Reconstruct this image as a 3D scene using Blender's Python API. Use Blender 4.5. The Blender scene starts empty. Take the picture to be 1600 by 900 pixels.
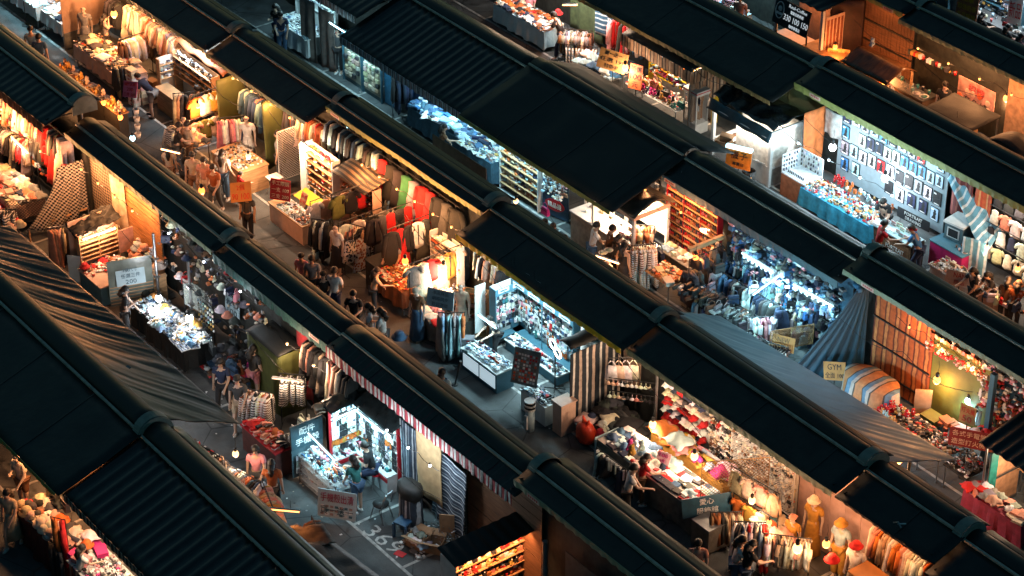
import bpy, bmesh, math, random
from mathutils import Vector, Matrix, noise
random.seed(11)
R = math.radians
scn = bpy.context.scene
COL = scn.collection
# ---------------------------------------------------------------- camera
# market axes: X runs along the rows of stalls, Y across them, Z up; metres
FOC, PIT, CAMH, AZ = 3760.0, R(32), 35.0, R(37)
CAMP = Vector((44.73, -33.71, CAMH))
cd = bpy.data.cameras.new('camera'); cam = bpy.data.objects.new('camera', cd); COL.objects.link(cam)
cam.location = CAMP; cam.rotation_euler = (math.pi/2 - PIT, 0, math.pi/2 - AZ)
cd.sensor_width = 36; cd.lens = 36*FOC/1600; cd.clip_start = 1; cd.clip_end = 2000
scn.camera = cam
# ---------------------------------------------------------------- light: late dusk sky, no direct sun left, lamps do the rest
scn.view_settings.view_transform = 'Standard'; scn.view_settings.look = 'None'
scn.view_settings.exposure = 0.0; scn.view_settings.gamma = 1.0
wd = bpy.data.worlds.new('World'); scn.world = wd; wd.use_nodes = True
nt = wd.node_tree; nt.nodes.clear()
sky = nt.nodes.new('ShaderNodeTexSky'); sky.sky_type = 'NISHITA'; sky.sun_disc = False
sky.sun_elevation = R(2.6); sky.sun_rotation = R(300); sky.ozone_density = 3.0
tint = nt.nodes.new('ShaderNodeMix'); tint.data_type = 'RGBA'; tint.blend_type = 'MULTIPLY'; tint.inputs[0].default_value = 1.0
tint.inputs[7].default_value = (0.62, 1.0, 0.82, 1)
bg = nt.nodes.new('ShaderNodeBackground'); bg.inputs[1].default_value = 0.15
wo = nt.nodes.new('ShaderNodeOutputWorld')
nt.links.new(sky.outputs[0], tint.inputs[6]); nt.links.new(tint.outputs[2], bg.inputs[0]); nt.links.new(bg.outputs[0], wo.inputs[0])
sd = bpy.data.lights.new('sun', 'SUN'); sd.energy = 0.012; sd.angle = R(10); sd.color = (0.55, 0.9, 1.0)
so = bpy.data.objects.new('sun', sd); COL.objects.link(so); so.rotation_euler = (R(50), 0, R(-60))
scn.cycles.use_denoising = True
scn.cycles.max_bounces = 5; scn.cycles.diffuse_bounces = 2; scn.cycles.glossy_bounces = 2; scn.cycles.transmission_bounces = 3; scn.cycles.transparent_max_bounces = 6
scn.cycles.sample_clamp_indirect = 3.0; scn.cycles.caustics_reflective = False; scn.cycles.caustics_refractive = False
LAMP = 4.2          # overall lamp power
# ---------------------------------------------------------------- reading positions off a level or an upright plane
_fw = Vector((-math.cos(AZ)*math.cos(PIT), math.sin(AZ)*math.cos(PIT), -math.sin(PIT)))
_rt = Vector((math.sin(AZ), math.cos(AZ), 0))
_up = Vector((-math.cos(AZ)*math.sin(PIT), math.sin(AZ)*math.sin(PIT), math.cos(PIT)))
YR = {0: -19.8, 1: -13.6, 2: -7.6, 3: -1.1, 4: 4.8, 5: 11.3, 6: 16.7, 7: 22.9}     # spine of each row of stalls
def _ray(px, py): return _fw + (px-800)/FOC*_rt + (450-py)/FOC*_up
def g(px, py, z=0.0):
    d = _ray(px, py); t = (z-CAMH)/d.z; return CAMP + d*t
def wy(px, py, r, d=0.0):                # point on the upright plane d metres in front of spine r
    q = _ray(px, py); t = (YR[r]-d-CAMP.y)/q.y; return CAMP + q*t
def wx(px, py, x):
    q = _ray(px, py); t = (x-CAMP.x)/q.x; return CAMP + q*t
# ---------------------------------------------------------------- materials
MATS = {}
def _new(name):
    m = bpy.data.materials.new(name); m.use_nodes = True
    n = m.node_tree; b = n.nodes['Principled BSDF']; return m, n, b
def N(n, t, **k):
    x = n.nodes.new(t)
    for a, v in k.items(): setattr(x, a, v)
    return x
def mat(name, col, rough=0.7, metal=0.0, var=0.35, scale=6.0, bump=0.25, bscale=None, stretch=None, trans=0.0):
    """one surface: a base colour worn by two sizes of noise, with a fine bump"""
    if name in MATS: return MATS[name]
    m, n, b = _new(name); L = n.links
    tc = N(n, 'ShaderNodeTexCoord'); mp = N(n, 'ShaderNodeMapping')
    if stretch: mp.inputs['Scale'].default_value = stretch
    L.new(tc.outputs['Object'], mp.inputs[0])
    n1 = N(n, 'ShaderNodeTexNoise'); n1.inputs['Scale'].default_value = scale; n1.inputs['Detail'].default_value = 6
    L.new(mp.outputs[0], n1.inputs[0])
    cr = N(n, 'ShaderNodeMapRange'); cr.inputs[1].default_value = 0.3; cr.inputs[2].default_value = 0.7
    cr.inputs[3].default_value = 1-var; cr.inputs[4].default_value = 1+var*0.6
    L.new(n1.outputs[0], cr.inputs[0])
    mx = N(n, 'ShaderNodeMix', data_type='RGBA', blend_type='MULTIPLY'); mx.inputs[0].default_value = 1
    mx.inputs[6].default_value = (*col, 1); L.new(cr.outputs[0], mx.inputs[7])
    L.new(mx.outputs[2], b.inputs['Base Color'])
    b.inputs['Roughness'].default_value = rough; b.inputs['Metallic'].default_value = metal
    if bump:
        n2 = N(n, 'ShaderNodeTexNoise'); n2.inputs['Scale'].default_value = bscale or scale*4; n2.inputs['Detail'].default_value = 4
        L.new(mp.outputs[0], n2.inputs[0])
        bp = N(n, 'ShaderNodeBump'); bp.inputs['Strength'].default_value = bump; bp.inputs['Distance'].default_value = 0.02
        L.new(n2.outputs[0], bp.inputs['Height']); L.new(bp.outputs[0], b.inputs['Normal'])
    if trans: b.inputs['Transmission Weight'].default_value = trans
    MATS[name] = m; return m
def tintmat(name, rough=0.9, metal=0.0, var=0.25, scale=9.0, bump=0.4, sheen=0.0, pattern=None):
    """base colour comes from each object's own colour, so alike pieces can share one mesh"""
    if name in MATS: return MATS[name]
    m = mat(name, (1, 1, 1), rough, metal, var, scale, bump); n = m.node_tree; L = n.links
    oi = N(n, 'ShaderNodeObjectInfo'); mx = [x for x in n.nodes if x.type == 'MIX'][0]
    if pattern:
        tc = [x for x in n.nodes if x.type == 'TEX_COORD'][0]
        if pattern == 'stripe':
            w = N(n, 'ShaderNodeTexWave', wave_type='BANDS', bands_direction='Z'); w.inputs['Scale'].default_value = 5
        elif pattern == 'print':
            w = N(n, 'ShaderNodeTexVoronoi'); w.inputs['Scale'].default_value = 14
        L.new(tc.outputs['Object'], w.inputs[0])
        r = N(n, 'ShaderNodeMapRange'); r.inputs[1].default_value = 0.42; r.inputs[2].default_value = 0.5
        L.new(w.outputs[1 if pattern == 'stripe' else 0], r.inputs[0])
        m2 = N(n, 'ShaderNodeMix', data_type='RGBA'); m2.inputs[7].default_value = (0.75, 0.72, 0.68, 1)
        L.new(r.outputs[0], m2.inputs[0]); L.new(oi.outputs['Color'], m2.inputs[6]); L.new(m2.outputs[2], mx.inputs[6])
    else: L.new(oi.outputs['Color'], mx.inputs[6])
    return m
def stripes(name, cols, axis=0, period=0.3, rough=0.8, widths=None, wob=0.012, bump=0.2, sharp=True):
    """woven stripes across one object axis"""
    if name in MATS: return MATS[name]
    m, n, b = _new(name); L = n.links
    tc = N(n, 'ShaderNodeTexCoord'); sp = N(n, 'ShaderNodeSeparateXYZ'); L.new(tc.outputs['Object'], sp.inputs[0])
    nz = N(n, 'ShaderNodeTexNoise'); nz.inputs['Scale'].default_value = 3; L.new(tc.outputs['Object'], nz.inputs[0])
    a = N(n, 'ShaderNodeMath', operation='MULTIPLY_ADD'); a.inputs[1].default_value = wob*4; L.new(nz.outputs[0], a.inputs[0]); L.new(sp.outputs[axis], a.inputs[2])
    d = N(n, 'ShaderNodeMath', operation='DIVIDE'); d.inputs[1].default_value = period; L.new(a.outputs[0], d.inputs[0])
    f = N(n, 'ShaderNodeMath', operation='FRACT'); L.new(d.outputs[0], f.inputs[0])
    cr = N(n, 'ShaderNodeValToRGB'); cr.color_ramp.interpolation = 'CONSTANT' if sharp else 'LINEAR'
    e = cr.color_ramp.elements; pos = widths or [i/len(cols) for i in range(len(cols))]
    e[0].position = 0; e[0].color = (*cols[0], 1); e[1].position = pos[1]; e[1].color = (*cols[1], 1)
    for i in range(2, len(cols)):
        x = e.new(pos[i]); x.color = (*cols[i], 1)
    L.new(f.outputs[0], cr.inputs[0])
    n1 = N(n, 'ShaderNodeTexNoise'); n1.inputs['Scale'].default_value = 7; n1.inputs['Detail'].default_value = 5; L.new(tc.outputs['Object'], n1.inputs[0])
    mr = N(n, 'ShaderNodeMapRange'); mr.inputs[1].default_value = .3; mr.inputs[2].default_value = .7; mr.inputs[3].default_value = .65; mr.inputs[4].default_value = 1.15
    L.new(n1.outputs[0], mr.inputs[0])
    mx = N(n, 'ShaderNodeMix', data_type='RGBA', blend_type='MULTIPLY'); mx.inputs[0].default_value = 1
    L.new(cr.outputs[0], mx.inputs[6]); L.new(mr.outputs[0], mx.inputs[7]); L.new(mx.outputs[2], b.inputs['Base Color'])
    b.inputs['Roughness'].default_value = rough
    if bump:
        bp = N(n, 'ShaderNodeBump'); bp.inputs['Strength'].default_value = bump; bp.inputs['Distance'].default_value = .02
        L.new(n1.outputs[0], bp.inputs['Height']); L.new(bp.outputs[0], b.inputs['Normal'])
    MATS[name] = m; return m
def checks(name, c1, c2, size, rot=45):
    if name in MATS: return MATS[name]
    m, n, b = _new(name); L = n.links
    tc = N(n, 'ShaderNodeTexCoord'); mp = N(n, 'ShaderNodeMapping'); mp.inputs['Rotation'].default_value = (0, R(rot), 0)
    L.new(tc.outputs['UV' if False else 'Object'], mp.inputs[0])
    sp = N(n, 'ShaderNodeSeparateXYZ'); L.new(mp.outputs[0], sp.inputs[0])
    cb = N(n, 'ShaderNodeCombineXYZ'); L.new(sp.outputs[0], cb.inputs[0]); L.new(sp.outputs[2], cb.inputs[1])
    ck = N(n, 'ShaderNodeTexChecker'); ck.inputs['Scale'].default_value = 1/size; ck.inputs[1].default_value = (*c1, 1); ck.inputs[2].default_value = (*c2, 1)
    L.new(cb.outputs[0], ck.inputs[0]); L.new(ck.outputs[0], b.inputs['Base Color']); b.inputs['Roughness'].default_value = .85
    MATS[name] = m; return m
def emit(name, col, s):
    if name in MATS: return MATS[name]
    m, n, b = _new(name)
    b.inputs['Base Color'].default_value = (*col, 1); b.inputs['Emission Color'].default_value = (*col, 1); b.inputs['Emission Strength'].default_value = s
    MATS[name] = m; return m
def glass(name, col=(0.9, 0.97, 1), alpha=0.18):
    if name in MATS: return MATS[name]
    m, n, b = _new(name)
    b.inputs['Base Color'].default_value = (*col, 1); b.inputs['Roughness'].default_value = 0.08; b.inputs['Alpha'].default_value = alpha
    MATS[name] = m; return m
WARM, AMBER, COOL, NEUT = (1.0, 0.42, 0.16), (1.0, 0.33, 0.09), (0.48, 0.87, 1.0), (1.0, 0.66, 0.42)
cloth = tintmat('dyed_cloth'); clothS = tintmat('striped_cloth', pattern='stripe'); clothP = tintmat('printed_cloth', pattern='print')
plastic = tintmat('coloured_plastic', rough=.35, bump=0.05, var=.1); paper = tintmat('coloured_card', rough=.75, bump=.1, var=.12)
steel = mat('brushed_steel', (.32, .33, .34), .35, .9, var=.2); darkmetal = mat('dark_metal', (.03, .032, .034), .5, .5)
wood = mat('planed_wood', (.30, .15, .06), .6, var=.5, scale=3, stretch=(1, 1, 8)); woodL = mat('pale_wood', (.48, .27, .13), .6, var=.35, scale=3, stretch=(1, 1, 6))
white = mat('white_paint', (.62, .63, .62), .5, var=.12); peach = mat('peach_laminate', (.62, .42, .32), .5, var=.12)
black = mat('black_vinyl', (.010, .012, .012), .65, var=.4); greycloth = mat('grey_sheet', (.16, .15, .13), .85)
skinm = tintmat('skin', rough=.55, bump=.05, var=.08); hairm = mat('hair', (.012, .009, .007), .5, bump=.5, bscale=90)
ink = mat('black_ink', (.012, .012, .014), .7, bump=0); inkred = mat('red_ink', (.45, .02, .02), .7, bump=0); inkwhite = mat('white_ink', (.8, .8, .78), .7, bump=0)
card = mat('brown_cardboard', (.33, .20, .11), .85, var=.25)
# ---------------------------------------------------------------- mesh building
class MB:
    def __init__(s): s.v = []; s.f = []; s.m = []
    def add(s, vs, fs, m=0, M=None):
        o = len(s.v); s.v += [tuple(M @ Vector(v)) if M else tuple(v) for v in vs]
        s.f += [tuple(i+o for i in f) for f in fs]; s.m += [m]*len(fs); return s
    def box(s, a, b, m=0, M=None, taper=0):
        (x0, y0, z0), (x1, y1, z1) = a, b; t = taper
        return s.add([(x0, y0, z0), (x1, y0, z0), (x1, y1, z0), (x0, y1, z0), (x0+t, y0+t, z1), (x1-t, y0+t, z1), (x1-t, y1-t, z1), (x0+t, y1-t, z1)],
                     [(0, 3, 2, 1), (4, 5, 6, 7), (0, 1, 5, 4), (1, 2, 6, 5), (2, 3, 7, 6), (3, 0, 4, 7)], m, M)
    def tube(s, pts, r, n=6, m=0, M=None, caps=True):
        pts = [Vector(p) for p in pts]; k = len(pts); rs = r if isinstance(r, (list, tuple)) else [r]*k
        vs = []; fs = []
        for i, p in enumerate(pts):
            d = (pts[min(i+1, k-1)]-pts[max(i-1, 0)]).normalized()
            a = d.cross(Vector((0, 0, 1)) if abs(d.z) < .95 else Vector((1, 0, 0))).normalized(); b = d.cross(a)
            for j in range(n):
                t = 2*math.pi*j/n; vs.append(p+rs[i]*(a*math.cos(t)+b*math.sin(t)))
        for i in range(k-1):
            for j in range(n): fs.append((i*n+j, i*n+(j+1) % n, (i+1)*n+(j+1) % n, (i+1)*n+j))
        if caps: fs += [tuple(range(n)), tuple(range((k-1)*n, k*n))[::-1]]
        return s.add(vs, fs, m, M)
    def lathe(s, prof, n=10, m=0, M=None, sx=1, sy=1):
        vs = []; fs = []
        for r, z in prof:
            for j in range(n): t = 2*math.pi*j/n; vs.append((r*math.cos(t)*sx, r*math.sin(t)*sy, z))
        for i in range(len(prof)-1):
            for j in range(n): fs.append((i*n+j, i*n+(j+1) % n, (i+1)*n+(j+1) % n, (i+1)*n+j))
        if prof[0][0] > 1e-4: fs.append(tuple(range(n))[::-1])
        if prof[-1][0] > 1e-4: fs.append(tuple(range((len(prof)-1)*n, len(prof)*n)))
        return s.add(vs, fs, m, M)
    def ball(s, c, r, n=8, m=0, sx=1, sy=1, sz=1):
        k = max(4, n//2+1); pr = [(max(1e-5, math.sin(math.pi*i/k))*r, -math.cos(math.pi*i/k)*r*sz) for i in range(k+1)]
        return s.lathe(pr, n, m, Matrix.Translation(Vector(c)), sx, sy)
    def sheet(s, fn, nu, nv, th=0.02, m=0):
        """a cloth or board of real thickness: fn(u, v) -> point, u and v in 0..1"""
        P = [[Vector(fn(i/nu, j/nv)) for j in range(nv+1)] for i in range(nu+1)]; W = nv+1; K = (nu+1)*W
        vs = []; lo = []
        for i in range(nu+1):
            for j in range(nv+1):
                a = P[min(i+1, nu)][j]-P[max(i-1, 0)][j]; b = P[i][min(j+1, nv)]-P[i][max(j-1, 0)]
                q = a.cross(b); q = q.normalized() if q.length > 1e-9 else Vector((0, 0, 1))
                vs.append(P[i][j]+q*th/2); lo.append(P[i][j]-q*th/2)
        fs = []
        for i in range(nu):
            for j in range(nv):
                a = i*W+j; fs.append((a, a+W, a+W+1, a+1)); fs.append((a+K, a+K+1, a+K+W+1, a+K+W))
        for i in range(nu):
            for j in (0, nv):
                a = i*W+j; q = (a, a+K, a+K+W, a+W); fs.append(q if j == 0 else q[::-1])
        for j in range(nv):
            for i in (0, nu):
                a = i*W+j; q = (a, a+1, a+K+1, a+K); fs.append(q if i == 0 else q[::-1])
        return s.add(vs+lo, fs, m)
    def prism(s, poly, y0, y1, m=0, M=None):
        """outline in X and Z given depth along Y"""
        n = len(poly); vs = [(x, y0, z) for x, z in poly]+[(x, y1, z) for x, z in poly]
        fs = [tuple(range(n)), tuple(range(n, 2*n))[::-1]]+[(i, i+n, (i+1) % n+n, (i+1) % n) for i in range(n)]
        return s.add(vs, fs, m, M)
    def mesh(s, name, mats, smooth=False):
        me = bpy.data.meshes.new(name); me.from_pydata(s.v, [], s.f)
        for q in (mats if isinstance(mats, (list, tuple)) else [mats]): me.materials.append(q)
        me.polygons.foreach_set('material_index', s.m)
        if smooth: me.polygons.foreach_set('use_smooth', [True]*len(s.f))
        me.update(); return me
def fixn(me):
    b = bmesh.new(); b.from_mesh(me); bmesh.ops.recalc_face_normals(b, faces=b.faces); b.to_mesh(me); b.free(); return me
def link(name, me, parent=None, loc=None, rz=0, col=None, rot=None, scale=None):
    o = bpy.data.objects.new(name, me); COL.objects.link(o)
    if parent: o.parent = parent
    if loc is not None: o.location = loc
    if rot: o.rotation_euler = rot
    elif rz: o.rotation_euler = (0, 0, rz)
    if scale is not None: o.scale = scale if hasattr(scale, '__len__') else (scale,)*3
    if col: o.color = (*col, 1)
    return o
def tag(o, label, cat, group=None, kind=None):
    o['label'] = label; o['category'] = cat
    if group: o['group'] = group
    o['kind'] = kind or 'thing'
    return o
def thing(name, label, cat, loc, rz=0, group=None):
    return tag(link(name, None, None, loc, rz), label, cat, group)
def part(name, mb, mats, parent, smooth=False, **k):
    return link(name, fixn(mb.mesh(name, mats, smooth)), parent, **k)
CACHE = {}
def shape(key, fn):
    if key not in CACHE: CACHE[key] = fn()
    return CACHE[key]
# ---------------------------------------------------------------- ground
def build_ground():
    m = MB(); m.add([(-400, -400, 0), (400, -400, 0), (400, 400, 0), (-400, 400, 0)], [(0, 1, 2, 3)])
    a = mat('asphalt', (.098, .106, .108), .7, var=.45, scale=1.3, bump=.5, bscale=70); n = a.node_tree; b = n.nodes['Principled BSDF']
    src = b.inputs['Base Color'].links[0].from_socket; tc = [x for x in n.nodes if x.type == 'TEX_COORD'][0]
    v = N(n, 'ShaderNodeTexVoronoi', feature='DISTANCE_TO_EDGE'); v.inputs['Scale'].default_value = .55; n.links.new(tc.outputs['Object'], v.inputs[0])
    cr = N(n, 'ShaderNodeMapRange'); cr.inputs[2].default_value = .012; cr.inputs[3].default_value = .35; n.links.new(v.outputs[0], cr.inputs[0])
    w = N(n, 'ShaderNodeTexNoise'); w.inputs['Scale'].default_value = 3.2; w.inputs['Detail'].default_value = 8; w.inputs['Roughness'].default_value = .7; n.links.new(tc.outputs['Object'], w.inputs[0])
    st = N(n, 'ShaderNodeMapRange'); st.inputs[1].default_value = .52; st.inputs[2].default_value = .62; st.inputs[3].default_value = 1; st.inputs[4].default_value = .45; n.links.new(w.outputs[0], st.inputs[0])
    for q in (cr, st):
        x = N(n, 'ShaderNodeMix', data_type='RGBA', blend_type='MULTIPLY'); x.inputs[0].default_value = 1; n.links.new(src, x.inputs[6]); n.links.new(q.outputs[0], x.inputs[7]); src = x.outputs[2]
    n.links.new(src, b.inputs['Base Color']); n.links.new(st.outputs[0], b.inputs['Roughness'])
    o = link('ground', m.mesh('ground', a)); o['kind'] = 'structure'
    lp = mat('worn_white_paint', (.42, .42, .40), .7, var=.6, scale=5)
    for r in range(1, 8):
        m = MB(); y = YR[r]-1.8; z = .005
        def strip(x0, y0, x1, y1): m.box((x0, y0, z), (x1, y1, z+.003))
        strip(-26, y-.04, 26, y+.04)
        for k in range(-12, 13):
            x = 6.2+2.03*k; strip(x-.04, y+.041, x+.04, YR[r]-.4)
        o = link('bay_markings', m.mesh('bay_markings', lp)); o['kind'] = 'structure'
build_ground()
TMP = bpy.data.scenes.new('workbench')
def baked(o):
    TMP.collection.objects.link(o)
    with bpy.context.temp_override(scene=TMP, view_layer=TMP.view_layers[0]):
        dg = bpy.context.evaluated_depsgraph_get(); me = bpy.data.meshes.new_from_object(o.evaluated_get(dg))
    d = o.data; bpy.data.objects.remove(o)
    (bpy.data.curves if isinstance(d, bpy.types.Curve) else bpy.data.meshes).remove(d); return me
def lettering(parent, txt, w, h, m, loc, rot, depth=.004, name='lettering', fit=True):
    """raised characters fitted into a w x h field"""
    c = bpy.data.curves.new('txt', 'FONT'); c.body = txt; c.align_x = 'CENTER'; c.align_y = 'CENTER'; c.size = 1; c.extrude = .01; c.resolution_u = 2
    me = baked(bpy.data.objects.new('txt', c))
    if not me.vertices: return None
    xs = [v.co.x for v in me.vertices]; ys = [v.co.y for v in me.vertices]
    sx = w/max(1e-3, max(xs)-min(xs)); sy = h/max(1e-3, max(ys)-min(ys)); cx = (max(xs)+min(xs))/2; cy = (max(ys)+min(ys))/2
    for v in me.vertices: v.co = Vector(((v.co.x-cx)*sx, (v.co.y-cy)*sy, v.co.z*depth/.01+depth))
    me.materials.clear(); me.materials.append(m)
    return link(name, me, parent, loc, rot=rot)
# ---------------------------------------------------------------- awnings: a row is a chain of them, each on its own posts
VINYL = mat('dark_green_vinyl', (.0075, .0095, .0075), .55, var=.8, scale=2.2, bump=.45, bscale=5)
VINYLB = mat('black_green_vinyl', (.0045, .006, .005), .6, var=.35, scale=1.2, bump=.3, bscale=2.5)
CORR = stripes('ribbed_dark_sheet', [(.004, .005, .005), (.017, .019, .017), (.006, .007, .006)], 0, .34, .42, widths=[0, .55, .85])
CORRB = stripes('ribbed_black_sheet', [(.004, .005, .005), (.012, .013, .013)], 0, .22, .5, widths=[0, .6])
REDST = stripes('dark_red_striped_sheet', [(.012, .014, .014), (.05, .008, .014), (.014, .016, .016), (.03, .03, .03)], 0, .42, .6, widths=[0, .45, .6, .9])
OLIVE = mat('olive_fascia', (.23, .25, .07), .6, var=.2); GREYG = mat('grey_green_fascia', (.20, .25, .165), .6, var=.2)
TEALV = stripes('teal_pleated_valance', [(.02, .10, .09), (.01, .055, .05)], 0, .06, .8)
YELV = mat('yellow_fascia', (.70, .50, .02), .5, var=.15); BLUEV = mat('blue_grey_fascia', (.09, .16, .19), .6, var=.2)
BROWNV = stripes('brown_fringe', [(.22, .085, .04), (.10, .035, .018)], 0, .08, .85)
TANV = stripes('tan_black_valance', [(.30, .24, .17), (.015, .015, .016), (.16, .13, .10)], 0, .16, .85, widths=[0, .45, .85])
REDV = stripes('red_white_valance', [(.36, .01, .025), (.55, .52, .50), (.30, .01, .02), (.6, .57, .55), (.12, .01, .015)], 0, .34, .8, widths=[0, .28, .5, .66, .9])
GREYV = stripes('grey_white_red_valance', [(.5, .5, .5), (.05, .05, .06), (.42, .36, .34), (.22, .05, .05)], 0, .22, .8, widths=[0, .4, .6, .88])
BRST = stripes('brown_striped_cloth', [(.34, .20, .12), (.03, .022, .02), (.42, .30, .21), (.10, .055, .04)], 0, .28, .85, widths=[0, .38, .55, .85])
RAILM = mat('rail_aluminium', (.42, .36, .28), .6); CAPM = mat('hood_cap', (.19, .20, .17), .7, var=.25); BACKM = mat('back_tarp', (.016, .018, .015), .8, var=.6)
PLATE = mat('number_plate', (.55, .40, .34), .5)
SEAM = mat('seam_tape', (.011, .012, .010), .5)
def nz(x, y, z=0): return noise.noise(Vector((x, y, z)))
def awning(r, x0, x1, d, label, top=VINYL, fascia=OLIVE, vh=.16, dz=0.0, ribs=0.0, caps='', hood=.62, far=.3, posts=True, slope=1/3, hr=.16, back=True, plate=False, sag=.02):
    y0 = YR[r]; zt = 3.2+dz; ze = zt-d*slope; w = x1-x0
    t = thing('awning', label, 'awning', ((x0+x1)/2, y0, 0), 0, 'awnings roofing the market rows')
    h = w/2; sd_ = random.random()*90
    m = MB(); nu = max(8, int(w*(12 if ribs else 3)))
    def top_fn(u, v):
        x = -h+u*(w+.11); y = -v*d; z = zt-v*d*slope-sag*math.sin(math.pi*v)*(1+nz(x*.6+sd_, v*2))
        z += v*(.035*nz(x*.45+sd_, 7)-.02*math.sin(math.pi*u))
        if ribs: z += ribs*math.sin(x/.34*2*math.pi)
        else: z += .014*nz(x*1.3+sd_, v*3, 5)*d
        return (x, y, z)
    m.sheet(top_fn, nu, 6, .015); part('canopy', m, top, t, True)
    if not ribs and d > .3:
        for k in range(int(w/2.3)):
            a = (k+.75)/(w/2.3); m = MB(); m.sheet(lambda u, v: (lambda q: (q[0], q[1], q[2]+.014))(top_fn(a+(u-.5)*.035/w, .02+.96*v)), 1, 6, .008); part('seam', m, SEAM, t)
    if vh:
        m = MB(); n = max(8, int(w*9))
        m.sheet(lambda u, v: (-h+u*w, -d-.012+.018*v*math.sin(u*w*21+sd_)+.01*nz(u*w*2, v), ze+.01+.035*nz((-h+u*w)*.45+sd_, 7)-.02*math.sin(math.pi*u)-v*vh*(1+.06*math.sin(u*w*17))), n, 2, .012)
        part('valance', m, fascia, t)
    m = MB(); m.box((-h, -.03, zt), (h, .03, zt+.05)); part('rail', m, RAILM, t)
    k = 10; prof = [(.04+(hood-.04)*i/k, zt+.0+hr*math.sin(math.pi*(i/k))**.7-.05*i/k) for i in range(k+1)]
    m = MB(); m.sheet(lambda u, v: (-h+u*w, *prof[int(round(v*k))]), max(4, int(w*2)), k, .012); part('hood', m, VINYLB, t, True)
    if far:
        m = MB(); zf = zt-.05
        m.sheet(lambda u, v: (-h+u*w, hood+.01+v*far, zf-v*far*.4+.012*nz(u*w*2+sd_, v*3)), max(6, int(w*2)), 3, .015); part('back_canopy', m, VINYLB if not ribs else top, t, True)
    for c in caps:                                   # collar closing the hood where the next awning sits lower
        s = h if c == 'e' else -h; q = 1 if c == 'e' else -1
        pc_ = [(-.06+(hood+.16)*i/k, zt-.03+(hr+.09)*math.sin(math.pi*i/k)**.6-.05*i/k) for i in range(k+1)]
        m = MB(); m.sheet(lambda u, v: (s+q*(.26*u-.22), *pc_[int(round(v*k))]), 2, k, .014); part('end_collar', m, CAPM, t)
        m = MB(); p = pc_+[(hood+.1, zt-.34), (-.06, zt-.3)]
        m.prism(p, 0, .03, 0, Matrix(((0, 1, 0, s+q*.045), (1, 0, 0, 0), (0, 0, 1, -.012), (0, 0, 0, 1)))); part('end_cap', m, CAPM, t)
    if posts:
        for s in (-h+.12, h-.12):
            m = MB(); m.tube([(s, .3, 0), (s, .3, zt)], .035, 6); m.box((s-.07, .23, 0), (s+.07, .37, .03)); po = part('post', m, steel, t)
            m = MB(); m.tube([(s, .3, zt-.35), (s, -d*.85, ze+.25*slope-.02)], .018, 5); part('arm', m, darkmetal, po)
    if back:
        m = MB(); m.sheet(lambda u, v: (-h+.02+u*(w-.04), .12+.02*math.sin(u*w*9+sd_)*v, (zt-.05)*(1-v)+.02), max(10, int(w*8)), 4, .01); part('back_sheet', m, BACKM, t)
    if plate:
        for px_ in plate:
            m = MB(); m.box((px_-.22, -d-.035, ze-.13), (px_+.22, -d-.022, ze-.02)); pl = part('number_plate', m, PLATE, t)
            for q in range(5): m = MB(); m.box((px_-.16+q*.07, -d-.04, ze-.1), (px_-.12+q*.07, -d-.036, ze-.05)); part('plate_mark', m, inkred, pl)
    return t
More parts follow.
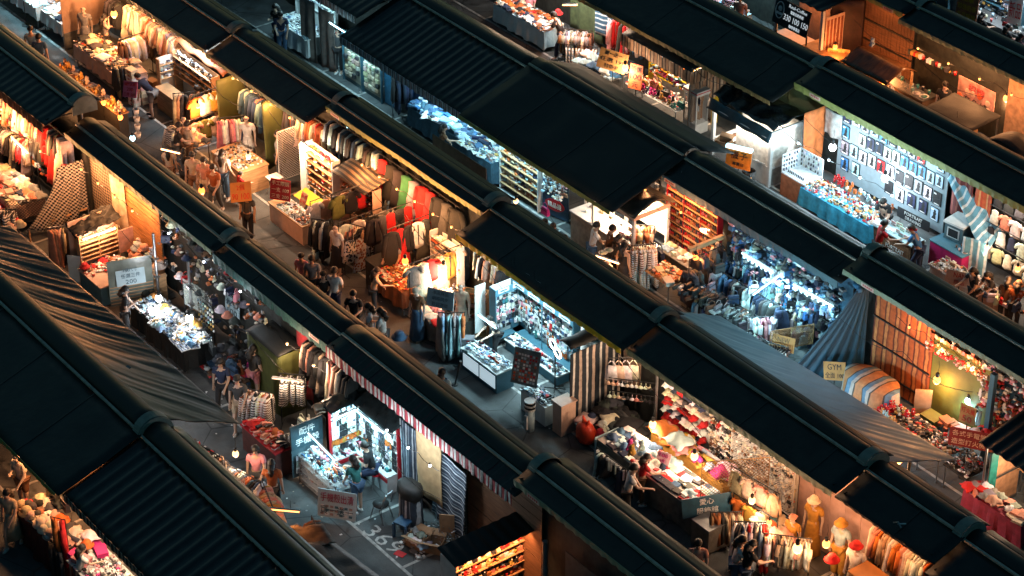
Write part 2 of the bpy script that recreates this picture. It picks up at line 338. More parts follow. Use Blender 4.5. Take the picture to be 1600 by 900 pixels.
AW = [
 # row, x0, x1, d, label, options
 (0, -8, 12.4, 1.2, 'black awning cut off by the lower left corner', {}),
 (1, -16, 3.95, 2.2, 'wide plain dark awning with a yellow olive edge at far left', dict(fascia=OLIVE, vh=.12, caps='e', far=0, hr=.26, hood=.75)),
 (1, 4.0, 11.6, 2.05, 'large ribbed black awning with a tan and black striped valance', dict(top=CORR, fascia=TANV, vh=.2, ribs=.022, dz=-.06, caps='e', hr=.26, hood=.75, far=.25)),
 (2, -22, -10.3, .95, 'ribbed dark awning with a rust brown fringe at upper left', dict(top=CORRB, fascia=BROWNV, vh=.3, ribs=.012, dz=.55, caps='e')),
 (2, -10.2, -2.25, .38, 'narrow dark awning above the chequered curtain and wooden wall', dict(fascia=GREYG, vh=.14, dz=-.05, caps='e')),
 (2, -2.2, 3.2, .38, 'narrow dark awning with a pleated teal valance above hanging hats', dict(fascia=TEALV, vh=.26, dz=-.12, caps='', far=.25, plate=[2.1])),
 (2, 3.25, 10.7, .47, 'dark awning with red and white striped valance beside the lit phone case stall', dict(top=REDST, fascia=REDV, vh=.3, dz=-.04)),
 (2, 10.75, 24, .45, 'dark awning with a green edge below the underwear table', dict(fascia=GREYG, vh=.14, dz=.38, far=.4, caps='w', plate=[-5.9])),
 (3, -26, -12.6, .95, 'plain dark awning at top edge left of the grey hood end', dict(fascia=GREYG, vh=.12, caps='e')),
 (3, -12.5, -7.05, .95, 'plain dark awning above the t-shirt rack and green curtain', dict(fascia=GREYG, vh=.13, dz=-.06, caps='', plate=[-2.2])),
 (3, -7.0, .42, .26, 'narrow dark awning with an olive edge above black and red clothes', dict(fascia=OLIVE, vh=.15, dz=.0, caps='we', plate=[-3.2])),
 (3, .47, 7.3, 1.1, 'plain dark awning with a bright yellow edge above the blue accessory stall', dict(fascia=YELV, vh=.15, dz=-.1, caps='e')),
 (3, 7.35, 14.6, .97, 'plain dark awning with a green edge above the table of underwear', dict(fascia=GREYG, vh=.16, dz=-.16, caps='e')),
 (3, 14.65, 17.6, .9, 'dark awning with two clips on its slope above mannequins in hats', dict(fascia=black, vh=.05, dz=-.3, caps='e')),
 (3, 17.65, 24, 1.1, 'pleated dark green awning in the lower right corner', dict(fascia=VINYL, vh=.05, dz=-.4)),
 (4, -24, -12.2, 1.7, 'dark awning with striped valance at the top edge', dict(top=CORR, fascia=GREYV, vh=.24, ribs=.015)),
 (4, -12.1, -5.6, 2.35, 'ribbed black awning with grey and red striped valance above the jeans stall', dict(top=CORR, fascia=GREYV, vh=.24, ribs=.02, dz=-.2)),
 (4, -5.55, 1.4, 2.55, 'wide smooth black awning above the sock stall', dict(fascia=OLIVE, vh=.13, dz=-.04, top=VINYLB, far=1.3)),
 (4, 1.45, 8.35, .76, 'dark awning with pale double rail above the red shelf of nail polish', dict(fascia=BLUEV, vh=.2, dz=-.1, caps='', plate=[-3.1])),
 (4, 8.4, 24, .65, 'dark awning above the orange striped curtain', dict(fascia=GREYG, vh=.14, dz=.2, caps='w', plate=[-6.9])),
 (5, -24, -.3, 1.72, 'dark awning with yellowish fringe at the top edge', dict(fascia=stripes('ochre_fringe', [(.34, .24, .09), (.22, .15, .05)], 0, .06, .8), vh=.13, caps='e')),
 (5, -.2, 22, .88, 'dark awning with an olive edge above the wall of framed prints', dict(fascia=OLIVE, vh=.2, dz=.1, caps='w', plate=[-10.2])),
 (6, -24, -1.6, .5, 'dark awning above the tall plank wall', dict(fascia=OLIVE, vh=.15, caps='', plate=[10.6])),
 (6, -1.55, 20, .7, 'dark awning crossing the upper right corner', dict(fascia=GREYG, vh=.14, dz=-.05, caps='w')),
 (7, -20, 12, .3, 'dark awning beyond the top right corner', {}),
]
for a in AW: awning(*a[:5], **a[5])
# ---------------------------------------------------------------- goods: one mesh per kind, coloured per object
C = dict(white=(.74, .74, .72), cream=(.66, .56, .43), beige=(.50, .38, .26), black=(.014, .014, .016), navy=(.018, .028, .065), red=(.50, .014, .016), orange=(.60, .15, .025),
         pink=(.66, .25, .28), grey=(.22, .22, .22), denim=(.05, .11, .20), olive=(.12, .12, .035), brown=(.16, .075, .035), yellow=(.62, .40, .03), teal=(.03, .19, .19),
         blue=(.04, .16, .36), paleblue=(.34, .50, .58), magenta=(.50, .025, .19), salmon=(.60, .27, .19), rust=(.34, .09, .025), mustard=(.45, .24, .04), charcoal=(.05, .052, .055), green=(.03, .17, .06), gold=(.5, .3, .08))
CN = dict(paleblue='pale blue', denim='denim blue')
def tubeprofile(rows, n=12, jit=.012, fold=7, seed=0):
    """closed garment surface from rows (z, half width, half depth, x offset)"""
    vs = []; fs = []
    for i, (z, hw, hd, ox) in enumerate(rows):
        for j in range(n):
            t = 2*math.pi*j/n; k = 1+.22*math.sin(fold*t+seed+z*2)*min(1, i/len(rows)*1.6)
            vs.append((ox+hw*math.cos(t), hd*math.sin(t)*k, z+jit*math.sin(3*t+seed)*(i == len(rows)-1)*3))
    for i in range(len(rows)-1):
        for j in range(n): fs.append((i*n+j, (i+1)*n+j, (i+1)*n+(j+1) % n, i*n+(j+1) % n))
    fs += [tuple(range(n)), tuple(range((len(rows)-1)*n, len(rows)*n))[::-1]]
    return vs, fs
def garment(kind, seed=0):
    m = MB(); rn = random.Random(seed)
    m.tube([(0, 0, .06), (.015, 0, .03), (0, 0, 0), (0, 0, -.05)], .006, 4, 1)          # hook
    def body(L, top=.2, bot=.24, hd=.034, z0=-.06):
        rows = [(z0, .06, .03, 0), (z0-.05, top*.93, hd*.8, 0), (z0-.16, top*.9, hd, 0)]
        for k in range(1, 6): f = k/5; rows.append((z0-.16-(L-.16)*f, top*.9+(bot-top*.9)*f+rn.uniform(-.01, .01), hd*(1+.3*f), rn.uniform(-.012, .012)))
        m.add(*tubeprofile(rows, 14, seed=seed), 0)
    def sleeves(L, spread, r=.06):
        for s in (-1, 1):
            m.tube([(s*.15, 0, -.13), (s*(.2+spread*.4), .0, -.13-L*.45), (s*(.2+spread), .015, -.13-L)], [r*1.05, r, r*.8], 7, 0)
    if kind == 'tshirt': body(.66, .21, .23); sleeves(.2, .1, .075)
    elif kind == 'shirt': body(.72, .2, .23); sleeves(.55, .07, .055)
    elif kind == 'jacket': body(.78, .23, .26, .07); sleeves(.6, .06, .07); m.box((-.012, -.1, -.75), (.012, -.06, -.1), 1)
    elif kind == 'dress': body(1.12, .19, .34, .06)
    elif kind == 'coat': body(1.05, .22, .25, .07); sleeves(.62, .04, .07)
    elif kind == 'vest': body(.6, .17, .21)
    elif kind == 'skirt': m.add(*tubeprofile([(-.06, .15, .05, 0), (-.12, .18, .06, 0), (-.4, .25, .08, 0), (-.72, .30, .1, 0)], 16, seed=seed, fold=9))
    elif kind == 'trousers':
        m.add(*tubeprofile([(-.06, .17, .05, 0), (-.22, .2, .06, 0), (-.33, .2, .06, 0)], 10, seed=seed))
        for s in (-1, 1): m.add(*tubeprofile([(-.3, .1, .055, s*.1), (-.6, .085, .05, s*.105), (-1.0, .085, .05, s*.11)], 8, seed=seed+s, fold=3))
    elif kind == 'scarf': m.sheet(lambda u, v: ((u-.5)*.34+.02*math.sin(v*7), .03*math.sin(u*14+v*2), -.02-v*.95), 10, 8, .012)
    elif kind == 'singlet':
        rows = [(-.2, .14, .04, 0), (-.35, .15, .045, 0), (-.6, .18, .05, 0)]; m.add(*tubeprofile(rows, 12, seed=seed))
        for s in (-1, 1): m.tube([(s*.02, 0, -.03), (s*.09, 0, -.12), (s*.1, 0, -.22)], .014, 5, 0)
    return fixn(m.mesh(kind, [MATPICK.get(kind, cloth), darkmetal], True))
MATPICK = {}
def S_hat():
    m = MB(); m.lathe([(.165, .0), (.17, .012), (.105, .025), (.1, .1), (.07, .14), (.001, .145)], 14); return m.mesh('hat', cloth, True)
def S_cap():
    m = MB(); m.lathe([(.1, 0), (.105, .03), (.09, .09), (.05, .125), (.001, .13)], 12)
    m.sheet(lambda u, v: ((u-.5)*.17*(1-.3*v), -.07-v*.1, .015-.02*v+.02*math.sin(u*math.pi)), 6, 3, .008); return m.mesh('cap', cloth, True)
def S_bag():
    m = MB(); m.box((-.15, -.055, 0), (.15, .055, .22), 0, None, .02); m.tube([(-.1, 0, .21), (-.09, 0, .33), (0, 0, .38), (.09, 0, .33), (.1, 0, .21)], .01, 5); m.box((-.152, -.06, .15), (.152, -.05, .165), 1)
    return m.mesh('handbag', [plastic, darkmetal])
def S_folded():
    m = MB()
    for k in range(2): m.add([(x+.008*math.sin(k*3+x*9), y+.006*k, z) for x, y, z in [(-.13, -.1, .001+k*.022), (.13, -.1, .001+k*.022), (.13, .1, .001+k*.022), (-.13, .1, .001+k*.022), (-.12, -.095, .024+k*.022), (.12, -.095, .026+k*.022), (.12, .09, .023+k*.022), (-.12, .09, .025+k*.022)]],
          [(0, 3, 2, 1), (4, 5, 6, 7), (0, 1, 5, 4), (1, 2, 6, 5), (2, 3, 7, 6), (3, 0, 4, 7)])
    return m.mesh('folded_garment', cloth)
def S_heap():
    m = MB(); rn = random.Random(5)
    m.sheet(lambda u, v: ((u-.5)*.34+.02*math.sin(v*9), (v-.5)*.28+.02*math.sin(u*11), .02+.07*math.sin(math.pi*u)*math.sin(math.pi*v)*(1+.5*math.sin(u*9+v*7))), 7, 7, .02); return m.mesh('crumpled_garment', cloth, True)
def S_shoe():
    m = MB(); m.add(*[[(-.045, -.13, 0), (.045, -.13, 0), (.05, .05, 0), (.03, .13, 0), (-.03, .13, 0), (-.045, .05, 0), (-.04, -.125, .09), (.04, -.125, .09), (.038, -.02, .08), (.028, .11, .035), (-.028, .11, .035), (-.038, -.02, .08)],
           [(5, 4, 3, 2, 1, 0), (0, 1, 7, 6), (1, 2, 8, 7), (2, 3, 9, 8), (3, 4, 10, 9), (4, 5, 11, 10), (5, 0, 6, 11), (6, 7, 8, 11), (8, 9, 10, 11)]])
    m.box((-.048, -.135, 0), (.048, .13, .018), 1); return m.mesh('shoe', [plastic, white])
def S_carton(lid=True):
    m = MB(); m.box((-.17, -.12, 0), (.17, .12, .12)); m.box((-.175, -.125, .085), (.175, .125, .123), 1); m.box((-.05, -.128, .03), (.05, -.126, .07), 2)
    return m.mesh('carton', [paper, paper, inkred])
def S_openbox():
    m = MB(); w, d, h, t = .22, .17, .26, .012
    m.box((-w, -d, 0), (w, -d+t, h)); m.box((-w, d-t, 0), (w, d, h)); m.box((-w, -d+t, 0), (-w+t, d-t, h)); m.box((w-t, -d+t, 0), (w, d-t, h)); m.box((-w+t, -d+t, 0), (w-t, d-t, .01))
    for a, b in (((-w, -d), (w, -d)), ((-w, d), (w, d))):
        s = -1 if a[1] < 0 else 1; m.add([(a[0], a[1], h), (b[0], b[1], h), (b[0], b[1]+s*.13, h+.06), (a[0], a[1]+s*.13, h+.06), (a[0], a[1]+s*.002, h+.012), (b[0], b[1]+s*.002, h+.012), (b[0], b[1]+s*.13, h+.07), (a[0], a[1]+s*.13, h+.07)], [(0, 1, 2, 3), (7, 6, 5, 4), (2, 3, 7, 6), (0, 3, 7, 4), (1, 2, 6, 5)])
    return m.mesh('open_box', card)
def S_case():
    m = MB(); m.box((-.037, -.006, -.15), (.037, .006, 0), 0); m.box((-.03, -.0075, -.143), (.03, -.006, -.03), 1); m.box((-.026, -.009, -.028), (-.006, -.006, -.008), 2); m.box((-.002, -.004, 0), (.002, .004, .03), 2)
    return m.mesh('phone_case', [plastic, paper, black])
def S_pack():
    m = MB(); m.box((-.045, -.008, -.16), (.045, .008, 0), 0); m.box((-.035, -.02, -.14), (.035, -.008, -.05), 1); return m.mesh('blister_pack', [white, plastic])
def S_glasses():
    m = MB()
    for s in (-1, 1): m.lathe([(.001, 0), (.028, .003), (.03, .008), (.001, .012)], 8, 0, Matrix.Translation((s*.034, 0, .03)) @ Matrix.Rotation(R(65), 4, 'X')); m.tube([(s*.064, 0, .035), (s*.062, .12, .03)], .004, 4, 1)
    m.tube([(-.01, 0, .035), (.01, 0, .035)], .004, 4, 1); m.box((-.07, -.004, .0), (.07, .1, .004), 2); return m.mesh('sunglasses', [plastic, darkmetal, white])
def S_bottle():
    m = MB(); m.lathe([(.022, 0), (.024, .01), (.024, .05), (.01, .06), (.01, .062)], 8, 0); m.lathe([(.012, .062), (.012, .1), (.001, .1)], 8, 1); return m.mesh('bottle', [plastic, darkmetal], True)
def S_sock():
    m = MB(); m.box((-.05, -.012, -.3), (.05, .012, 0), 0, None, .004); m.box((-.05, -.016, -.06), (.05, .016, .005), 1); return m.mesh('packed_socks', [cloth, white])
def S_toy():
    m = MB(); m.ball((0, 0, .07), .06, 8, 0); m.ball((0, -.01, .16), .05, 8, 0)
    for s in (-1, 1): m.ball((s*.035, 0, .2), .018, 6, 0); m.ball((s*.055, -.01, .09), .022, 6, 0); m.ball((s*.03, -.05, .025), .026, 6, 0)
    m.ball((0, -.055, .15), .018, 6, 1); return m.mesh('soft_toy', [cloth, white], True)
def S_cup():
    m = MB(); m.lathe([(.03, 0), (.04, .1), (.036, .1), (.028, .01), (.001, .01)], 10, 0); m.lathe([(.001, .085), (.036, .085)], 10, 1); return m.mesh('cup', [plastic, white], True)
def S_gadget():
    m = MB(); m.box((-.05, -.035, 0), (.05, .035, .03), 0, None, .004); m.box((-.035, -.025, .03), (.035, .025, .036), 1); m.box((-.02, -.036, .008), (.02, -.034, .02), 2); return m.mesh('boxed_gadget', [plastic, paper, white])
def S_stickbar():
    m = MB(); m.tube([(0, -.1, .015), (0, .1, .015)], .014, 6, 0); m.tube([(0, .05, .015), (0, .12, .015)], .019, 6, 1); return m.mesh('torch', [plastic, steel])
def S_scrunchie():
    m = MB(); k = 12
    m.tube([(.05*math.cos(2*math.pi*i/k), .05*math.sin(2*math.pi*i/k), .02+.008*(i % 2)) for i in range(k+1)], [.018+.006*(i % 2) for i in range(k+1)], 5, 0, None, False); return m.mesh('hair_band', cloth, True)
def S_tray():
    m = MB(); w, d, h = .2, .14, .035
    m.box((-w, -d, 0), (w, d, .008), 0); m.box((-w, -d, .008), (w, -d+.01, h), 0); m.box((-w, d-.01, .008), (w, d, h), 0); m.box((-w, -d+.01, .008), (-w+.01, d-.01, h), 0); m.box((w-.01, -d+.01, .008), (w, d-.01, h), 0)
    for i in range(5):
        for j in range(3): m.ball((-w+.055+i*.072, -d+.055+j*.085, .02), .022, 6, 1 if (i+j) % 3 else 2)
    return m.mesh('tray', [white, plastic, paper])
def S_cushion():
    m = MB(); m.sheet(lambda u, v: ((u-.5)*.4, (v-.5)*.4, .06+.05*math.sin(math.pi*u)*math.sin(math.pi*v)), 5, 5, .05); return m.mesh('cushion', cloth, True)
def S_card():
    m = MB(); m.box((-.1, -.004, 0), (.1, .004, .14), 0); m.box((-.085, -.006, .03), (.085, -.004, .05), 1); m.box((-.085, -.006, .07), (.05, -.004, .085), 1); m.box((-.085, -.006, .1), (.085, -.004, .12), 2); return m.mesh('price_card', [paper, ink, inkred])
def S_print():
    m = MB(); m.box((-.15, -.012, -.4), (.15, .012, 0), 0); m.box((-.135, -.015, -.385), (.135, -.012, -.015), 2)
    m.prism([(-.09, -.34), (.07, -.34), (.05, -.22), (.08, -.16), (.02, -.11), (-.04, -.15), (-.03, -.24)], -.018, -.0152, 3); m.box((-.12, -.017, -.09), (-.03, -.0152, -.05), 1); m.lathe([(.001, 0), (.045, .002), (.001, .003)], 8, 3, Matrix.Translation((.02, -.016, -.1)) @ Matrix.Rotation(R(90), 4, 'X')); m.box((-.09, -.0175, -.375), (.09, -.0152, -.35), 1)
    return m.mesh('framed_print', [black, inkwhite, paper, ink])
def S_roll():
    m = MB(); m.tube([(-.16, 0, .05), (.16, 0, .05)], .05, 8); return m.mesh('rolled_garment', cloth, True)
def S_bra():
    m = MB()
    for s in (-1, 1): m.ball((s*.055, -.02, -.1), .055, 8, 0, 1, .6, .9); m.tube([(s*.06, 0, -.06), (s*.05, 0, .02)], .006, 4, 0)
    m.box((-.12, -.006, -.15), (.12, .006, -.125), 0); return m.mesh('brassiere', cloth, True)
def S_dish():
    m = MB(); m.lathe([(.07, 0), (.11, .025), (.105, .03), (.065, .008), (.001, .008)], 14, 0); m.lathe([(.001, .016), (.06, .014), (.08, .018)], 10, 1); return m.mesh('dish', [white, plastic], True)
def S_ledbox():
    m = MB(); m.box((-.06, -.04, 0), (.06, .04, .1), 0); m.box((-.05, -.043, .015), (.05, -.04, .085), 1); return m.mesh('boxed_item', [paper, plastic])
KIND = dict(tshirt=('t-shirt', 't-shirts', 't-shirt'), shirt=('long sleeved shirt', 'long sleeved shirts', 'shirt'), jacket=('jacket', 'jackets', 'jacket'), dress=('dress', 'dresses', 'dress'), coat=('long coat', 'long coats', 'coat'), vest=('vest', 'vests', 'vest'),
            skirt=('skirt', 'skirts', 'skirt'), trousers=('trousers', 'pairs of trousers', 'trousers'), scarf=('scarf', 'scarves', 'scarf'), singlet=('singlet', 'singlets', 'singlet'),
            hat=('brimmed hat', 'brimmed hats', 'hat'), cap=('cap', 'caps', 'cap'), bag=('handbag', 'handbags', 'handbag'), folded=('folded garment', 'folded garments', 'folded garment'), heap=('crumpled garment', 'crumpled garments', 'garment'),
            shoe=('shoe', 'shoes', 'shoe'), carton=('lidded carton', 'lidded cartons', 'carton'), openbox=('open cardboard box', 'open cardboard boxes', 'box'), case=('phone case', 'phone cases', 'phone case'), pack=('blister pack', 'blister packs', 'packaged item'),
            glasses=('pair of glasses', 'pairs of glasses', 'glasses'), bottle=('small bottle', 'small bottles', 'bottle'), sock=('pack of socks', 'packs of socks', 'socks'), toy=('soft toy', 'soft toys', 'soft toy'), cup=('cup', 'cups', 'cup'), gadget=('small boxed gadget', 'small boxed gadgets', 'gadget'),
            stickbar=('torch', 'torches', 'torch'), scrunchie=('hair band', 'hair bands', 'hair band'), tray=('tray of trinkets', 'trays of trinkets', 'tray'), cushion=('cushion', 'cushions', 'cushion'), card=('price card', 'price cards', 'price card'),
            print=('framed print', 'framed prints', 'framed print'), roll=('rolled garment', 'rolled garments', 'garment'), bra=('bra', 'bras', 'bra'), dish=('dish of food', 'dishes of food', 'dish'), ledbox=('small display box', 'small display boxes', 'box'))
NAMES = dict(tshirt='t_shirt', case='phone_case', pack='blister_pack', sock='packed_socks', folded='folded_garment', heap='crumpled_garment', openbox='open_box', gadget='boxed_gadget', stickbar='torch', scrunchie='hair_band', toy='soft_toy', card='price_card', print='framed_print', roll='rolled_garment', bra='brassiere', bag='handbag', glasses='sunglasses', tray='tray', ledbox='display_box')
GARM = ('tshirt', 'shirt', 'jacket', 'dress', 'coat', 'vest', 'skirt', 'trousers', 'scarf', 'singlet')
SYN = dict(bottle=(('bottle', 'small bottle'), ('vial', 'small vial'), ('flacon', 'small flacon'), ('bottle', 'small bottle'), ('vial', 'small vial')), ledbox=(('display_box', 'small display box'), ('display_box_b', 'small gift box'), ('display_box_c', 'small packet'), ('tin', 'little square tin'), ('display_box_e', 'upright sachet')),
           gadget=(('boxed_gadget', 'small boxed gadget'), ('boxed_gadget_b', 'little trinket box'), ('boxed_gadget_c', 'small boxed charger'), ('boxed_gadget_d', 'small flat compact'), ('boxed_gadget_e', 'flat keyring box')))
def syn(kind, place): return SYN[kind][sum(map(ord, place)) % 5] if kind in SYN else None  # same mesh under every name; the place text alone picks which
def item(kind, col, place, loc, rz=0.0, sc=1.0, rot=None, label=None, group=True, pat=None):
    key = (kind, random.randrange(3) if kind in GARM else 0, pat)
    def mk():
        if kind in GARM:
            if pat: MATPICK[kind] = pat
            me = garment(kind, key[1]*7+3); MATPICK.pop(kind, None); return me
        return fixn(globals()['S_'+kind]())
    me = shape(key, mk); cn = CN.get(col, col)
    c = [max(0, x*random.uniform(.85, 1.15)) for x in C[col]]
    sy = syn(kind, place)
    o = link(sy[0] if sy else NAMES.get(kind, kind), me, None, loc, rz, c, rot, sc)
    k = KIND[kind] if not sy else (sy[1], sy[1]+('es' if sy[1][-1] == 'x' else 's'), sy[1].split()[-1])
    tag(o, label or '%s %s %s' % (cn, k[0], place), k[2], None if label else '%s %s %s' % (cn, k[1], place)); return o
def pick(a): return a[random.randrange(len(a))]
# ---------------------------------------------------------------- furniture of the stalls
def rack(label, a, b, z, kinds, cols, place, n=None, stand=True, frame=darkmetal, face=None, drop=0, jit=.35, pat=None, cat='clothes rack', sc=1.0, name='clothes_rack'):
    """a rail between two points with clothes hung along it; face None = hung edge-on, else all turned to that angle"""
    a = Vector((a[0], a[1], z)); b = Vector((b[0], b[1], z)); d = b-a; L = d.length; mid = (a+b)/2; ang = math.atan2(d.y, d.x)
    t = thing(name, label, cat, (mid.x, mid.y, 0), ang)
    m = MB(); m.tube([(-L/2, 0, z), (L/2, 0, z)], .014, 6); part('rail', m, frame, t)
    if stand:
        for s in (-1, 1):
            m = MB(); m.tube([(s*L/2, 0, 0.05), (s*L/2, 0, z+.02)], .014, 6); part('upright', m, frame, t)
            m = MB(); m.tube([(s*L/2, -.24, .03), (s*L/2, .24, .03)], .014, 6); part('foot', m, frame, t)
    n = n or max(2, int(L/(.085 if face is None else .42)))
    for i in range(n):
        p = a+d*((i+.5)/n); k = pick(kinds); c = cols[i] if (face is not None and len(cols) == n) else pick(cols)
        rz = (ang+math.pi/2+random.uniform(-jit, jit)) if face is None else face+random.uniform(-.12, .12)
        item(k, c, place, (p.x, p.y, z-.055-drop), rz, sc*random.uniform(.92, 1.06), pat=pat)
    return t
def counter(label, x0, x1, y0, y1, h, top=white, body=white, name='counter', cat='counter', lip=.03, th=.035, panels=0, pm=None, group=None):
    cx, cy = (x0+x1)/2, (y0+y1)/2; w, d = (x1-x0)/2, (y1-y0)/2
    t = thing(name, label, cat, (cx, cy, 0), 0, group)
    m = MB(); m.box((-w-lip, -d-lip, h-th), (w+lip, d+lip, h)); part('top', m, top, t)
    e = .02
    for a, b in (((-w, -d, 0), (w, -d+e, h-th)), ((-w, d-e, 0), (w, d, h-th)), ((-w, -d+e, 0), (-w+e, d-e, h-th)), ((w-e, -d+e, 0), (w, d-e, h-th))):
        m = MB(); m.box(a, b); part('side_panel', m, body, t)
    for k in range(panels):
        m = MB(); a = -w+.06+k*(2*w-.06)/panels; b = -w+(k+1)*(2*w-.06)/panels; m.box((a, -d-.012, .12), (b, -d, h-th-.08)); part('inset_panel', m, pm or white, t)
    return t
def table(label, x0, x1, y0, y1, h=.75, top=woodL, legm=steel, cloth_=None, drop=.6, name='display_table', cat='table', group=None):
    cx, cy = (x0+x1)/2, (y0+y1)/2; w, d = (x1-x0)/2, (y1-y0)/2
    t = thing(name, label, cat, (cx, cy, 0), 0, group)
    m = MB(); m.box((-w, -d, h-.03), (w, d, h)); part('tabletop', m, top, t)
    for sx in (-1, 1):
        for sy in (-1, 1):
            m = MB(); m.tube([(sx*(w-.05), sy*(d-.05), 0), (sx*(w-.05), sy*(d-.05), h-.03)], .018, 6); part('leg', m, legm, t)
    if cloth_:
        per = [(-w, -d), (w, -d), (w, d), (-w, d), (-w, -d)]; seg = []
        for (ax, ay), (bx, by) in zip(per, per[1:]):
            k = max(4, int(math.hypot(bx-ax, by-ay)*9)); seg += [(ax+(bx-ax)*i/k, ay+(by-ay)*i/k) for i in range(k)]
        n = len(seg); m = MB()
        def f(u, v):
            x, y = seg[int(round(u*n)) % n]; q = 1+(.012+v*.05*(1+math.sin(u*n*1.7)))/max(.3, math.hypot(x, y)); return (x*q, y*q, h+.004-v*drop*(1+.05*math.sin(u*n*.9)))
        m.sheet(f, n, 4, .008); m.box((-w-.01, -d-.01, h+.001), (w+.01, d+.01, h+.009)); part('tablecloth', m, cloth_, t)
    return t
def shelf(label, loc, ang, w, h, dep, rows, frame=white, back=white, z0=.05, name='display_shelf', cat='shelf', cols=0, board=None, header=0, hm=None):
    """upright unit; local +Y is its back, open towards local -Y"""
    t = thing(name, label, cat, loc, ang); H = w/2
    m = MB(); m.box((-H, -.02, 0), (H, 0, h)); part('back_panel', m, back, t)
    for s in (-1, 1):
        m = MB(); x = s*(H+.0125); m.box((x-.0125, -dep, 0), (x+.0125, 0, h)); part('side_panel', m, frame, t)
    for k in range(rows):
        z = z0+(h-header-z0)*k/rows; m = MB(); m.box((-H, -dep+.005, z), (H, -.02, z+.02)); part('shelf_board', m, board or frame, t)
    for k in range(1, cols):
        x = -H+w*k/cols; m = MB(); m.box((x-.012, -dep+.01, 0), (x+.012, -dep+.03, h-header)); part('divider', m, frame, t)
    if header: m = MB(); m.box((-H, -dep, h-header), (H, -dep+.02, h)); part('header_board', m, hm or frame, t)
    return t
def fill_festoon(label, place, r, x0, x1, d, z, n, col, power, dot=.035, every=1):  # most of these strings are added to fill the stalls with light
    """small bulbs strung on a sagging cable under an eave"""
    t = thing('fill_cable', label, 'cable', ((x0+x1)/2, YR[r]-d, z)); w = x1-x0; m = MB()
    m.tube([(-w/2+w*k/24, .02*math.sin(k), .1-.1*abs(math.sin(math.pi*n*k/24))) for k in range(25)], .008, 4); part('wire', m, darkmetal, t)
    e = emit('glow_%.2f_%.2f' % (col[1], col[2]), col if col[1] > .7 else (1, col[1]*.9, col[2]*.6), 8 if col[1] > .7 else 3)
    for k in range(n):
        x = x0+w*(k+.5)/n
        def mk():
            q = MB(); q.ball((0, 0, 0), dot, 8, 0); q.lathe([(dot*.5, dot*.8), (dot*.5, dot*2.2)], 6, 1); return q.mesh('bulb', [e, darkmetal], True)
        o = link('fill_bulb', shape(('fill_bulb', col), mk), None, (x, YR[r]-d, z)); tag(o, 'small fill bulb on the cable %s' % place, 'lamp', 'small fill bulbs on the cable %s' % place)
        l = bpy.data.lights.new('fill_light', 'POINT'); l.energy = power*LAMP; l.color = col; l.shadow_soft_size = .15
        lo = bpy.data.objects.new('fill_light', l); COL.objects.link(lo); lo.parent = o; lo.location = (0, 0, -.09)
PAL = {}
def small_goods(label, n, at, cols, s=(.025, .05), flat=.6, name='small_goods'):
    """stock too small to pick apart one by one: boxes, discs and folded bits in one object; at(random) -> point and heading"""
    rn = random.Random(n*7+len(label)); m = MB(); cs = sorted(set(cols))
    for k in range(n):
        p, a = at(rn); q = cs.index(cols[rn.randrange(len(cols)) if rn.random() < .3 else (int(p[0]*3.5)*3+int(p[1]*7)*5+int(p[2]*6)*2) % len(cols)]); w = rn.uniform(*s); d = w*rn.uniform(.5, 1.1); h = w*rn.uniform(.25, 1)*flat
        M = Matrix.Translation(Vector(p)) @ Matrix.Rotation(a+rn.uniform(-.22, .22), 4, 'Z')
        if rn.random() < .7: m.box((-w, -d, 0), (w, d, h), q, M, w*.15)
        else: m.lathe([(w*.8, 0), (w*.9, h*.6), (w*.3, h), (.001, h)], 6, q, M)
    o = link(name, m.mesh(name, [mat('goods_'+c, C[c], .6, var=.2, bump=0) for c in cs])); return tag(o, label, 'small goods', kind='stuff')
def crumbs(label, x0, x1, y0, y1, z, n, cols, s=(.025, .05), flat=.7, zj=.03): return small_goods(label, n, lambda r: ((r.uniform(x0, x1), r.uniform(y0, y1), z+.004+r.random()*zj), 0), cols, s, flat)
def wallcrumbs(label, x0, x1, y, z0, z1, n, cols, s=(.025, .05), dep=.06): return small_goods(label, n, lambda r: ((r.uniform(x0, x1), y-r.random()*dep, r.uniform(z0, z1)), 0), cols, s, 1.6)
def sidecrumbs(label, x, y0, y1, z0, z1, n, cols, s=(.025, .05), dep=.06): return small_goods(label, n, lambda r: ((x+r.random()*dep, r.uniform(y0, y1), r.uniform(z0, z1)), 1.57), cols, s, 1.6)
def loc2(o, x, y, z=0):
    """point of a placed thing's own frame in the market frame"""
    a = o.rotation_euler.z; l = o.location; return (l.x+x*math.cos(a)-y*math.sin(a), l.y+x*math.sin(a)+y*math.cos(a), l.z+z)
def srt(a, i, j, n=1): return pick(a) if random.random() < .3 else a[(i*3+j*5+(i*j) % 3) % len(a)]
def wallgoods(o, w, z0, z1, nx, nz_, kinds, cols, place, y=-.035, sc=1.0, skip=.06, jit=.3):
    """goods hung in rows on the face of an upright board or shelf"""
    for j in range(nz_):
        for i in range(nx):
            if random.random() < skip: continue
            x = -w/2+w*(i+.5)/nx+random.uniform(-jit, jit)*w/nx*.3; z = z0+(z1-z0)*(j+.5)/nz_
            item(srt(kinds, j, i, nx), srt(cols, i//3, j), place, loc2(o, x, y, z), o.rotation_euler.z+random.uniform(-.12, .12), sc*random.uniform(.9, 1.1))
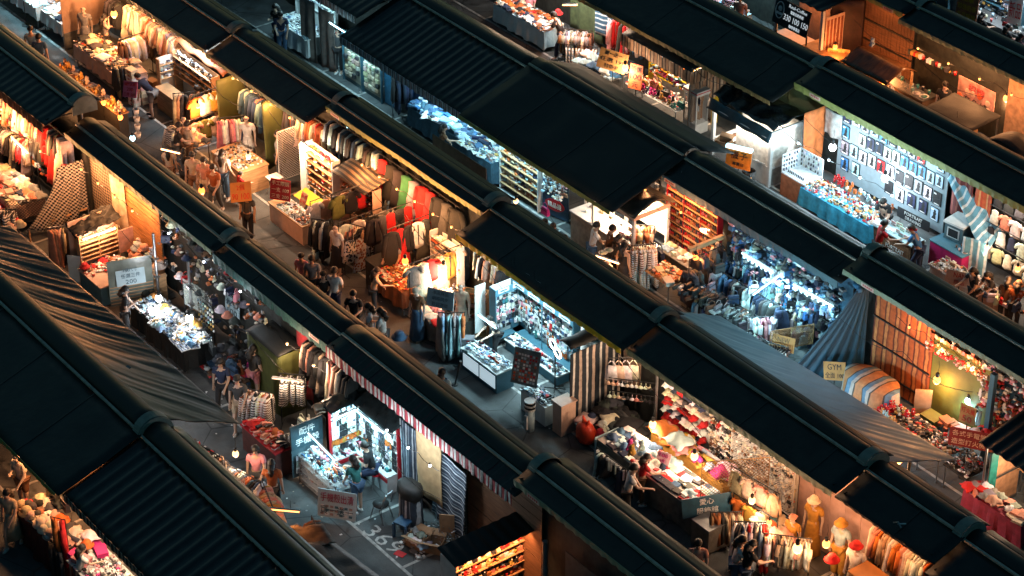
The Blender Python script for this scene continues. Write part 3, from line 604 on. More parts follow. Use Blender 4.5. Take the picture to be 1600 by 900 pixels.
def topgoods(x0, x1, y0, y1, z, nx, ny, kinds, cols, place, sc=1.0, skip=.05, rj=.4, rz=0, zj=.0):
    for j in range(ny):
        for i in range(nx):
            if random.random() < skip: continue
            x = x0+(x1-x0)*(i+.5+random.uniform(-.2, .2))/nx; y = y0+(y1-y0)*(j+.5+random.uniform(-.2, .2))/ny
            item(srt(kinds, j, i//4), srt(cols, i//3, j), place, (x, y, z+.003+random.uniform(0, zj)), rz+random.uniform(-rj, rj), sc*random.uniform(.85, 1.15))
def lattice(label, p, ang, w, h, z0, step=.1, m_=steel, diag=False, name='lattice_panel', cat='lattice panel'):
    t = thing(name, label, cat, (p[0], p[1], z0), ang); H = w/2
    for a, b in (((-H, 0, 0), (H, 0, 0)), ((-H, 0, h), (H, 0, h)), ((-H, 0, 0), (-H, 0, h)), ((H, 0, 0), (H, 0, h))):
        m = MB(); m.tube([a, b], .012, 5); part('frame_bar', m, m_, t)
    m = MB()
    if diag:
        n = int((w+h)/step)
        for k in range(n):
            q = k*step
            a = (-H+max(0, q-h), 0, min(q, h)); b = (-H+min(q, w), 0, max(0, q-w)); m.tube([a, b], .007, 4)
            a = (H-max(0, q-h), .008, min(q, h)); b = (H-min(q, w), .008, max(0, q-w)); m.tube([a, b], .007, 4)
    else:
        for k in range(1, int(w/step)): m.tube([(-H+k*step, 0, 0), (-H+k*step, 0, h)], .005, 4)
        for k in range(1, int(h/step)): m.tube([(-H, .006, k*step), (H, .006, k*step)], .005, 4)
    o = part('wire_grid', m, m_, t); o['kind'] = 'stuff'; return t
def curtain(label, a, b, z0, z1, m_, name='curtain', cat='curtain', fold=.05, freq=11, gather=0.0, skew=0.0):
    """cloth hung between two points; gather pulls the hem together, skew lets one lower corner be drawn aside"""
    a = Vector((a[0], a[1], 0)); b = Vector((b[0], b[1], 0)); d = b-a; L = d.length; mid = (a+b)/2; ang = math.atan2(d.y, d.x); s = random.random()*9
    m = MB(); m.sheet(lambda u, v: ((u-.5)*L*(1-gather*v)+skew*v*v, fold*math.sin(u*L*freq+s+math.sin(v*3)*.6)*(.25+.75*v)+.02*nz(u*5+s, v*4), z1-(z1-z0)*v), max(12, int(L*14)), 10, .014)
    o = link(name, m.mesh(name, m_, True), None, (mid.x, mid.y, 0), ang); tag(o, label, cat); return o
def board(label, a, b, z0, z1, m_, th=.025, name='partition_board', cat='partition', planks=0, horiz=False, battens=0, bm=None, group=None):
    a = Vector((a[0], a[1], 0)); b = Vector((b[0], b[1], 0)); d = b-a; L = d.length; mid = (a+b)/2; ang = math.atan2(d.y, d.x)
    t = thing(name, label, cat, (mid.x, mid.y, z0), ang, group); h = z1-z0; H = L/2
    if planks:
        for k in range(planks):
            m = MB(); e = .004+random.uniform(0, .004); j = random.uniform(0, .012)
            if horiz: m.box((-H, -th/2-j, h*k/planks+e), (H, th/2, h*(k+1)/planks-e))
            else: m.box((-H+L*k/planks+e, -th/2-j, 0), (-H+L*(k+1)/planks-e, th/2, h))
            part('plank', m, m_, t)
        m = MB(); m.box((-H, th/2+.002, 0), (H, th/2+.012, h)); part('backing', m, bm or darkmetal, t)
    else:
        m = MB(); m.box((-H, -th/2, 0), (H, th/2, h)); part('panel', m, m_, t)
    for k in range(battens):
        z = h*(k+.5)/battens; m = MB(); m.box((-H, -th/2-.045, z), (H, -th/2-.014, z+.04)); part('batten', m, bm or darkmetal, t)
    return t
def sign(label, lines, loc, w, h, ang, tilt=0.0, bg=white, im=ink, pole=True, roll=0.0, name='price_sign', hs=None, cat='sign', rows=0, extra=None):
    """a board with writing, its lower edge on a stand; ang turns its face, tilt leans it back"""
    t = thing(name, label, cat, (loc[0], loc[1], 0), ang); z = loc[2]; M = Matrix.Translation((0, 0, z)) @ Matrix.Rotation(-tilt, 4, 'X') @ Matrix.Rotation(roll, 4, 'Y')
    m = MB(); m.box((-w/2, 0, -h/2), (w/2, .018, h/2), 0, M); p = part('panel', m, bg, t)
    n = len(lines); hh = hs or [1]*n; tot = sum(hh)+.25*(n+1); y = h/2
    for k, q in enumerate(lines):
        lh = h*hh[k]/tot; y -= h*.25/tot+lh/2
        imk = im[k] if isinstance(im, (list, tuple)) else im
        ww = min(w*.86, lh*.95*len(q)*(1 if ord(q[0]) > 255 else .75))
        o = lettering(p, q, ww, lh*.86, imk, (0, 0, 0), None)
        if o: o.matrix_basis = M @ Matrix.Translation((0, -.001, y)) @ Matrix.Rotation(R(90), 4, 'X')
        y -= lh/2
    if pole:
        m = MB(); m.tube([(0, .03, 0), (0, .03, z-h*.4)], .014, 5); m.lathe([(.16, 0), (.16, .012), (.02, .02)], 10, 0, Matrix.Translation((0, .03, 0))); part('stand', m, darkmetal, t)
    return t
TUBEK = .26
def lamp(label, loc, col=WARM, power=30, r=.05, drop=.35, kind='bulb', name='bulb_lamp', size=.05, glow=30):
    t = thing(name, label, 'lamp', loc)
    r *= 1.55; e = emit('glow_%.2f_%.2f' % (col[1], col[2]), col if col[1] > .7 else (1, col[1]*.9, col[2]*.6), 8 if col[1] > .7 else 3)  # globe enlarged to stand in for the glare around the bulb
    m = MB(); m.ball((0, 0, 0), r, 12, 0, 1, 1, 1.15); part('bulb', m, e, t, True)
    m = MB(); m.lathe([(r*.45, r*.8), (r*.5, r*2.0), (r*.2, r*2.3)], 8); so_ = part('socket', m, darkmetal, t)
    m = MB(); m.tube([(0, 0, r*2.2), (.02, .01, r*2.2+drop*.5), (0, 0, r*2.2+drop)], .006, 4); part('cord', m, darkmetal, so_)
    l = bpy.data.lights.new('bulb_light', 'POINT'); l.energy = power*LAMP*.55; l.color = col; l.shadow_soft_size = .16
    lo = bpy.data.objects.new('bulb_light', l); COL.objects.link(lo); lo.parent = t; lo.location = (0, 0, -r*1.6-.05); return t
def tube_lamp(label, a, b, col=COOL, power=40, glow=14, name='tube_lamp', down=True, hanger=.25, aim=None):
    a = Vector(a); b = Vector(b); mid = (a+b)/2; d = b-a; L = d.length
    t = thing(name, label, 'lamp', mid); e = emit('tube_%.2f_%.2f_%d' % (col[1], col[2], glow), col, glow)
    m = MB(); m.tube([-d/2, d/2], .018, 8); part('tube', m, e, t, True)
    m = MB(); u = d.normalized()*.03
    for s in (-1, 1): m.tube([s*d/2, s*(d/2+u)], .024, 8)
    m.tube([-d/2+Vector((0, 0, .045)), d/2+Vector((0, 0, .045))], .022, 6); part('batten', m, white, t)
    if hanger:
        m = MB()
        for s in (-.3, .3): m.tube([d*s+Vector((0, 0, .05)), d*s+Vector((0, 0, .05+hanger))], .005, 4)
        part('hanger', m, darkmetal, t)
    l = bpy.data.lights.new('tube_light', 'AREA'); l.shape = 'RECTANGLE'; l.size = L; l.size_y = .06; l.energy = power*LAMP*TUBEK; l.color = col
    lo = bpy.data.objects.new('tube_light', l); COL.objects.link(lo); lo.parent = t; lo.location = (0, 0, -.03)
    x = d.normalized(); zz = Vector(aim).normalized()*-1 if aim else Vector((0, 0, 1)); zz = (zz-x*zz.dot(x)).normalized(); yv = zz.cross(x)
    lo.rotation_euler = Matrix((x, yv, zz)).transposed().to_euler(); return t
# ---------------------------------------------------------------- people and dress figures: one skinned body each, clothes and hair as its parts
def skinmesh(name, nodes, edges, root, mats, sub=1):
    me = bpy.data.meshes.new(name); keys = list(nodes); ix = {k: i for i, k in enumerate(keys)}
    me.from_pydata([nodes[k][0] for k in keys], [(ix[a], ix[b]) for a, b in edges], [])
    o = bpy.data.objects.new(name, me); md = o.modifiers.new('skin', 'SKIN'); md.use_smooth_shade = True; md.branch_smoothing = .3
    sv = me.skin_vertices[0].data
    for k in keys: r = nodes[k][1]; sv[ix[k]].radius = r if isinstance(r, tuple) else (r, r); sv[ix[k]].use_root = (k == root)
    if sub: s = o.modifiers.new('sub', 'SUBSURF'); s.levels = s.render_levels = sub
    out = baked(o)
    out.materials.clear()
    for q in mats: out.materials.append(q)
    return out
ARMS = dict(  # elbow and wrist for the right arm, from the shoulder, body facing +Y
    down=((.05, -.03, -.28), (.06, .03, -.53)), front=((.05, .06, -.26), (0, .29, -.24)), reach=((.04, .17, -.2), (-.01, .42, -.22)), low=((.05, .1, -.25), (0, .26, -.42)),
    phone=((.05, .02, -.27), (-.09, .22, -.18)), hip=((.13, -.1, -.23), (.05, .04, -.4)), head=((.14, .1, -.1), (-.03, .12, .12)), bag=((.07, -.02, -.28), (.09, .12, -.47)))
LEGS = dict(stand=((.01, .03, -.42), (.0, 0, -.82)), back=((.01, -.06, -.42), (.01, -.24, -.79)), fwd=((.0, .18, -.39), (.0, .2, -.8)), sit=((.03, .4, -.02), (.02, .42, -.42)), cross=((-.02, .38, .04), (-.22, .52, -.28)), sitwide=((.14, .36, -.02), (.14, .4, -.42)))
POSE = {}
def figure_meshes(pose, top, low, hairlen):
    """pose = (lean, arm right, arm left, leg right, leg left, seat height or None)"""
    key = (pose, top, low, hairlen)
    if key in POSE: return POSE[key]
    lean, ar, al, lr, ll, seat = pose
    ph = .92 if seat is None else seat+.1
    Rm = Matrix.Rotation(-lean, 3, 'X'); P0 = Vector((0, 0, ph))
    def T(x, y, z): return P0+Rm @ Vector((x, y, z-.92))
    J = {'pel': P0.copy(), 'spi': T(0, .01, 1.1), 'che': T(0, .0, 1.28), 'nb': T(0, -.01, 1.43), 'nk': T(0, .0, 1.49)}
    hl = Matrix.Rotation(-lean*.6-.15, 3, 'X'); B = J['nk']
    def Hd(x, y, z): return B+hl @ Vector((x, y, z))
    J.update(hd=Hd(0, .015, .06), hm=Hd(0, .01, .125), ht=Hd(0, 0, .19), nose=Hd(0, .112, .085))
    for s, q, arm, leg in ((1, 'r', ar, lr), (-1, 'l', al, ll)):
        sh = T(s*.175, -.01, 1.39); J['sh'+q] = sh
        e, w = ARMS[arm]; mir = lambda v: Vector((s*v[0], v[1], v[2]))
        RA = Matrix.Rotation(-lean*.45, 3, 'X')
        J['el'+q] = sh+RA @ mir(e); J['wr'+q] = sh+RA @ mir(w)
        J['hip'+q] = P0+Vector((s*.09, 0, -.04)); k, a = LEGS[leg]
        J['kn'+q] = J['hip'+q]+mir(k); an = J['hip'+q]+mir(a); an.z = max(.08, an.z) if seat is not None and leg != 'cross' else an.z
        if seat is None: an.z = .08 if leg in ('stand', 'fwd') else .11
        J['an'+q] = an; J['to'+q] = an+Vector((s*.02, .15, -.05))
    RAD = dict(pel=(.125, .105), spi=(.115, .095), che=(.135, .105), nb=(.075, .065), nk=.05, hd=(.066, .07), hm=(.082, .095), ht=(.05, .06), nose=.014)
    n = {k: (J[k], RAD[k]) for k in RAD}; ed = [('pel', 'spi'), ('spi', 'che'), ('che', 'nb'), ('nb', 'nk'), ('nk', 'hd'), ('hd', 'hm'), ('hm', 'ht'), ('hd', 'nose')]
    for s, q in ((1, 'r'), (-1, 'l')):
        for k, r in (('sh', .062), ('el', .042), ('wr', .028), ('hip', .088), ('kn', .058), ('an', .04), ('to', .035)): n[k+q] = (J[k+q], r)
        n['ear'+q] = (Hd(s*.092, -.005, .09), .016); ed.append(('hm', 'ear'+q))
        ed += [('che', 'sh'+q), ('sh'+q, 'el'+q), ('el'+q, 'wr'+q), ('pel', 'hip'+q), ('hip'+q, 'kn'+q), ('kn'+q, 'an'+q), ('an'+q, 'to'+q)]
        f = (J['wr'+q]-J['el'+q]).normalized(); sd = Vector((1, 0, 0)); sd = (sd-f*sd.dot(f)).normalized(); pn = f.cross(sd); pn = pn if pn.z < 0 else -pn
        pm = J['wr'+q]+f*.075; n['pa'+q] = (pm, (.034, .02)); ed.append(('wr'+q, 'pa'+q))
        for k, (o, L) in enumerate(((-.03, .062), (-.01, .075), (.01, .07), (.03, .055))):
            a = pm+f*.035+sd*o; b = a+f*L*.55+pn*.008; c = b+f*L*.35+pn*.03
            for t, p in (('a', a), ('b', b), ('c', c)): n['f%d%s%s' % (k, t, q)] = (p, .0088)
            ed += [('pa'+q, 'f%da%s' % (k, q)), ('f%da%s' % (k, q), 'f%db%s' % (k, q)), ('f%db%s' % (k, q), 'f%dc%s' % (k, q))]
        a = J['wr'+q]+f*.04-sd*s*.03+pn*.01; b = a+f*.045-sd*s*.022+pn*.015
        n['th'+q] = (a, .011); n['tb'+q] = (b, .009); ed += [('wr'+q, 'th'+q), ('th'+q, 'tb'+q)]
    out = {'body': skinmesh('body', n, ed, 'pel', [skinm])}
    # shirt
    c = {k: (J[k], r) for k, r in (('spi', (.138, .118)), ('che', (.158, .128)), ('nb', (.085, .075)))}; ce = [('spi', 'che'), ('che', 'nb')]
    c['hem'] = (J['pel']+Rm @ Vector((0, 0, -.02)), (.148, .128)); ce.append(('hem', 'spi'))
    for q in 'rl':
        c['sh'+q] = (J['sh'+q], .082); ce.append(('che', 'sh'+q))
        if top == 'long': c['el'+q] = (J['el'+q], .06); c['wr'+q] = (J['wr'+q], .042); ce += [('sh'+q, 'el'+q), ('el'+q, 'wr'+q)]
        elif top != 'sleeveless': c['el'+q] = (J['sh'+q].lerp(J['el'+q], .7), .07); ce.append(('sh'+q, 'el'+q))
    out['shirt'] = skinmesh('shirt', c, ce, 'che', [cloth])
    if low in ('long', 'shorts', 'wide'):
        c = {'pel': (J['pel'], (.142, .122))}; ce = []
        for q in 'rl':
            c['hip'+q] = (J['hip'+q], .108); ce.append(('pel', 'hip'+q))
            if low == 'shorts': c['kn'+q] = (J['hip'+q].lerp(J['kn'+q], .8), .09); ce.append(('hip'+q, 'kn'+q))
            else:
                k = .092 if low == 'wide' else .074; c['kn'+q] = (J['kn'+q], k); c['an'+q] = (J['kn'+q].lerp(J['an'+q], .93), .1 if low == 'wide' else .062); ce += [('hip'+q, 'kn'+q), ('kn'+q, 'an'+q)]
        out['trousers'] = skinmesh('trousers', c, ce, 'pel', [cloth])
    else:
        L = {'skirt': .5, 'longskirt': .78, 'dress': .62, 'longdress': .84}[low]; m = MB()
        m.add(*tubeprofile([(ph+.1, .125, .11, 0), (ph, .15, .135, 0), (ph-L*.5, .19, .17, 0), (ph-L, .25, .22, 0)], 16, fold=8)); out['skirt'] = fixn(m.mesh('skirt', cloth, True))
    if hairlen is not None:
        m = MB(); e = Hd(0, -.022, .128); m.ball((0, 0, 0), .112, 10, 0, .92, 1.02, 1.02); m.v = [tuple(e+hl @ Vector((q[0], q[1]-(.03 if q[2] < -.02 else 0), q[2]*(1 if q[2] > 0 else .8)))) for q in m.v]
        if hairlen: m.tube([Hd(0, -.07, .1), Hd(0, -.11, .0), Hd(0, -.13, 0)+Vector((0, -.02, -.12*hairlen)), Hd(0, -.12, 0)+Vector((0, -.02, -.32*hairlen))], [.09, .095, .085, .04], 8)
        out['hair'] = fixn(m.mesh('hair', hairm, True))
    for q in 'rl':
        m = MB(); a = J['an'+q]; m.add(*tubeprofile([(a.z-.01, .045, .06, 0), (a.z-.05, .05, .12, 0), (a.z-.08, .05, .13, 0)], 10, fold=0, jit=0), 0, Matrix.Translation((a.x, a.y+.05, 0))); out['shoe'+q] = fixn(m.mesh('shoe', plastic, True))
        m = MB(); e = Hd(.034 if q == 'r' else -.034, .098, .105); m.ball(e, .012, 6); out['eye'+q] = fixn(m.mesh('eye', ink))
    m = MB(); e = Hd(0, .093, .045); m.box((e.x-.024, e.y-.01, e.z-.005), (e.x+.024, e.y+.006, e.z+.006)); out['mouth'] = m.mesh('mouth', inkred)
    POSE[key] = out; return out
SK = ((.52, .33, .24), (.46, .29, .2), (.56, .37, .28))
PO = dict(stand=(.03, 'down', 'down', 'stand', 'stand', None), browse=(.22, 'reach', 'low', 'stand', 'stand', None), walk=(.05, 'down', 'low', 'fwd', 'back', None), bend=(.95, 'reach', 'low', 'fwd', 'stand', None), lean=(.5, 'reach', 'reach', 'stand', 'fwd', None),
          phone=(.1, 'phone', 'low', 'stand', 'stand', None), sitphone=(.3, 'phone', 'phone', 'cross', 'sitwide', .46), sit=(.15, 'front', 'low', 'sit', 'sit', .46), hip=(.0, 'hip', 'down', 'stand', 'stand', None), bag=(.06, 'bag', 'front', 'stand', 'fwd', None), headarm=(.02, 'head', 'front', 'stand', 'stand', None))
def person(label, x, y, ang, pose='stand', shirt='black', lower='navy', top='short', low='long', hair=0, h=1.68, shoe='white', hat=None, skin=None, cat='person', name='person', z=0, haircol=(.012, .009, .007)):
    me = figure_meshes(PO[pose], top, low, hair); s = h/1.72
    t = link(name, me['body'], None, (x, y, z), ang-math.pi/2, skin or pick(SK), None, s); tag(t, label, cat)
    for k, q in me.items():
        if k == 'body': continue
        nm = 'shoe' if k[:4] == 'shoe' else 'eye' if k[:3] == 'eye' else k
        if cat == 'mannequin' and nm in ('eye', 'mouth', 'hair'): continue
        o = link(nm, q, t)
        o.color = (*(C[shirt] if nm == 'shirt' else C[lower] if nm in ('trousers', 'skirt') else C[shoe]), 1)
    if hat:
        hm_ = me['hair'] if 'hair' in me else me['body']
        zt = max(v.co.z for v in me['body'].vertices); tp = max(me['body'].vertices, key=lambda v: v.co.z).co
        link(hat[0], shape((hat[0], 0, None), lambda: fixn(globals()['S_'+hat[0]]())), t, (tp.x, tp.y-.01, zt-.085), 0, C[hat[1]])
    return t
def mannequin(label, x, y, ang, shirt, lower, top='short', low='dress', hat=None, h=1.72, pose='stand', z=0):
    return person(label, x, y, ang, pose, shirt, lower, top, low, None, h, 'beige', hat, (.55, .42, .34), 'mannequin', 'mannequin', z)
def D(r,d):return YR[r]-d
WARMS=['cream','beige','white','salmon','rust','brown'];DARKS=['black','charcoal','navy','black','grey'];LIGHT=['white','cream','paleblue','white','beige']
MIX=['white','cream','red','navy','pink','black','paleblue','beige','orange','teal']
CASES=['white','paleblue','black','black','navy','grey','teal','white','charcoal','navy','white','denim','charcoal','black','paleblue','pink','white','red']
tanboard=mat('tan_board',(.36,.235,.16),.8,var=.15);greytarp=mat('grey_tarp',(.14,.15,.14),.8);olivetarp=mat('olive_tarp',(.065,.075,.018),.75,var=.3,scale=2)
browntarp=mat('brown_tarp',(.20,.07,.025),.7,var=.4);deepblue=mat('blue_laminate',(.05,.14,.19),.5,var=.15);navyst=stripes('navy_white_stripe',[(.015,.025,.04),(.66,.66,.64),(.02,.03,.045),(.52,.42,.35)],0,.42,.85,widths=[0,.32,.5,.82])
redlam=mat('red_laminate',(.42,.012,.02),.45,var=.1);mauve=mat('mauve_board',(.34,.24,.22),.75,var=.15);clearp=glass('clear_plastic');yellowb=mat('yellow_board',(.55,.38,.02),.5,var=.1);pinkb=mat('pink_card',(.62,.16,.28),.7,var=.08);orangeb=mat('orange_card',(.62,.10,.03),.7,var=.1);yelcard=mat('ochre_card',(.40,.20,.06),.75,var=.15);bluec=mat('pale_blue_card',(.42,.55,.60),.7,var=.1)
r=3
for px,py,c,lw,po,lb in ((262,228,'beige','brown','walk','stroller in beige by the hanging cups'),(333,262,'rust','charcoal','walk','stroller in rust beside the long haired woman'),(286,236,'charcoal','black','phone','stroller in charcoal below the tube lamp'),(487,405,'grey','black','walk','man in grey walking past the black coats'),(505,425,'black','denim','walk','man in black and jeans walking behind the man in grey'),(471,395,'pink','charcoal','walk','woman in pink walking past the peach counter'),(521,428,'white','navy','phone','woman in white standing near the black pinafore'),(48,48,'paleblue','denim','walk','stroller in pale blue at the upper left tables'),(60,62,'denim','navy','walk','stroller in dark blue at the upper left tables'),(690,588,'paleblue','navy','walk','child in pale blue in the aisle by the leaning pole'),(845,735,'charcoal','black','walk','stroller in charcoal near the striped ornament')):
    person(lb,*g(px,py,1.5)[:2],R(random.choice((-40,140,-60,120))),po,c,lw,hair=random.choice((0,.5,.9)),h=random.uniform(1.5,1.72))
# --- far left: clothes on white tables, tan board, boutique
table('white table of folded clothes left of the tan board',-25,-22.4,D(3,1.7),D(3,.7),top=white,cloth_=white,drop=.4)
topgoods(-25,-22.4,D(3,1.7),D(3,.7),.765,9,4,['folded','heap'],['white','paleblue','white','rust','navy','grey'],'on the white table left of the tan board',rj=.8)
table('second white clothes table close to the tan board',-22.2,-20.8,D(3,1.6),D(3,.5),top=white,cloth_=white,drop=.4)
topgoods(-22.2,-20.8,D(3,1.6),D(3,.5),.765,5,4,['folded','heap'],['white','white','rust','navy','paleblue'],'on the second white table by the tan board',rj=.8)
sign('orange red handwritten sign above the white tables at upper left',['特價 100','全面出清','200'],(-22.9,D(3,1.9),1.35),.75,.5,R(15),R(15),bg=orangeb,im=inkred,roll=R(-12))
board('tan hanging board at the left of the dress shop',(-20.4,D(3,1.75)),(-20.4,D(3,.1)),.62,2.1,tanboard,name='hanging_board')
curtain('grey tarp skirt below the tan board',(-20.42,D(3,1.75)),(-20.42,D(3,.1)),.02,.6,greytarp,fold=.02,name='tarp_skirt',cat='tarp')
mannequin('tall dress figure in a long pale grey dress before the tan board',-19.8,D(3,1.25),R(-50),'grey','grey',low='longdress')
person('woman with long dark hair in a grey top seen from behind beside the grey dress',-19.0,D(3,.95),R(70),'headarm','grey','charcoal',hair=1,h=1.62)
rack('rail of beige knitwear behind the piled table in the dress shop',(-17.3,D(3,1.35)),(-17.3,D(3,.25)),1.5,['shirt','vest','jacket'],['cream','beige','cream','white','brown'],'on the beige rail of the dress shop',n=17)
rack('wall rail of cream and rust clothes at the back of the dress shop',(-18.8,D(3,.2)),(-15.4,D(3,.2)),1.95,['shirt','dress','jacket','scarf'],['cream','beige','rust','salmon','grey','cream'],'on the back rail of the dress shop',n=34,stand=False)
rack('black clothes rail next to the woman in grey',(-19.6,D(3,.35)),(-18.9,D(3,.35)),1.9,['shirt','jacket'],['black','charcoal'],'on the short rail behind the woman in grey',n=9,stand=False)
table('low table heaped with folded clothes in the dress shop',-19.2,-16.5,D(3,2.0),D(3,1.05),.78,cloth_=peach,drop=.45)
topgoods(-19.2,-16.5,D(3,2.0),D(3,1.05),.79,9,4,['folded','folded','heap','cushion'],['cream','beige','white','cream','salmon','charcoal'],'on the heaped table of the dress shop',rj=.5,zj=.12)
for k in range(10):item('carton',pick(['white','white','cream','pink']),'stacked in the tall tower by the bending man',(-15.75+random.uniform(-.02,.02),D(3,1.8),k*.124),R(4),1)
for k in range(9):item('carton',pick(['cream','white','beige']),'stacked in the second tower by the bending man',(-15.7,D(3,1.5)+random.uniform(-.02,.02),k*.124),R(-6),1)
for k in range(6):item('carton',pick(['brown','beige']),'stacked in the brown tower behind the white cartons',(-15.6,D(3,1.2),k*.124),R(8),1)
rack('short rail of dark and tan trousers in front of the carton towers',(-16.5,D(3,2.05)),(-16.2,D(3,1.5)),1.15,['trousers','skirt'],['black','beige','charcoal','grey'],'on the short rail before the carton towers',n=8)
person('man in a navy shirt and grey shorts bending over cartons',-14.6,D(3,1.75),R(205),'bend','navy','grey',low='shorts',shoe='black')
sign('tilted pink sign on the aisle below the bending man',['HAPPY SECRET','200','三件 500'],(-14.9,D(3,2.35),1.05),.62,.5,R(10),R(25),bg=pinkb,im=inkred,roll=R(-14))
# watch and sunglasses stall
s=shelf('brightly lit display wall of watches under a brown tarp',(-14.0,D(3,.35),.0),0,2.3,1.75,.3,4,frame=woodL,back=white,z0=.95)
for q in range(4):wallgoods(s,2.2,1.0+q*.2,1.17+q*.2,20,1,['glasses','gadget','bottle'],['white','paleblue','black','white','navy'],'on the lit watch wall under the brown tarp',y=-.16,sc=.9)
b=shelf('narrow lit side case of watches',(-15.3,D(3,.75),0),R(90),.8,1.6,.2,3,frame=woodL,back=white,z0=.9)
wallgoods(b,.75,.95,1.5,6,4,['pack','gadget'],['white','paleblue','navy'],'in the narrow side case of the watch stall',y=-.12)
m=MB();m.sheet(lambda u,v:(-15.4+2.9*u,D(3,.42)+.3*v,1.9+.05*math.sin(u*17)+.05*nz(u*6,v*5)+.1*math.sin(v*3)),20,6,.02)
tag(part('loose_tarp',m,browntarp,None,True),'crumpled brown tarp over the lit watch wall','tarp')
counter('l-shaped wooden counter of the watch stall',-15.1,-13.5,D(3,1.35),D(3,.95),.75,top=woodL,body=wood)
person('seated shopkeeper in navy behind the wooden watch counter',-13.35,D(3,.8),R(200),'sit','navy','black',low='shorts')
lamp('warm bulb at the eave over the dress shop',g(178,22,2.1),WARM,120,r=.07)
tube_lamp('cool tube lamp hung over the lit watch wall',(-15.0,D(3,.5),2.48),(-13.2,D(3,.5),2.48),(.85,.95,1),120,aim=(0,.5,-1))
fill_festoon('added cable of small fill bulbs over the dress shop','over the dress shop',3,-24,-15.4,.75,2.5,7,WARM,22)
fill_festoon('added cable of small fill bulbs over the t-shirts and trinket table','over the t-shirts and trinket table',3,-12.8,-7.6,.8,2.45,5,WARM,24)
fill_festoon('cable of small bulbs over the black and red clothes','over the black and red clothes',3,-4.9,.2,.75,2.5,6,WARM,22)
tube_lamp('cool tube lamp at the far upper left corner',(-24.5,D(3,1.4),2.3),(-21.5,D(3,1.4),2.3),COOL,130)
lamp('warm starry bulb on the far edge of the hood below the carton towers',g(162,160,2.5),AMBER,30)
lamp('second warm bulb on the far edge of the hood, right of the first',g(188,183,2.5),AMBER,30)
lamp('white bulb among cable reels below the pink sign',g(207,216,2.4),COOL,18)
t=thing('hanging_cups','string of white cups hanging beside the pink sign','cups',(*g(216,215,1.0)[:2],1.0))
for k in range(4):m=MB();m.lathe([(.07,0),(.1,.16),(.09,.16),(.06,.01),(.001,.01)],10,0,Matrix.Translation((.01*k,0,.27*k)));part('cup',m,white,t,True)
m=MB();m.tube([(0,0,0),(0,0,1.6)],.006,4);part('cord',m,darkmetal,t)
for q in range(4):
    a=g(108+q*24,108+q*19,2.25);counter(['ledge of the far stall roof at upper left, first part','ledge of the far stall roof at upper left, second part','ledge of the far stall roof at upper left, third part','ledge of the far stall roof at upper left, fourth part'][q],a.x-.45,a.x+.45,a.y-.15,a.y+.15,2.2,top=wood,body=black,name='goods_ledge',cat='ledge')
    topgoods(a.x-.45,a.x+.45,a.y-.15,a.y+.15,2.2,6,2,['cup','dish','bottle','toy'],['gold','brown','white','charcoal','cream'],'on the far stall ledge at upper left')
fill_festoon('cable of warm bulbs along the far stall ledge at upper left','along the far stall ledge at upper left',2,-16.2,-11.9,-1.5,2.55,3,AMBER,14)
# t-shirt rack and clothes
curtain('olive curtain at the right end of the t-shirt rack',(-11.75,D(3,1.1)),(-11.75,D(3,.1)),.1,2.25,olivetarp,freq=9)
rack('rail of orange and white t-shirts by the olive curtain',(-12.2,D(3,1.75)),(-12.2,D(3,.45)),1.75,['tshirt'],['orange','white','mustard','white'],'on the upper t-shirt rail by the olive curtain',n=4,face=R(90))
rack('lower rail of salmon and white t-shirts by the olive curtain',(-11.95,D(3,2.0)),(-11.95,D(3,.6)),1.1,['tshirt'],['salmon','olive','white','denim'],'on the lower t-shirt rail by the olive curtain',n=4,face=R(90),drop=.02)
rack('rail of dark jackets left of the orange t-shirt',(-13.0,D(3,1.9)),(-12.7,D(3,1.3)),1.55,['jacket','coat'],['brown','charcoal','beige'],'on the jacket rail left of the orange t-shirt',n=6)
lamp('warm bulb in front of the hanging t-shirts',g(309,165,1.55),WARM,60)
table('table of hats and t-shirts in front of the t-shirt rack',-11.9,-10.9,D(3,2.5),D(3,1.9),.8)
topgoods(-11.9,-10.9,D(3,2.5),D(3,1.9),.8,4,3,['heap','folded','hat'],['salmon','cream','beige','charcoal'],'on the table before the t-shirt rack')
mannequin('dress form in a salmon top beside the round rack',-11.6,D(3,2.35),R(-60),'salmon','charcoal',h=1.55)
rack('low rack of dark striped clothes beside the salmon top',(-12.3,D(3,2.45)),(-11.9,D(3,2.45)),1.05,['shirt'],DARKS+['white'],'on the low rack beside the salmon top',n=9,pat=clothS)
person('young man in black with short hair by the pink sign',*g(272,193,1.62)[:2],R(60),'browse','black','charcoal')
person('man in a grey tank top next to the young man in black',*g(290,194,1.58)[:2],R(100),'phone','beige','brown')
rack('back rail of jeans and denim at the eave right of the t-shirts',(-11.6,D(3,.25)),(-9.9,D(3,.25)),1.9,['trousers','jacket'],['denim','navy','paleblue','denim','salmon'],'on the denim rail under the eave',n=16,stand=False)
mannequin('figure in a white dress left of the green curtain',-10.25,D(3,1.0),R(-50),'white','white',low='dress')
rack('rail of pink and cream clothes next to the white dress',(-10.9,D(3,1.6)),(-10.6,D(3,.9)),1.5,['shirt','dress'],['pink','red','white','denim'],'on the rail left of the white dress figure',n=8)
rack('back rail of black and rust clothes right of the green curtain',(-9.2,D(3,.2)),(-7.1,D(3,.2)),2.4,['coat','dress','trousers'],['black','rust','charcoal','red','cream','navy'],'on the back rail right of the green curtain',n=18,stand=False)
curtain('bright olive green curtain hanging beside the white dress',(-9.35,D(3,1.0)),(-9.35,D(3,.25)),.25,2.5,olivetarp,freq=8,gather=.1)
lamp('bare amber bulb over the crowd at the aisle',g(315,298,2.5),AMBER,70,r=.06)
tube_lamp('warm tube lamp on the aisle above the strolling crowd',g(252,233,2.5),g(281,240,2.5),WARM,25)
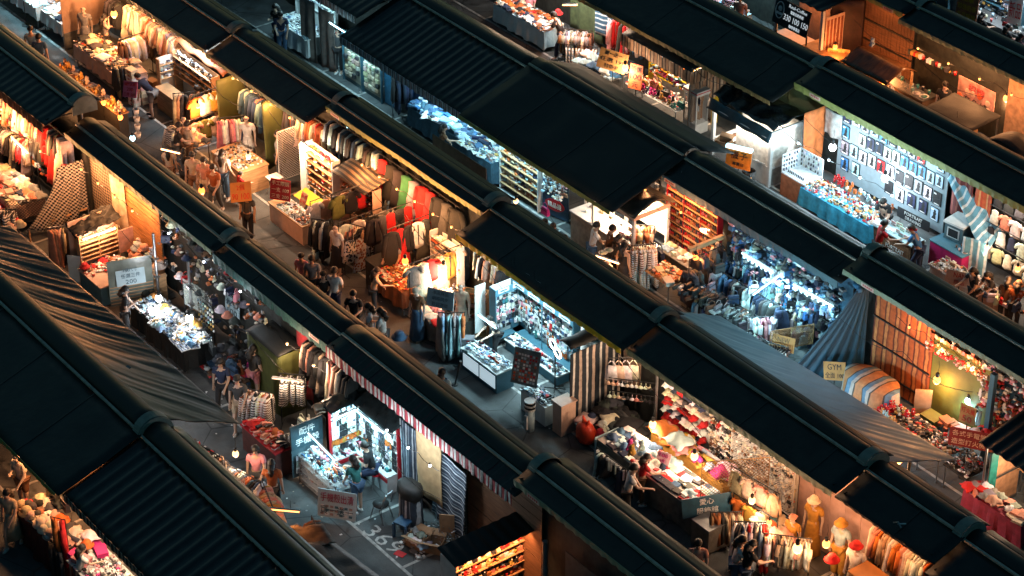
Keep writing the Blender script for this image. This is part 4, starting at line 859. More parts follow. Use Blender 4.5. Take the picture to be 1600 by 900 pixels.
person('tall woman in a white blouse with long hair in the aisle',*g(346,240,1.55)[:2],R(120),'bag','white','denim',hair=1)
person('child in red at the table of white trinkets',*g(371,268,1.15)[:2],R(80),'browse','red','navy',h=1.15)
person('man with bare arms strolling below the white bulb',*g(300,240,1.6)[:2],R(-40),'walk','beige','brown',low='shorts')
person('woman in tan strolling in front of the amber bulb',*g(318,250,1.55)[:2],R(-45),'walk','salmon','beige',hair=1)
person('man in black trousers behind the tilted ochre sign',*g(385,305,1.5)[:2],R(-60),'stand','charcoal','black')
sign('tilted ochre cardboard sign with red numbers in the aisle',['2個','90 100'],(*g(376,300,1.7)[:2],1.7),.75,.55,R(15),R(25),bg=yelcard,im=inkred,roll=R(-22))
counter('wooden table of white trinkets by the child in red',-10.4,-8.75,D(3,2.15),D(3,1.25),.8,top=woodL,body=woodL)
topgoods(-10.3,-8.85,D(3,2.1),D(3,1.3),.8,8,5,['tray','gadget','cup','glasses'],['white','white','cream','paleblue'],'on the wooden trinket table by the child in red',sc=.8)
lamp('warm white bulb over the wooden trinket table',g(388,244,1.6),NEUT,75)
person('shopkeeper in grey standing by the green curtain',-8.9,D(3,.75),R(220),'stand','grey','charcoal')
lattice('black and white lattice panel behind the white stool',(-8.3,D(3,.7)),R(90),.9,1.6,.4,.08,m_=white,diag=True)
t=thing('folding_stool','white slatted folding stool by the lattice panel','stool',(-8.25,D(3,1.35),0))
for k in range(4):m=MB();m.box((-.2,-.2+k*.105,.6),(.2,-.11+k*.105,.62));part('slat',m,white,t)
for sx in (-1,1):
    for sy in (-1,1):m=MB();m.tube([(sx*.22,sy*.2,0),(sx*.18,-sy*.18,.6)],.014,5);part('leg',m,steel,t)
# lit shoe shelves
s=shelf('lit white shelf of orange sandals over a yellow ledge',(-6.3,D(3,.75),0),0,1.35,2.15,.28,5,frame=white,back=peach,z0=.85,board=wood)
for q in range(5):wallgoods(s,1.25,.9+q*.26,1.1+q*.26,7,1,['shoe','ledbox'],['orange','rust','orange','red','brown'],'on the lit white sandal shelf',y=-.16,sc=.9,skip=.02)
wallgoods(s,1.25,.84,.86,8,1,['case'],['white','black'],'along the yellow ledge',y=-.3,sc=.9)
m=MB();m.sheet(lambda u,v:(-.72+1.44*u,-.3-.42*v,.72-.12*v),2,2,.03);part('yellow_ledge',m,yellowb,s)
m=MB();m.box((-.75,-.45,.0),(-.715,0,2.2));part('lit_end_panel',m,white,s)
sign('price board standing in front of the yellow ledge',['均一價','$199'],(-6.45,D(3,1.5),.75),.3,.4,0,R(20),bg=woodL,im=inkred)
rack('high back rail of pale and denim clothes behind the striped tarp',(-7.0,D(3,.15)),(-4.5,D(3,.15)),2.75,['shirt','jacket','trousers'],['paleblue','charcoal','white','denim','black'],'on the high back rail behind the striped tarp',n=22,stand=False)
s=shelf('second cream shelf of rust coloured shoes under a striped tarp',(-4.75,D(3,.5),0),0,1.6,1.9,.3,4,frame=peach,back=peach,z0=.7,board=wood)
for q in range(4):wallgoods(s,1.5,.75+q*.28,.97+q*.28,8,1,['shoe'],['rust','orange','brown','salmon'],'on the second shelf under the striped tarp',y=-.18,skip=.02)
m=MB();m.sheet(lambda u,v:(-5.5+1.7*u,D(3,1.15)+.9*v,1.98+.22*v+.04*math.sin(u*6)),12,5,.015)
tag(part('striped_tarp',m,stripes('brown_black_stripe',[(.13,.085,.05),(.015,.013,.012)],1,.16,.8),None,True),'brown and black striped tarp shading the second shoe shelf','tarp')
tube_lamp('white tube lamp end showing under the olive eave',g(534,201,2.5),g(549,199,2.5),COOL,40)
tube_lamp('white upright lamp over the steel frame by the shoe shelves',g(618,250,2.0),g(619,270,1.7),COOL,30,hanger=0,aim=(0,-1,-.4))
tube_lamp('warm tube lamp lighting the sandal shelf',(-6.9,D(3,1.2),2.3),(-5.7,D(3,1.2),2.3),NEUT,110,aim=(0,.3,-1))
t=counter('peach counter of sunglasses standing in the aisle',-7.1,-5.35,D(3,2.25),D(3,1.7),.62,top=woodL,body=peach)
topgoods(-6.75,-5.35,D(3,2.2),D(3,1.72),.62,13,6,['glasses'],['white','charcoal','cream','white','rust'],'on the peach counter in the aisle',rj=.15,rz=R(90),skip=0)
sign('red and brown price sign on the end of the peach counter',['手工眼鏡','一支 100','三支 200'],(-6.95,D(3,1.95),.98),.62,.62,R(35),R(12),bg=[inkred,browntarp][0],im=mat('cream_ink',(.7,.5,.35),.7,bump=0),pole=False)
# the big clothes stall
def row_face(px0,py0,px1,py1,z,kinds,cols,place,face):
    a=g(px0,py0,z);b=g(px1,py1,z);n=len(cols)
    for i,c in enumerate(cols):
        p=a.lerp(b,(i+.5)/n);item(kinds[i % len(kinds)],c,place,p,face+random.uniform(-.1,.1),1)
rack('near rail of white and coral tops facing the peach counter',(-4.95,D(3,2.2)),(-4.95,D(3,.9)),1.6,['vest','tshirt','tshirt','shirt'],['white','salmon','charcoal','salmon'],'on the near rail by the peach counter',n=4,face=R(90))
rack('upper rail of black, olive and red tops in the clothes stall',(-4.3,D(3,1.9)),(-4.3,D(3,.2)),2.0,['tshirt','shirt'],['olive','black','red','black'],'on the upper rail of the big clothes stall',n=4,face=R(90))
rack('middle rail of white shirts and grey tops in the clothes stall',(-3.7,D(3,2.1)),(-3.7,D(3,.4)),1.45,['shirt','tshirt'],['white','white','black','grey'],'on the middle rail of the big clothes stall',n=4,face=R(90))
rack('lower rail of floral skirts and dark dresses in the clothes stall',(-3.3,D(3,2.2)),(-3.3,D(3,.3)),1.15,['skirt','dress','skirt'],['navy','rust','black','charcoal','black'],'on the lower rail of the big clothes stall',n=5,face=R(90),pat=clothP)
for k,(x,cs) in enumerate(((-2.75,['black','charcoal','red','black','red']),(-1.9,['black','red','black','white','charcoal']))):
    rack(['tall cross rail of black and red dresses behind the floral skirts','tall cross rail of dark clothes left of the jewellery table'][k],(x,D(3,1.7)),(x,D(3,.3)),1.95,['dress','coat','dress','jacket','trousers'],cs,'on the %s cross rail of the clothes stall' % ['first','second'][k],n=5,face=R(88))
rack('long back rail of red and black dresses under the olive eave',(-4.4,D(3,.2)),(-.6,D(3,.2)),2.72,['dress','coat','dress'],['red','black','black','green','grey','red','red','black','charcoal','black'],'on the back rail under the olive eave',n=10,face=R(25),stand=False,sc=1.1)
rack('second layer rail of black clothes behind the red dresses',(-4.3,D(3,.12)),(-.5,D(3,.12)),1.65,['trousers','coat','jacket'],['black','charcoal','denim','navy','cream'],'on the low back rail behind the red dresses',n=26,stand=False)
s=shelf('white shelf of lit price boxes at the end of the red dresses',(-.9,D(3,.3),0),0,1.2,1.7,.25,5,z0=.8)
wallgoods(s,1.1,.9,1.65,6,5,['ledbox','folded'],['white','cream','charcoal','rust'],'on the white shelf by the red dresses',y=-.16)
rack('rail of black coats with white shirts beside the peach counter',(-4.5,D(3,2.45)),(-4.1,D(3,2.1)),1.35,['coat','jacket','shirt'],['black','black','white','black'],'on the coat rail beside the peach counter',n=9)
mannequin('dress figure in a black pinafore over a white t-shirt',-3.5,D(3,2.3),R(-75),'white','black',low='dress',h=1.6)
rack('low rail of cream blouses behind the black pinafore',(-3.9,D(3,1.8)),(-3.3,D(3,1.5)),1.3,['shirt','vest'],['cream','black','white','salmon'],'on the low rail behind the pinafore figure',n=9)
counter('dark desk of the clothes stall under the starry bulb',-2.4,-1.9,D(3,2.1),D(3,.9),.95,top=black,body=black)
person('woman with a bag stooping in front of the dark desk',*g(582,425,1.35)[:2],R(60),'browse','beige','charcoal',hair=1,h=1.5)
person('dark haired man in black carrying a warm lit parcel in the aisle',*g(552,453,1.66)[:2],R(-50),'bag','black','black')
person('woman in a white top with black hair tied back in the aisle',*g(577,481,1.52)[:2],R(-120),'walk','white','denim',hair=.5)
person('woman in a pale grey top walking below the black table',*g(598,489,1.52)[:2],R(-140),'phone','white','charcoal',hair=.6)
item('hat','denim','',(*g(624,527,.6)[:2],.6),0,1.3,label='lone blue bucket hat on a peg in the dark aisle')
# accessory table
table('table of jewellery below the starry bulb',-1.85,-.6,D(3,2.15),D(3,1.25),.78,cloth_=browntarp,drop=.5)
topgoods(-1.85,-.6,D(3,2.15),D(3,1.25),.79,7,5,['tray','gadget','scrunchie','card'],['cream','rust','beige','gold','white'],'on the jewellery table below the starry bulb',sc=.75)
person('shopgirl in grey behind the jewellery table',-2.05,D(3,1.35),R(-60),'front' if False else 'browse','grey','charcoal',hair=.5,h=1.55)
lamp('starry amber bulb over the jewellery table',g(633,408,1.8),AMBER,55,r=.06)
rack('front rail of hanging dresses with one bright red dress',(-.35,D(3,2.05)),(-.35,D(3,.35)),1.75,['dress','dress','dress','tshirt','jacket','jacket'],['grey','white','red','cream','mustard','beige'],'on the front rail with the red dress',n=6,face=R(80))
lamp('warm round bulb in front of the red dress',g(693,418,1.45),NEUT,60,r=.065)
lamp('tiny warm bulb right of the red dress',g(717,426,1.2),WARM,8,r=.03)
table('dark table of bags and toys behind the red dress',-.1,1.2,D(3,1.6),D(3,.7),.7,top=black)
topgoods(-.1,1.2,D(3,1.6),D(3,.7),.7,6,4,['bag','toy','hat','heap'],['black','charcoal','cream','navy','white','beige'],'on the dark table behind the red dress',sc=.85)
rack('wall rail of handbags under the yellow edge',(.1,D(3,.2)),(1.8,D(3,.2)),2.1,['bag','vest','shirt'],['cream','beige','white','salmon','black'],'on the wall rail under the yellow edge',n=16,stand=False,drop=.2)
mannequin('barefoot dress figure in a denim skirt and brown top with a cap',.55,D(3,2.45),R(-70),'brown','denim',low='longdress',hat=('cap','cream'),h=1.66)
table('table of cushions and crumpled clothes by the denim skirt',.3,1.35,D(3,2.2),D(3,1.2),.55,cloth_=greycloth,drop=.5)
topgoods(.3,1.35,D(3,2.2),D(3,1.2),.56,5,4,['cushion','heap','shoe','heap'],['cream','salmon','beige','red','black','pink'],'on the cushion table by the denim skirt',sc=.8,zj=.1)
s=shelf('small wooden shelf of bags left of the blue accessory stall',(1.25,D(3,1.0),0),R(40),.6,1.4,.25,4,frame=wood,back=wood)
wallgoods(s,.55,.25,1.3,4,4,['bag','ledbox'],['cream','red','salmon','rust'],'on the small wooden shelf by the blue stall',y=-.14,sc=.7)
mannequin('dress figure in a pale floral dress left of the blue stall',1.15,D(3,1.45),R(-60),'cream','cream',low='dress')
rack('rail of pale grey trousers under the blue notice',(1.6,D(3,2.5)),(2.0,D(3,1.95)),1.4,['dress','trousers'],['paleblue','grey','paleblue','charcoal','rust'],'on the rail under the blue notice',n=9)
sign('pale blue notice board hung above the grey trousers',['本店商品','網路同步','歡迎選購'],(1.55,D(3,2.4),1.75),.78,.5,R(25),R(15),bg=bluec,im=[mat('grey_ink',(.2,.25,.27),.7,bump=0)]*3,pole=False,roll=R(-3))
for k in range(6):item('carton',pick(['paleblue','grey','beige']),'stacked behind the grey trousers',(2.15,D(3,1.95),.12*k),R(10*k),.9)
# blue accessory stall
s1=shelf('blue framed side wall of phone accessories in the blue stall',(1.95,D(3,.62),0),R(90),.95,1.85,.28,1,frame=deepblue,back=white,z0=.3,header=.2)
wallgoods(s1,.9,.55,1.66,9,6,['pack','case'],CASES,'on the side wall of the blue stall',y=-.1,sc=1)
s2=shelf('long blue framed back wall of hanging phone accessories',(3.3,D(3,.12),0),0,2.6,1.9,.32,1,frame=deepblue,back=white,z0=.3,cols=2,header=.2)
wallgoods(s2,2.5,.6,1.66,24,6,['pack','case','sock'],CASES+['orange','brown','white','white'],'on the back wall of the blue stall',y=-.12,sc=1)
for s_,w_,n_ in ((s1,.95,2),(s2,2.6,4)):
    for k in range(n_):
        x=-w_/2+w_*(k+.5)/n_;dd=.28 if s_ is s1 else .32
        m=MB();m.box((x-w_/n_*.36,-dd-.01,1.73),(x+w_/n_*.36,-dd-.002,1.84));part('name_plate',m,white,s_)
        m=MB();m.box((x-w_/n_*.25,-dd-.014,1.76),(x+w_/n_*.25,-dd-.0105,1.81));part('plate_text',m,mat('slate_ink',(.05,.1,.13),.7,bump=0),s_)
board('white peg panel at the left edge of the blue stall',(1.72,D(3,1.42)),(1.72,D(3,1.08)),.4,1.85,white,name='peg_panel',cat='panel')
counter('low white inner counter along the back wall of the blue stall',2.3,4.5,D(3,.85),D(3,.46),.3,top=white,body=deepblue)
topgoods(2.3,4.5,D(3,.8),D(3,.5),.3,14,3,['gadget','ledbox','card'],CASES,'on the inner counter of the blue stall',sc=.8)
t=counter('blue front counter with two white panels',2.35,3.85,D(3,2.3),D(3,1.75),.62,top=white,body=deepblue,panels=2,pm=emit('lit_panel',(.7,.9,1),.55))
for a,b in (((-.75,-.28,.62),(.75,-.275,.8)),((.745,-.27,.62),(.75,.27,.8))):m=MB();m.box(a,b);part('glass_screen',m,clearp,t)
topgoods(2.4,3.8,D(3,2.25),D(3,1.8),.62,13,5,['gadget','ledbox','card','glasses','tray'],CASES+['brown','orange'],'on the blue front counter',sc=.75,zj=.02)
person('shopkeeper in black bending inside the blue stall',2.55,D(3,1.3),R(-90),'lean','black','black',h=1.5)
tube_lamp('slim lamp bar crossing in front of the blue stall',g(747,492,1.5),g(775,513,1.5),COOL,15,hanger=0)
t=thing('ring_light','pair of glowing ring lights on a stand in the blue stall','ring light',(4.55,D(3,.95),0))
for (x,y,z,c) in ((-.1,0,1.3,COOL),(.22,-.1,1.25,NEUT)):
    m=MB();k=20;m.tube([(x+.13*math.cos(2*math.pi*i/k),y-.03*math.sin(2*math.pi*i/k),z+.16*math.sin(2*math.pi*i/k)) for i in range(k+1)],.022,6,0,None,False);part('ring',m,emit('ring_%.2f' % c[1],c,9),t)
m=MB();m.tube([(0,0,0),(0,0,1.3)],.02,6);m.tube([(-.2,-.2,0),(.2,.2,0)],.02,5);m.tube([(-.2,.2,0),(.2,-.2,0)],.02,5);part('stand',m,darkmetal,t)
tube_lamp('cool tube lamp under the yellow edged awning lighting the blue stall',(2.2,D(3,.95),2.68),(4.6,D(3,.95),2.68),(.62,.92,1),120,aim=(0,.25,-1))
tube_lamp('second cool tube lamp over the front counter of the blue stall',(2.4,D(3,.85),2.72),(3.8,D(3,.85),2.72),(.62,.92,1),80,aim=(0,-.7,-1))
m=MB();m.lathe([(.14,0),(.14,1.95),(.001,1.95)],14);o=part('white_pillar',m,white,None,True,loc=(5.05,D(3,.35),0));tag(o,'round white pillar right of the ring lights','pillar')
s=shelf('white shelf of cases right of the white pillar',(5.65,D(3,.15),0),0,.85,1.95,.2,4,z0=.3)
wallgoods(s,.8,.5,1.9,8,7,['pack','case'],CASES+['magenta'],'on the white shelf right of the pillar',y=-.05,sc=.8)
s=shelf('white rack of hanging cables in front of the striped curtain',(5.75,D(3,.9),0),R(90),.7,1.5,.12,2,z0=.3)
wallgoods(s,.65,.5,1.45,7,5,['pack'],CASES,'on the white rack by the striped curtain',y=-.08,sc=.8)
counter('second front counter below the grey notice with coloured labels',4.75,5.75,D(3,2.2),D(3,1.75),.6,top=white,body=white)
topgoods(4.75,5.75,D(3,2.2),D(3,1.75),.6,9,4,['pack','ledbox','bottle'],CASES,'on the second front counter below the grey notice',sc=.75)
t=sign('grey notice board with rows of coloured labels',[],(4.75,D(3,2.05),1.2),.72,.95,R(28),R(18),bg=mat('grey_card',(.16,.19,.19),.7),im=inkwhite)
M=Matrix.Translation((0,0,1.2)) @ Matrix.Rotation(-R(18),4,'X')
for q in range(9):
    for k in range(8):
        m=MB();x=-.31+k*.078;z=-.40+q*.085;m.box((x,-.008,z),(x+.055,0,z+.055),0,M)
        part('label',m,pick([inkwhite,orangeb,redlam,bluec,inkwhite,greycloth]),t)
for o in [c for c in t.children_recursive if c.name.startswith('lettering')]:o.matrix_basis=Matrix.Translation((0,0,.16)) @ o.matrix_basis
t=thing('spinning_fan_figure','black and white striped paddle ornament on the aisle','ornament',(*g(828,672,0)[:2],0))
m=MB();m.lathe([(.11,0),(.13,.35),(.1,.6),(.02,.62)],12);part('base',m,bluec,t,True)
for k in range(5):m=MB();m.lathe([(.02,.62+k*.06),(.15,.64+k*.06),(.15,.66+k*.06),(.02,.67+k*.06)],14);part('ring_band',m,white if k % 2==0 else black,t)
m=MB();m.box((-.05,-.02,.1),(.05,.02,.5),0,Matrix.Translation((.02,-.14,0)));part('paddle',m,white,t)
t=counter('dusty pink cabinet at the end of the blue stall',6.0,6.35,D(3,2.15),D(3,1.7),.95,top=peach,body=peach)
curtain('vertical navy, white and tan striped curtain closing the blue stall',(6.15,D(3,1.75)),(6.15,D(3,.1)),.02,2.2,navyst,fold=.035,freq=14)
m=MB();m.sheet(lambda u,v:(6.0-.5*v,D(3,1.6)+1.5*u,2.2+.1*math.sin(v*3)+.04*nz(u*5,v)),10,4,.02);tag(part('loose_tarp',m,black,None,True),'black folded tarp on top of the striped curtain','tarp')
curtain('beige crumpled sheet right of the striped curtain',(6.25,D(3,.12)),(6.95,D(3,.12)),.9,2.1,mat('beige_sheet',(.34,.24,.18),.85),fold=.03)
t=thing('pole','slim black leaning pole standing in the aisle before the blue counter','pole',g(711,601,0));m=MB();m.tube([(0,0,0),(.12,.1,.75)],[.02,.035],8);part('shaft',m,black,t);m=MB();m.lathe([(.09,0),(.09,.02),(.001,.02)],10);part('foot',m,black,t)
# --- row 3 right: underwear table, hats, hair bands
rack('short rail of white singlets in the hat stall',(6.6,D(3,.9)),(7.0,D(3,.3)),2.0,['singlet'],['white','cream','white','white'],'on the short rail of the hat stall',n=4,face=R(40))
for k in range(2):rack('lower row %s of bras in the hat stall' % ['nearest the singlets','just above the dark bags'][k],(6.7,D(3,.95-.05*k)),(7.6,D(3,.2)),1.5-.4*k,['bra'],['white','cream','black','charcoal','salmon'],'on the lower rows of the hat stall',n=10,face=R(40),stand=False)
curtain('black cloth behind the singlets',(6.3,D(3,.1)),(7.9,D(3,.1)),.1,2.2,black)
m=MB();m.tube([(0,0,0),(0,0,2.4)],.035,8);tag(part('post',m,steel,None,loc=(7.95,D(3,.45),0)),'steel post between the singlets and the hat wall','post')
b=board('white board carrying rows of red, white and navy caps',(8.0,D(3,.12)),(9.6,D(3,.12)),.6,2.15,white,name='cap_board',cat='display board')
for j in range(6):wallgoods(b,1.5,.12+j*.24,.3+j*.24,9,1,['cap','folded'],[['red','navy','white'],['white','cream','navy'],['red','red','white'],['cream','salmon','charcoal'],['navy','red','white'],['white','navy','salmon']][j],'on the cap board of the hat stall',y=-.1,sc=1.05)
b=board('white grid wall covered in hair bands',(9.65,D(3,.12)),(12.7,D(3,.12)),.5,2.15,white,name='grid_board',cat='display board')
wallgoods(b,3.0,.1,1.6,26,9,['scrunchie','scrunchie','sock','toy'],['white','cream','beige','black','salmon','brown','white','red','navy'],'on the grid wall of hair bands',y=-.06,sc=1.0)
lattice('white wire grid in front of the hair bands',(11.6,D(3,.25)),0,2.2,1.6,.5,.07,m_=white,diag=True)
fill_festoon('added cable of small fill bulbs over the hat stall','over the hat stall',3,6.6,12.4,.7,2.6,5,NEUT,11)
fill_festoon('added cable of small fill bulbs over the mannequin shop','over the mannequin shop',3,12.6,17.2,.75,2.45,4,WARM,10)
lamp('bare white bulb beneath the bras',g(1020,663,1.4),NEUT,50,r=.06)
lamp('bare white bulb over the mustard cloths',g(1085,713,1.45),NEUT,40,r=.06)
m=MB();m.ball((0,0,.34),.3,12,0,1,.8,1.1);m.tube([(-.05,0,.6),(-.12,0,.8)],[.08,.02],6);m.tube([(.05,0,.6),(.12,0,.78)],[.08,.02],6)
o=part('plastic_bag',m,plastic,None,True,loc=(6.95,D(3,1.85),0),col=(.75,.06,.02));tag(o,'big knotted orange red plastic bag on the asphalt','bag')
m=MB();m.ball((0,0,.28),.25,12,0,1,.8,1.1);o=part('plastic_bag',m,plastic,None,True,loc=(7.3,D(3,1.6),0),col=(.45,.02,.03));tag(o,'dark red cloth bag behind the orange red bag','bag')
topgoods(6.5,8.0,D(3,1.7),D(3,.9),0,6,4,['bag','heap','cushion','cap'],['black','charcoal','mustard','cream','white','navy'],'in the pile beside the orange red bag',sc=1.25,zj=.5)
topgoods(6.4,7.4,D(3,1.2),D(3,.5),.35,4,3,['heap','roll'],['black','charcoal'],'in the black heap below the striped curtain',sc=1.3,zj=.2)
table('long cloth covered table of bright underwear',7.85,11.35,D(3,2.2),D(3,1.25),.8,top=white,cloth_=greycloth,drop=.72)
m=MB();m.box((7.84,D(3,2.21),.811),(11.36,D(3,1.24),.817));tag(part('tablecloth',m,mat('pale_cloth',(.62,.5,.42),.85),None),'pale top cloth of the underwear table','cloth')
topgoods(7.9,11.3,D(3,2.15),D(3,1.3),.82,14,5,['folded','folded','folded','heap','folded'],['white','cream','navy','white','red','denim','pink','white','paleblue','charcoal'],'on the long underwear table',rj=.2,sc=1.02)
table('back table of mustard and pink cloths beside the underwear',8.4,11.0,D(3,.95),D(3,.45),.75,cloth_=mat('mustard_cloth',(.42,.22,.04),.85),drop=.7)
topgoods(8.4,11.0,D(3,.95),D(3,.45),.76,12,3,['heap','roll','cap','heap'],['orange','mustard','magenta','pink','paleblue','white','mustard'],'on the back table of mustard cloths',sc=1.2,zj=.15)
for k,(px,py,c) in enumerate(((1035,672,'orange'),(1060,690,'paleblue'))):
    p=g(px,py,1.1);item('heap',c,'',p,0,1.9,label=['bright orange cloth heaped on a stand by the bulb','pale lilac cloth heaped right of the orange cloth'][k])
for k,(px,py,c) in enumerate(((985,703,'magenta'),(991,697,'paleblue'),(988,712,'mustard'),(1003,705,'paleblue'))):
    p=g(px,py,1.0);item('toy',c,'at the near left corner of the underwear table',p,R(-60),1.5)
sign('small pink handwritten card on the underwear table',['100','3件'],(9.6,D(3,1.6),1.0),.36,.3,R(20),R(30),bg=mat('pale_pink_card',(.7,.45,.5),.7),im=mat('magenta_ink',(.5,.02,.2),.7,bump=0),pole=False)
person('man in a white shirt and black trousers at the underwear table',*g(981,727,1.66)[:2],R(50),'browse','white','black',h=1.72)
person('woman with brown hair bending over the underwear table',*g(1003,714,1.4)[:2],R(60),'browse','red','brown',hair=.6,h=1.5)
t=board('pale blue cloth end of the underwear table',(7.8,D(3,2.25)),(7.8,D(3,1.5)),.05,.85,bluec,name='table_end',cat='panel')
rack('low rail of sunglasses cases below the man in white',(8.3,D(3,2.6)),(9.4,D(3,2.6)),1.0,['vest','sock'],['charcoal','white','black','navy'],'on the low rail before the man in white',n=14)
t=sign('blue banner with a white emblem at the table end',['愛心','服飾館'],(11.55,D(3,1.9),.9),1.2,.5,R(62),R(12),bg=mat('blue_banner',(.025,.10,.16),.5),im=inkwhite,pole=False,roll=R(-4))
t=thing('mesh_bin','wire mesh bin next to the blue banner','bin',(11.9,D(3,2.1),0))
for a in (0,90,180,270):lat=MB();M=Matrix.Rotation(R(a),4,'Z');lat.box((-.3,-.305,.1),(.3,-.295,.75),0,M);part('side_panel',lat,mat('wire_mesh',(.22,.2,.17),.5,.5),t)
m=MB();m.box((-.31,-.31,.74),(.31,.31,.77));part('rim',m,steel,t)
for q in ((-.28,-.28),(.28,-.28),(-.28,.28),(.28,.28)):m=MB();m.tube([(*q,0),(*q,.1)],.02,5);part('leg',m,steel,t)
person('woman in an orange skirt walking behind the mesh bin',*g(1090,868,1.2)[:2],R(-40),'walk','salmon','orange',hair=.5)
lattice('brown wire lattice dividing the beige clothes',(11.7,D(3,1.2)),R(60),1.6,1.5,.5,.09,m_=mat('brass_wire',(.4,.25,.12),.5,.5),diag=True)
rack('rail of beige tops behind the brown lattice',(11.6,D(3,1.25)),(13.1,D(3,1.1)),1.8,['tshirt','shirt'],['beige','cream','salmon','beige'],'on the beige rail by the brown lattice',n=4,face=R(12),sc=.8)
rack('second rail of tan tops and orange skirts',(11.9,D(3,1.4)),(13.3,D(3,1.3)),1.25,['skirt','tshirt','skirt'],['orange','mustard','cream','rust'],'on the tan rail behind the beige tops',n=4,face=R(12),sc=.8)
rack('low rail of brown trousers under the beige tops',(11.9,D(3,2.1)),(12.3,D(3,1.5)),1.0,['trousers','skirt'],['brown','black','beige','rust'],'on the low rail under the beige tops',n=9)
board('mauve panelled back wall of the mannequin shop',(12.75,D(3,.12)),(15.3,D(3,.12)),.05,2.75,mauve,planks=5,bm=black,name='panel_wall',cat='wall')
mannequin('dress figure in an ochre jumpsuit and straw hat',13.55,D(3,.4),R(-75),'mustard','mustard',low='longdress',hat=('hat','cream'))
mannequin('dress figure in a white blue blouse with ochre trousers and straw hat',14.55,D(3,.5),R(-75),'paleblue','mustard',low='wide',hat=('hat','mustard'))
mannequin('dress figure in a red hat and white blouse',15.35,D(3,.8),R(-75),'white','beige',low='dress',hat=('hat','red'))
mannequin('half figure in a mustard shawl and cap',13.55,D(3,1.05),R(-80),'mustard','mustard',low='dress',hat=('cap','salmon'),h=1.5)
rack('back rail of pink and tan trousers right of the red hat',(15.2,D(3,.2)),(17.0,D(3,.2)),1.9,['trousers','dress','shirt'],['salmon','beige','orange','cream','white'],'on the back rail right of the red hat',n=20,stand=False)
counter('wooden cabinet with an orange brown top right of the red hat',15.7,16.6,D(3,1.35),D(3,.8),1.35,top=mat('orange_wood',(.45,.18,.04),.5,var=.4,scale=2),body=wood)
rack('rail of dark scarves in front of the wooden cabinet',(15.5,D(3,1.6)),(17.2,D(3,1.4)),1.2,['scarf','skirt','trousers'],['black','cream','charcoal','white','rust'],'on the rail before the wooden cabinet',n=22)
rack('front rail of bright patterned dresses at the bottom edge',(12.9,D(3,2.3)),(13.4,D(3,1.7)),1.45,['dress','shirt'],['red','white','navy','charcoal','paleblue'],'on the front rail at the bottom edge',n=12)
rack('front rail of cream and white tops below the globe bulb',(13.5,D(3,1.9)),(14.3,D(3,1.2)),1.3,['shirt','tshirt','vest'],['cream','white','beige','salmon','charcoal'],'on the cream rail below the globe bulb',n=16)
table('table of crumpled tops in the mannequin shop',12.6,13.6,D(3,1.5),D(3,.9),.95)
topgoods(12.6,13.6,D(3,1.5),D(3,.9),.95,5,3,['heap','folded'],['cream','beige','teal','white'],'on the crumpled table of the mannequin shop',sc=1.1)
item('hat','red','',g(1300,875,1.2),0,1.1,label='wide red hat lying on clothes near the bottom edge')
lamp('bare warm bulb before the beige tops',g(1175,782,1.6),NEUT,20,r=.055)
lamp('globe bulb over the cream rail',g(1246,857,1.7),NEUT,16,r=.075)
lamp('warm bulb beside the ochre jumpsuit',g(1291,850,1.6),WARM,26,r=.06)
lamp('small bulb at the left of the mannequin shop',g(1202,816,1.5),WARM,20,r=.04)
person('woman in a white top and blue jeans with tousled hair',*g(1150,843,1.55)[:2],R(50),'browse','white','denim',hair=.5)
person('woman with long brown hair in black beside the white top',*g(1167,852,1.55)[:2],R(70),'browse','black','denim',hair=1.3)
r=2
def thin(m,col,amt=.4):
    """thin sheet: part of the light comes through"""
    n=m.node_tree;b=n.nodes['Principled BSDF'];out=n.nodes['Material Output'];t=N(n,'ShaderNodeBsdfTranslucent');t.inputs[0].default_value=(*col,1)
    x=N(n,'ShaderNodeMixShader');x.inputs[0].default_value=amt;n.links.new(b.outputs[0],x.inputs[1]);n.links.new(t.outputs[0],x.inputs[2]);n.links.new(x.outputs[0],out.inputs[0]);return m
bwcheck=checks('black_white_check',(.55,.50,.45),(.02,.018,.018),.05,20);tancheck=checks('tan_check',(.34,.25,.17),(.05,.04,.03),.07,45)
plankm=mat('orange_plank',(.38,.17,.06),.6,var=.45,scale=2.5,stretch=(1,1,10));brownplank=mat('brown_plank',(.15,.07,.035),.65,var=.4,scale=2.5,stretch=(1,1,9))
olivebox=mat('olive_cabinet_cloth',(.085,.095,.02),.75,var=.2);navyw=stripes('navy_white_upright_stripe',[(.03,.05,.08),(.42,.46,.50),(.03,.045,.07),(.2,.24,.28)],0,.26,.85,widths=[0,.45,.62,.85])
navyh=stripes('navy_white_level_stripe',[(.02,.035,.06),(.45,.50,.54),(.03,.05,.08),(.14,.18,.22)],2,.2,.85,widths=[0,.42,.58,.85])
def tarp(label,corners,m_,nu=24,nv=12,amp=.04,fr=(3,22),name='loose_tarp',sagm=.1,th=.012):
    """a loose sheet slung between four corners, wrinkled across its span"""
    A,B,Cc,Dd=[Vector(c) for c in corners];s=random.random()*50;L=(B-A).length;W=(Dd-A).length;big=L > 6
    def f(u,v):
        p=A.lerp(B,u).lerp(Dd.lerp(Cc,u),v)
        if big:
            q=u*L-v*W*1.3;a=u*L*.3+v*W*.5;w=nz(q*1.5+s,a,1)+.7*nz(q*3.6+s,a*.8,3)+.35*nz(q*8,a,5)
        else:w=nz(u*fr[0]+s,v*fr[1]+u*3)+.5*nz(u*fr[0]*2,v*fr[1]*2.3,s)
        return p+Vector((0,0,amp*w*(1-.6*abs(2*v-1)**4)-sagm*math.sin(math.pi*u)*math.sin(math.pi*v)))
    m=MB();m.sheet(f,nu,nv,th);o=link(name,m.mesh(name,m_,True));return tag(o,label,'tarp')
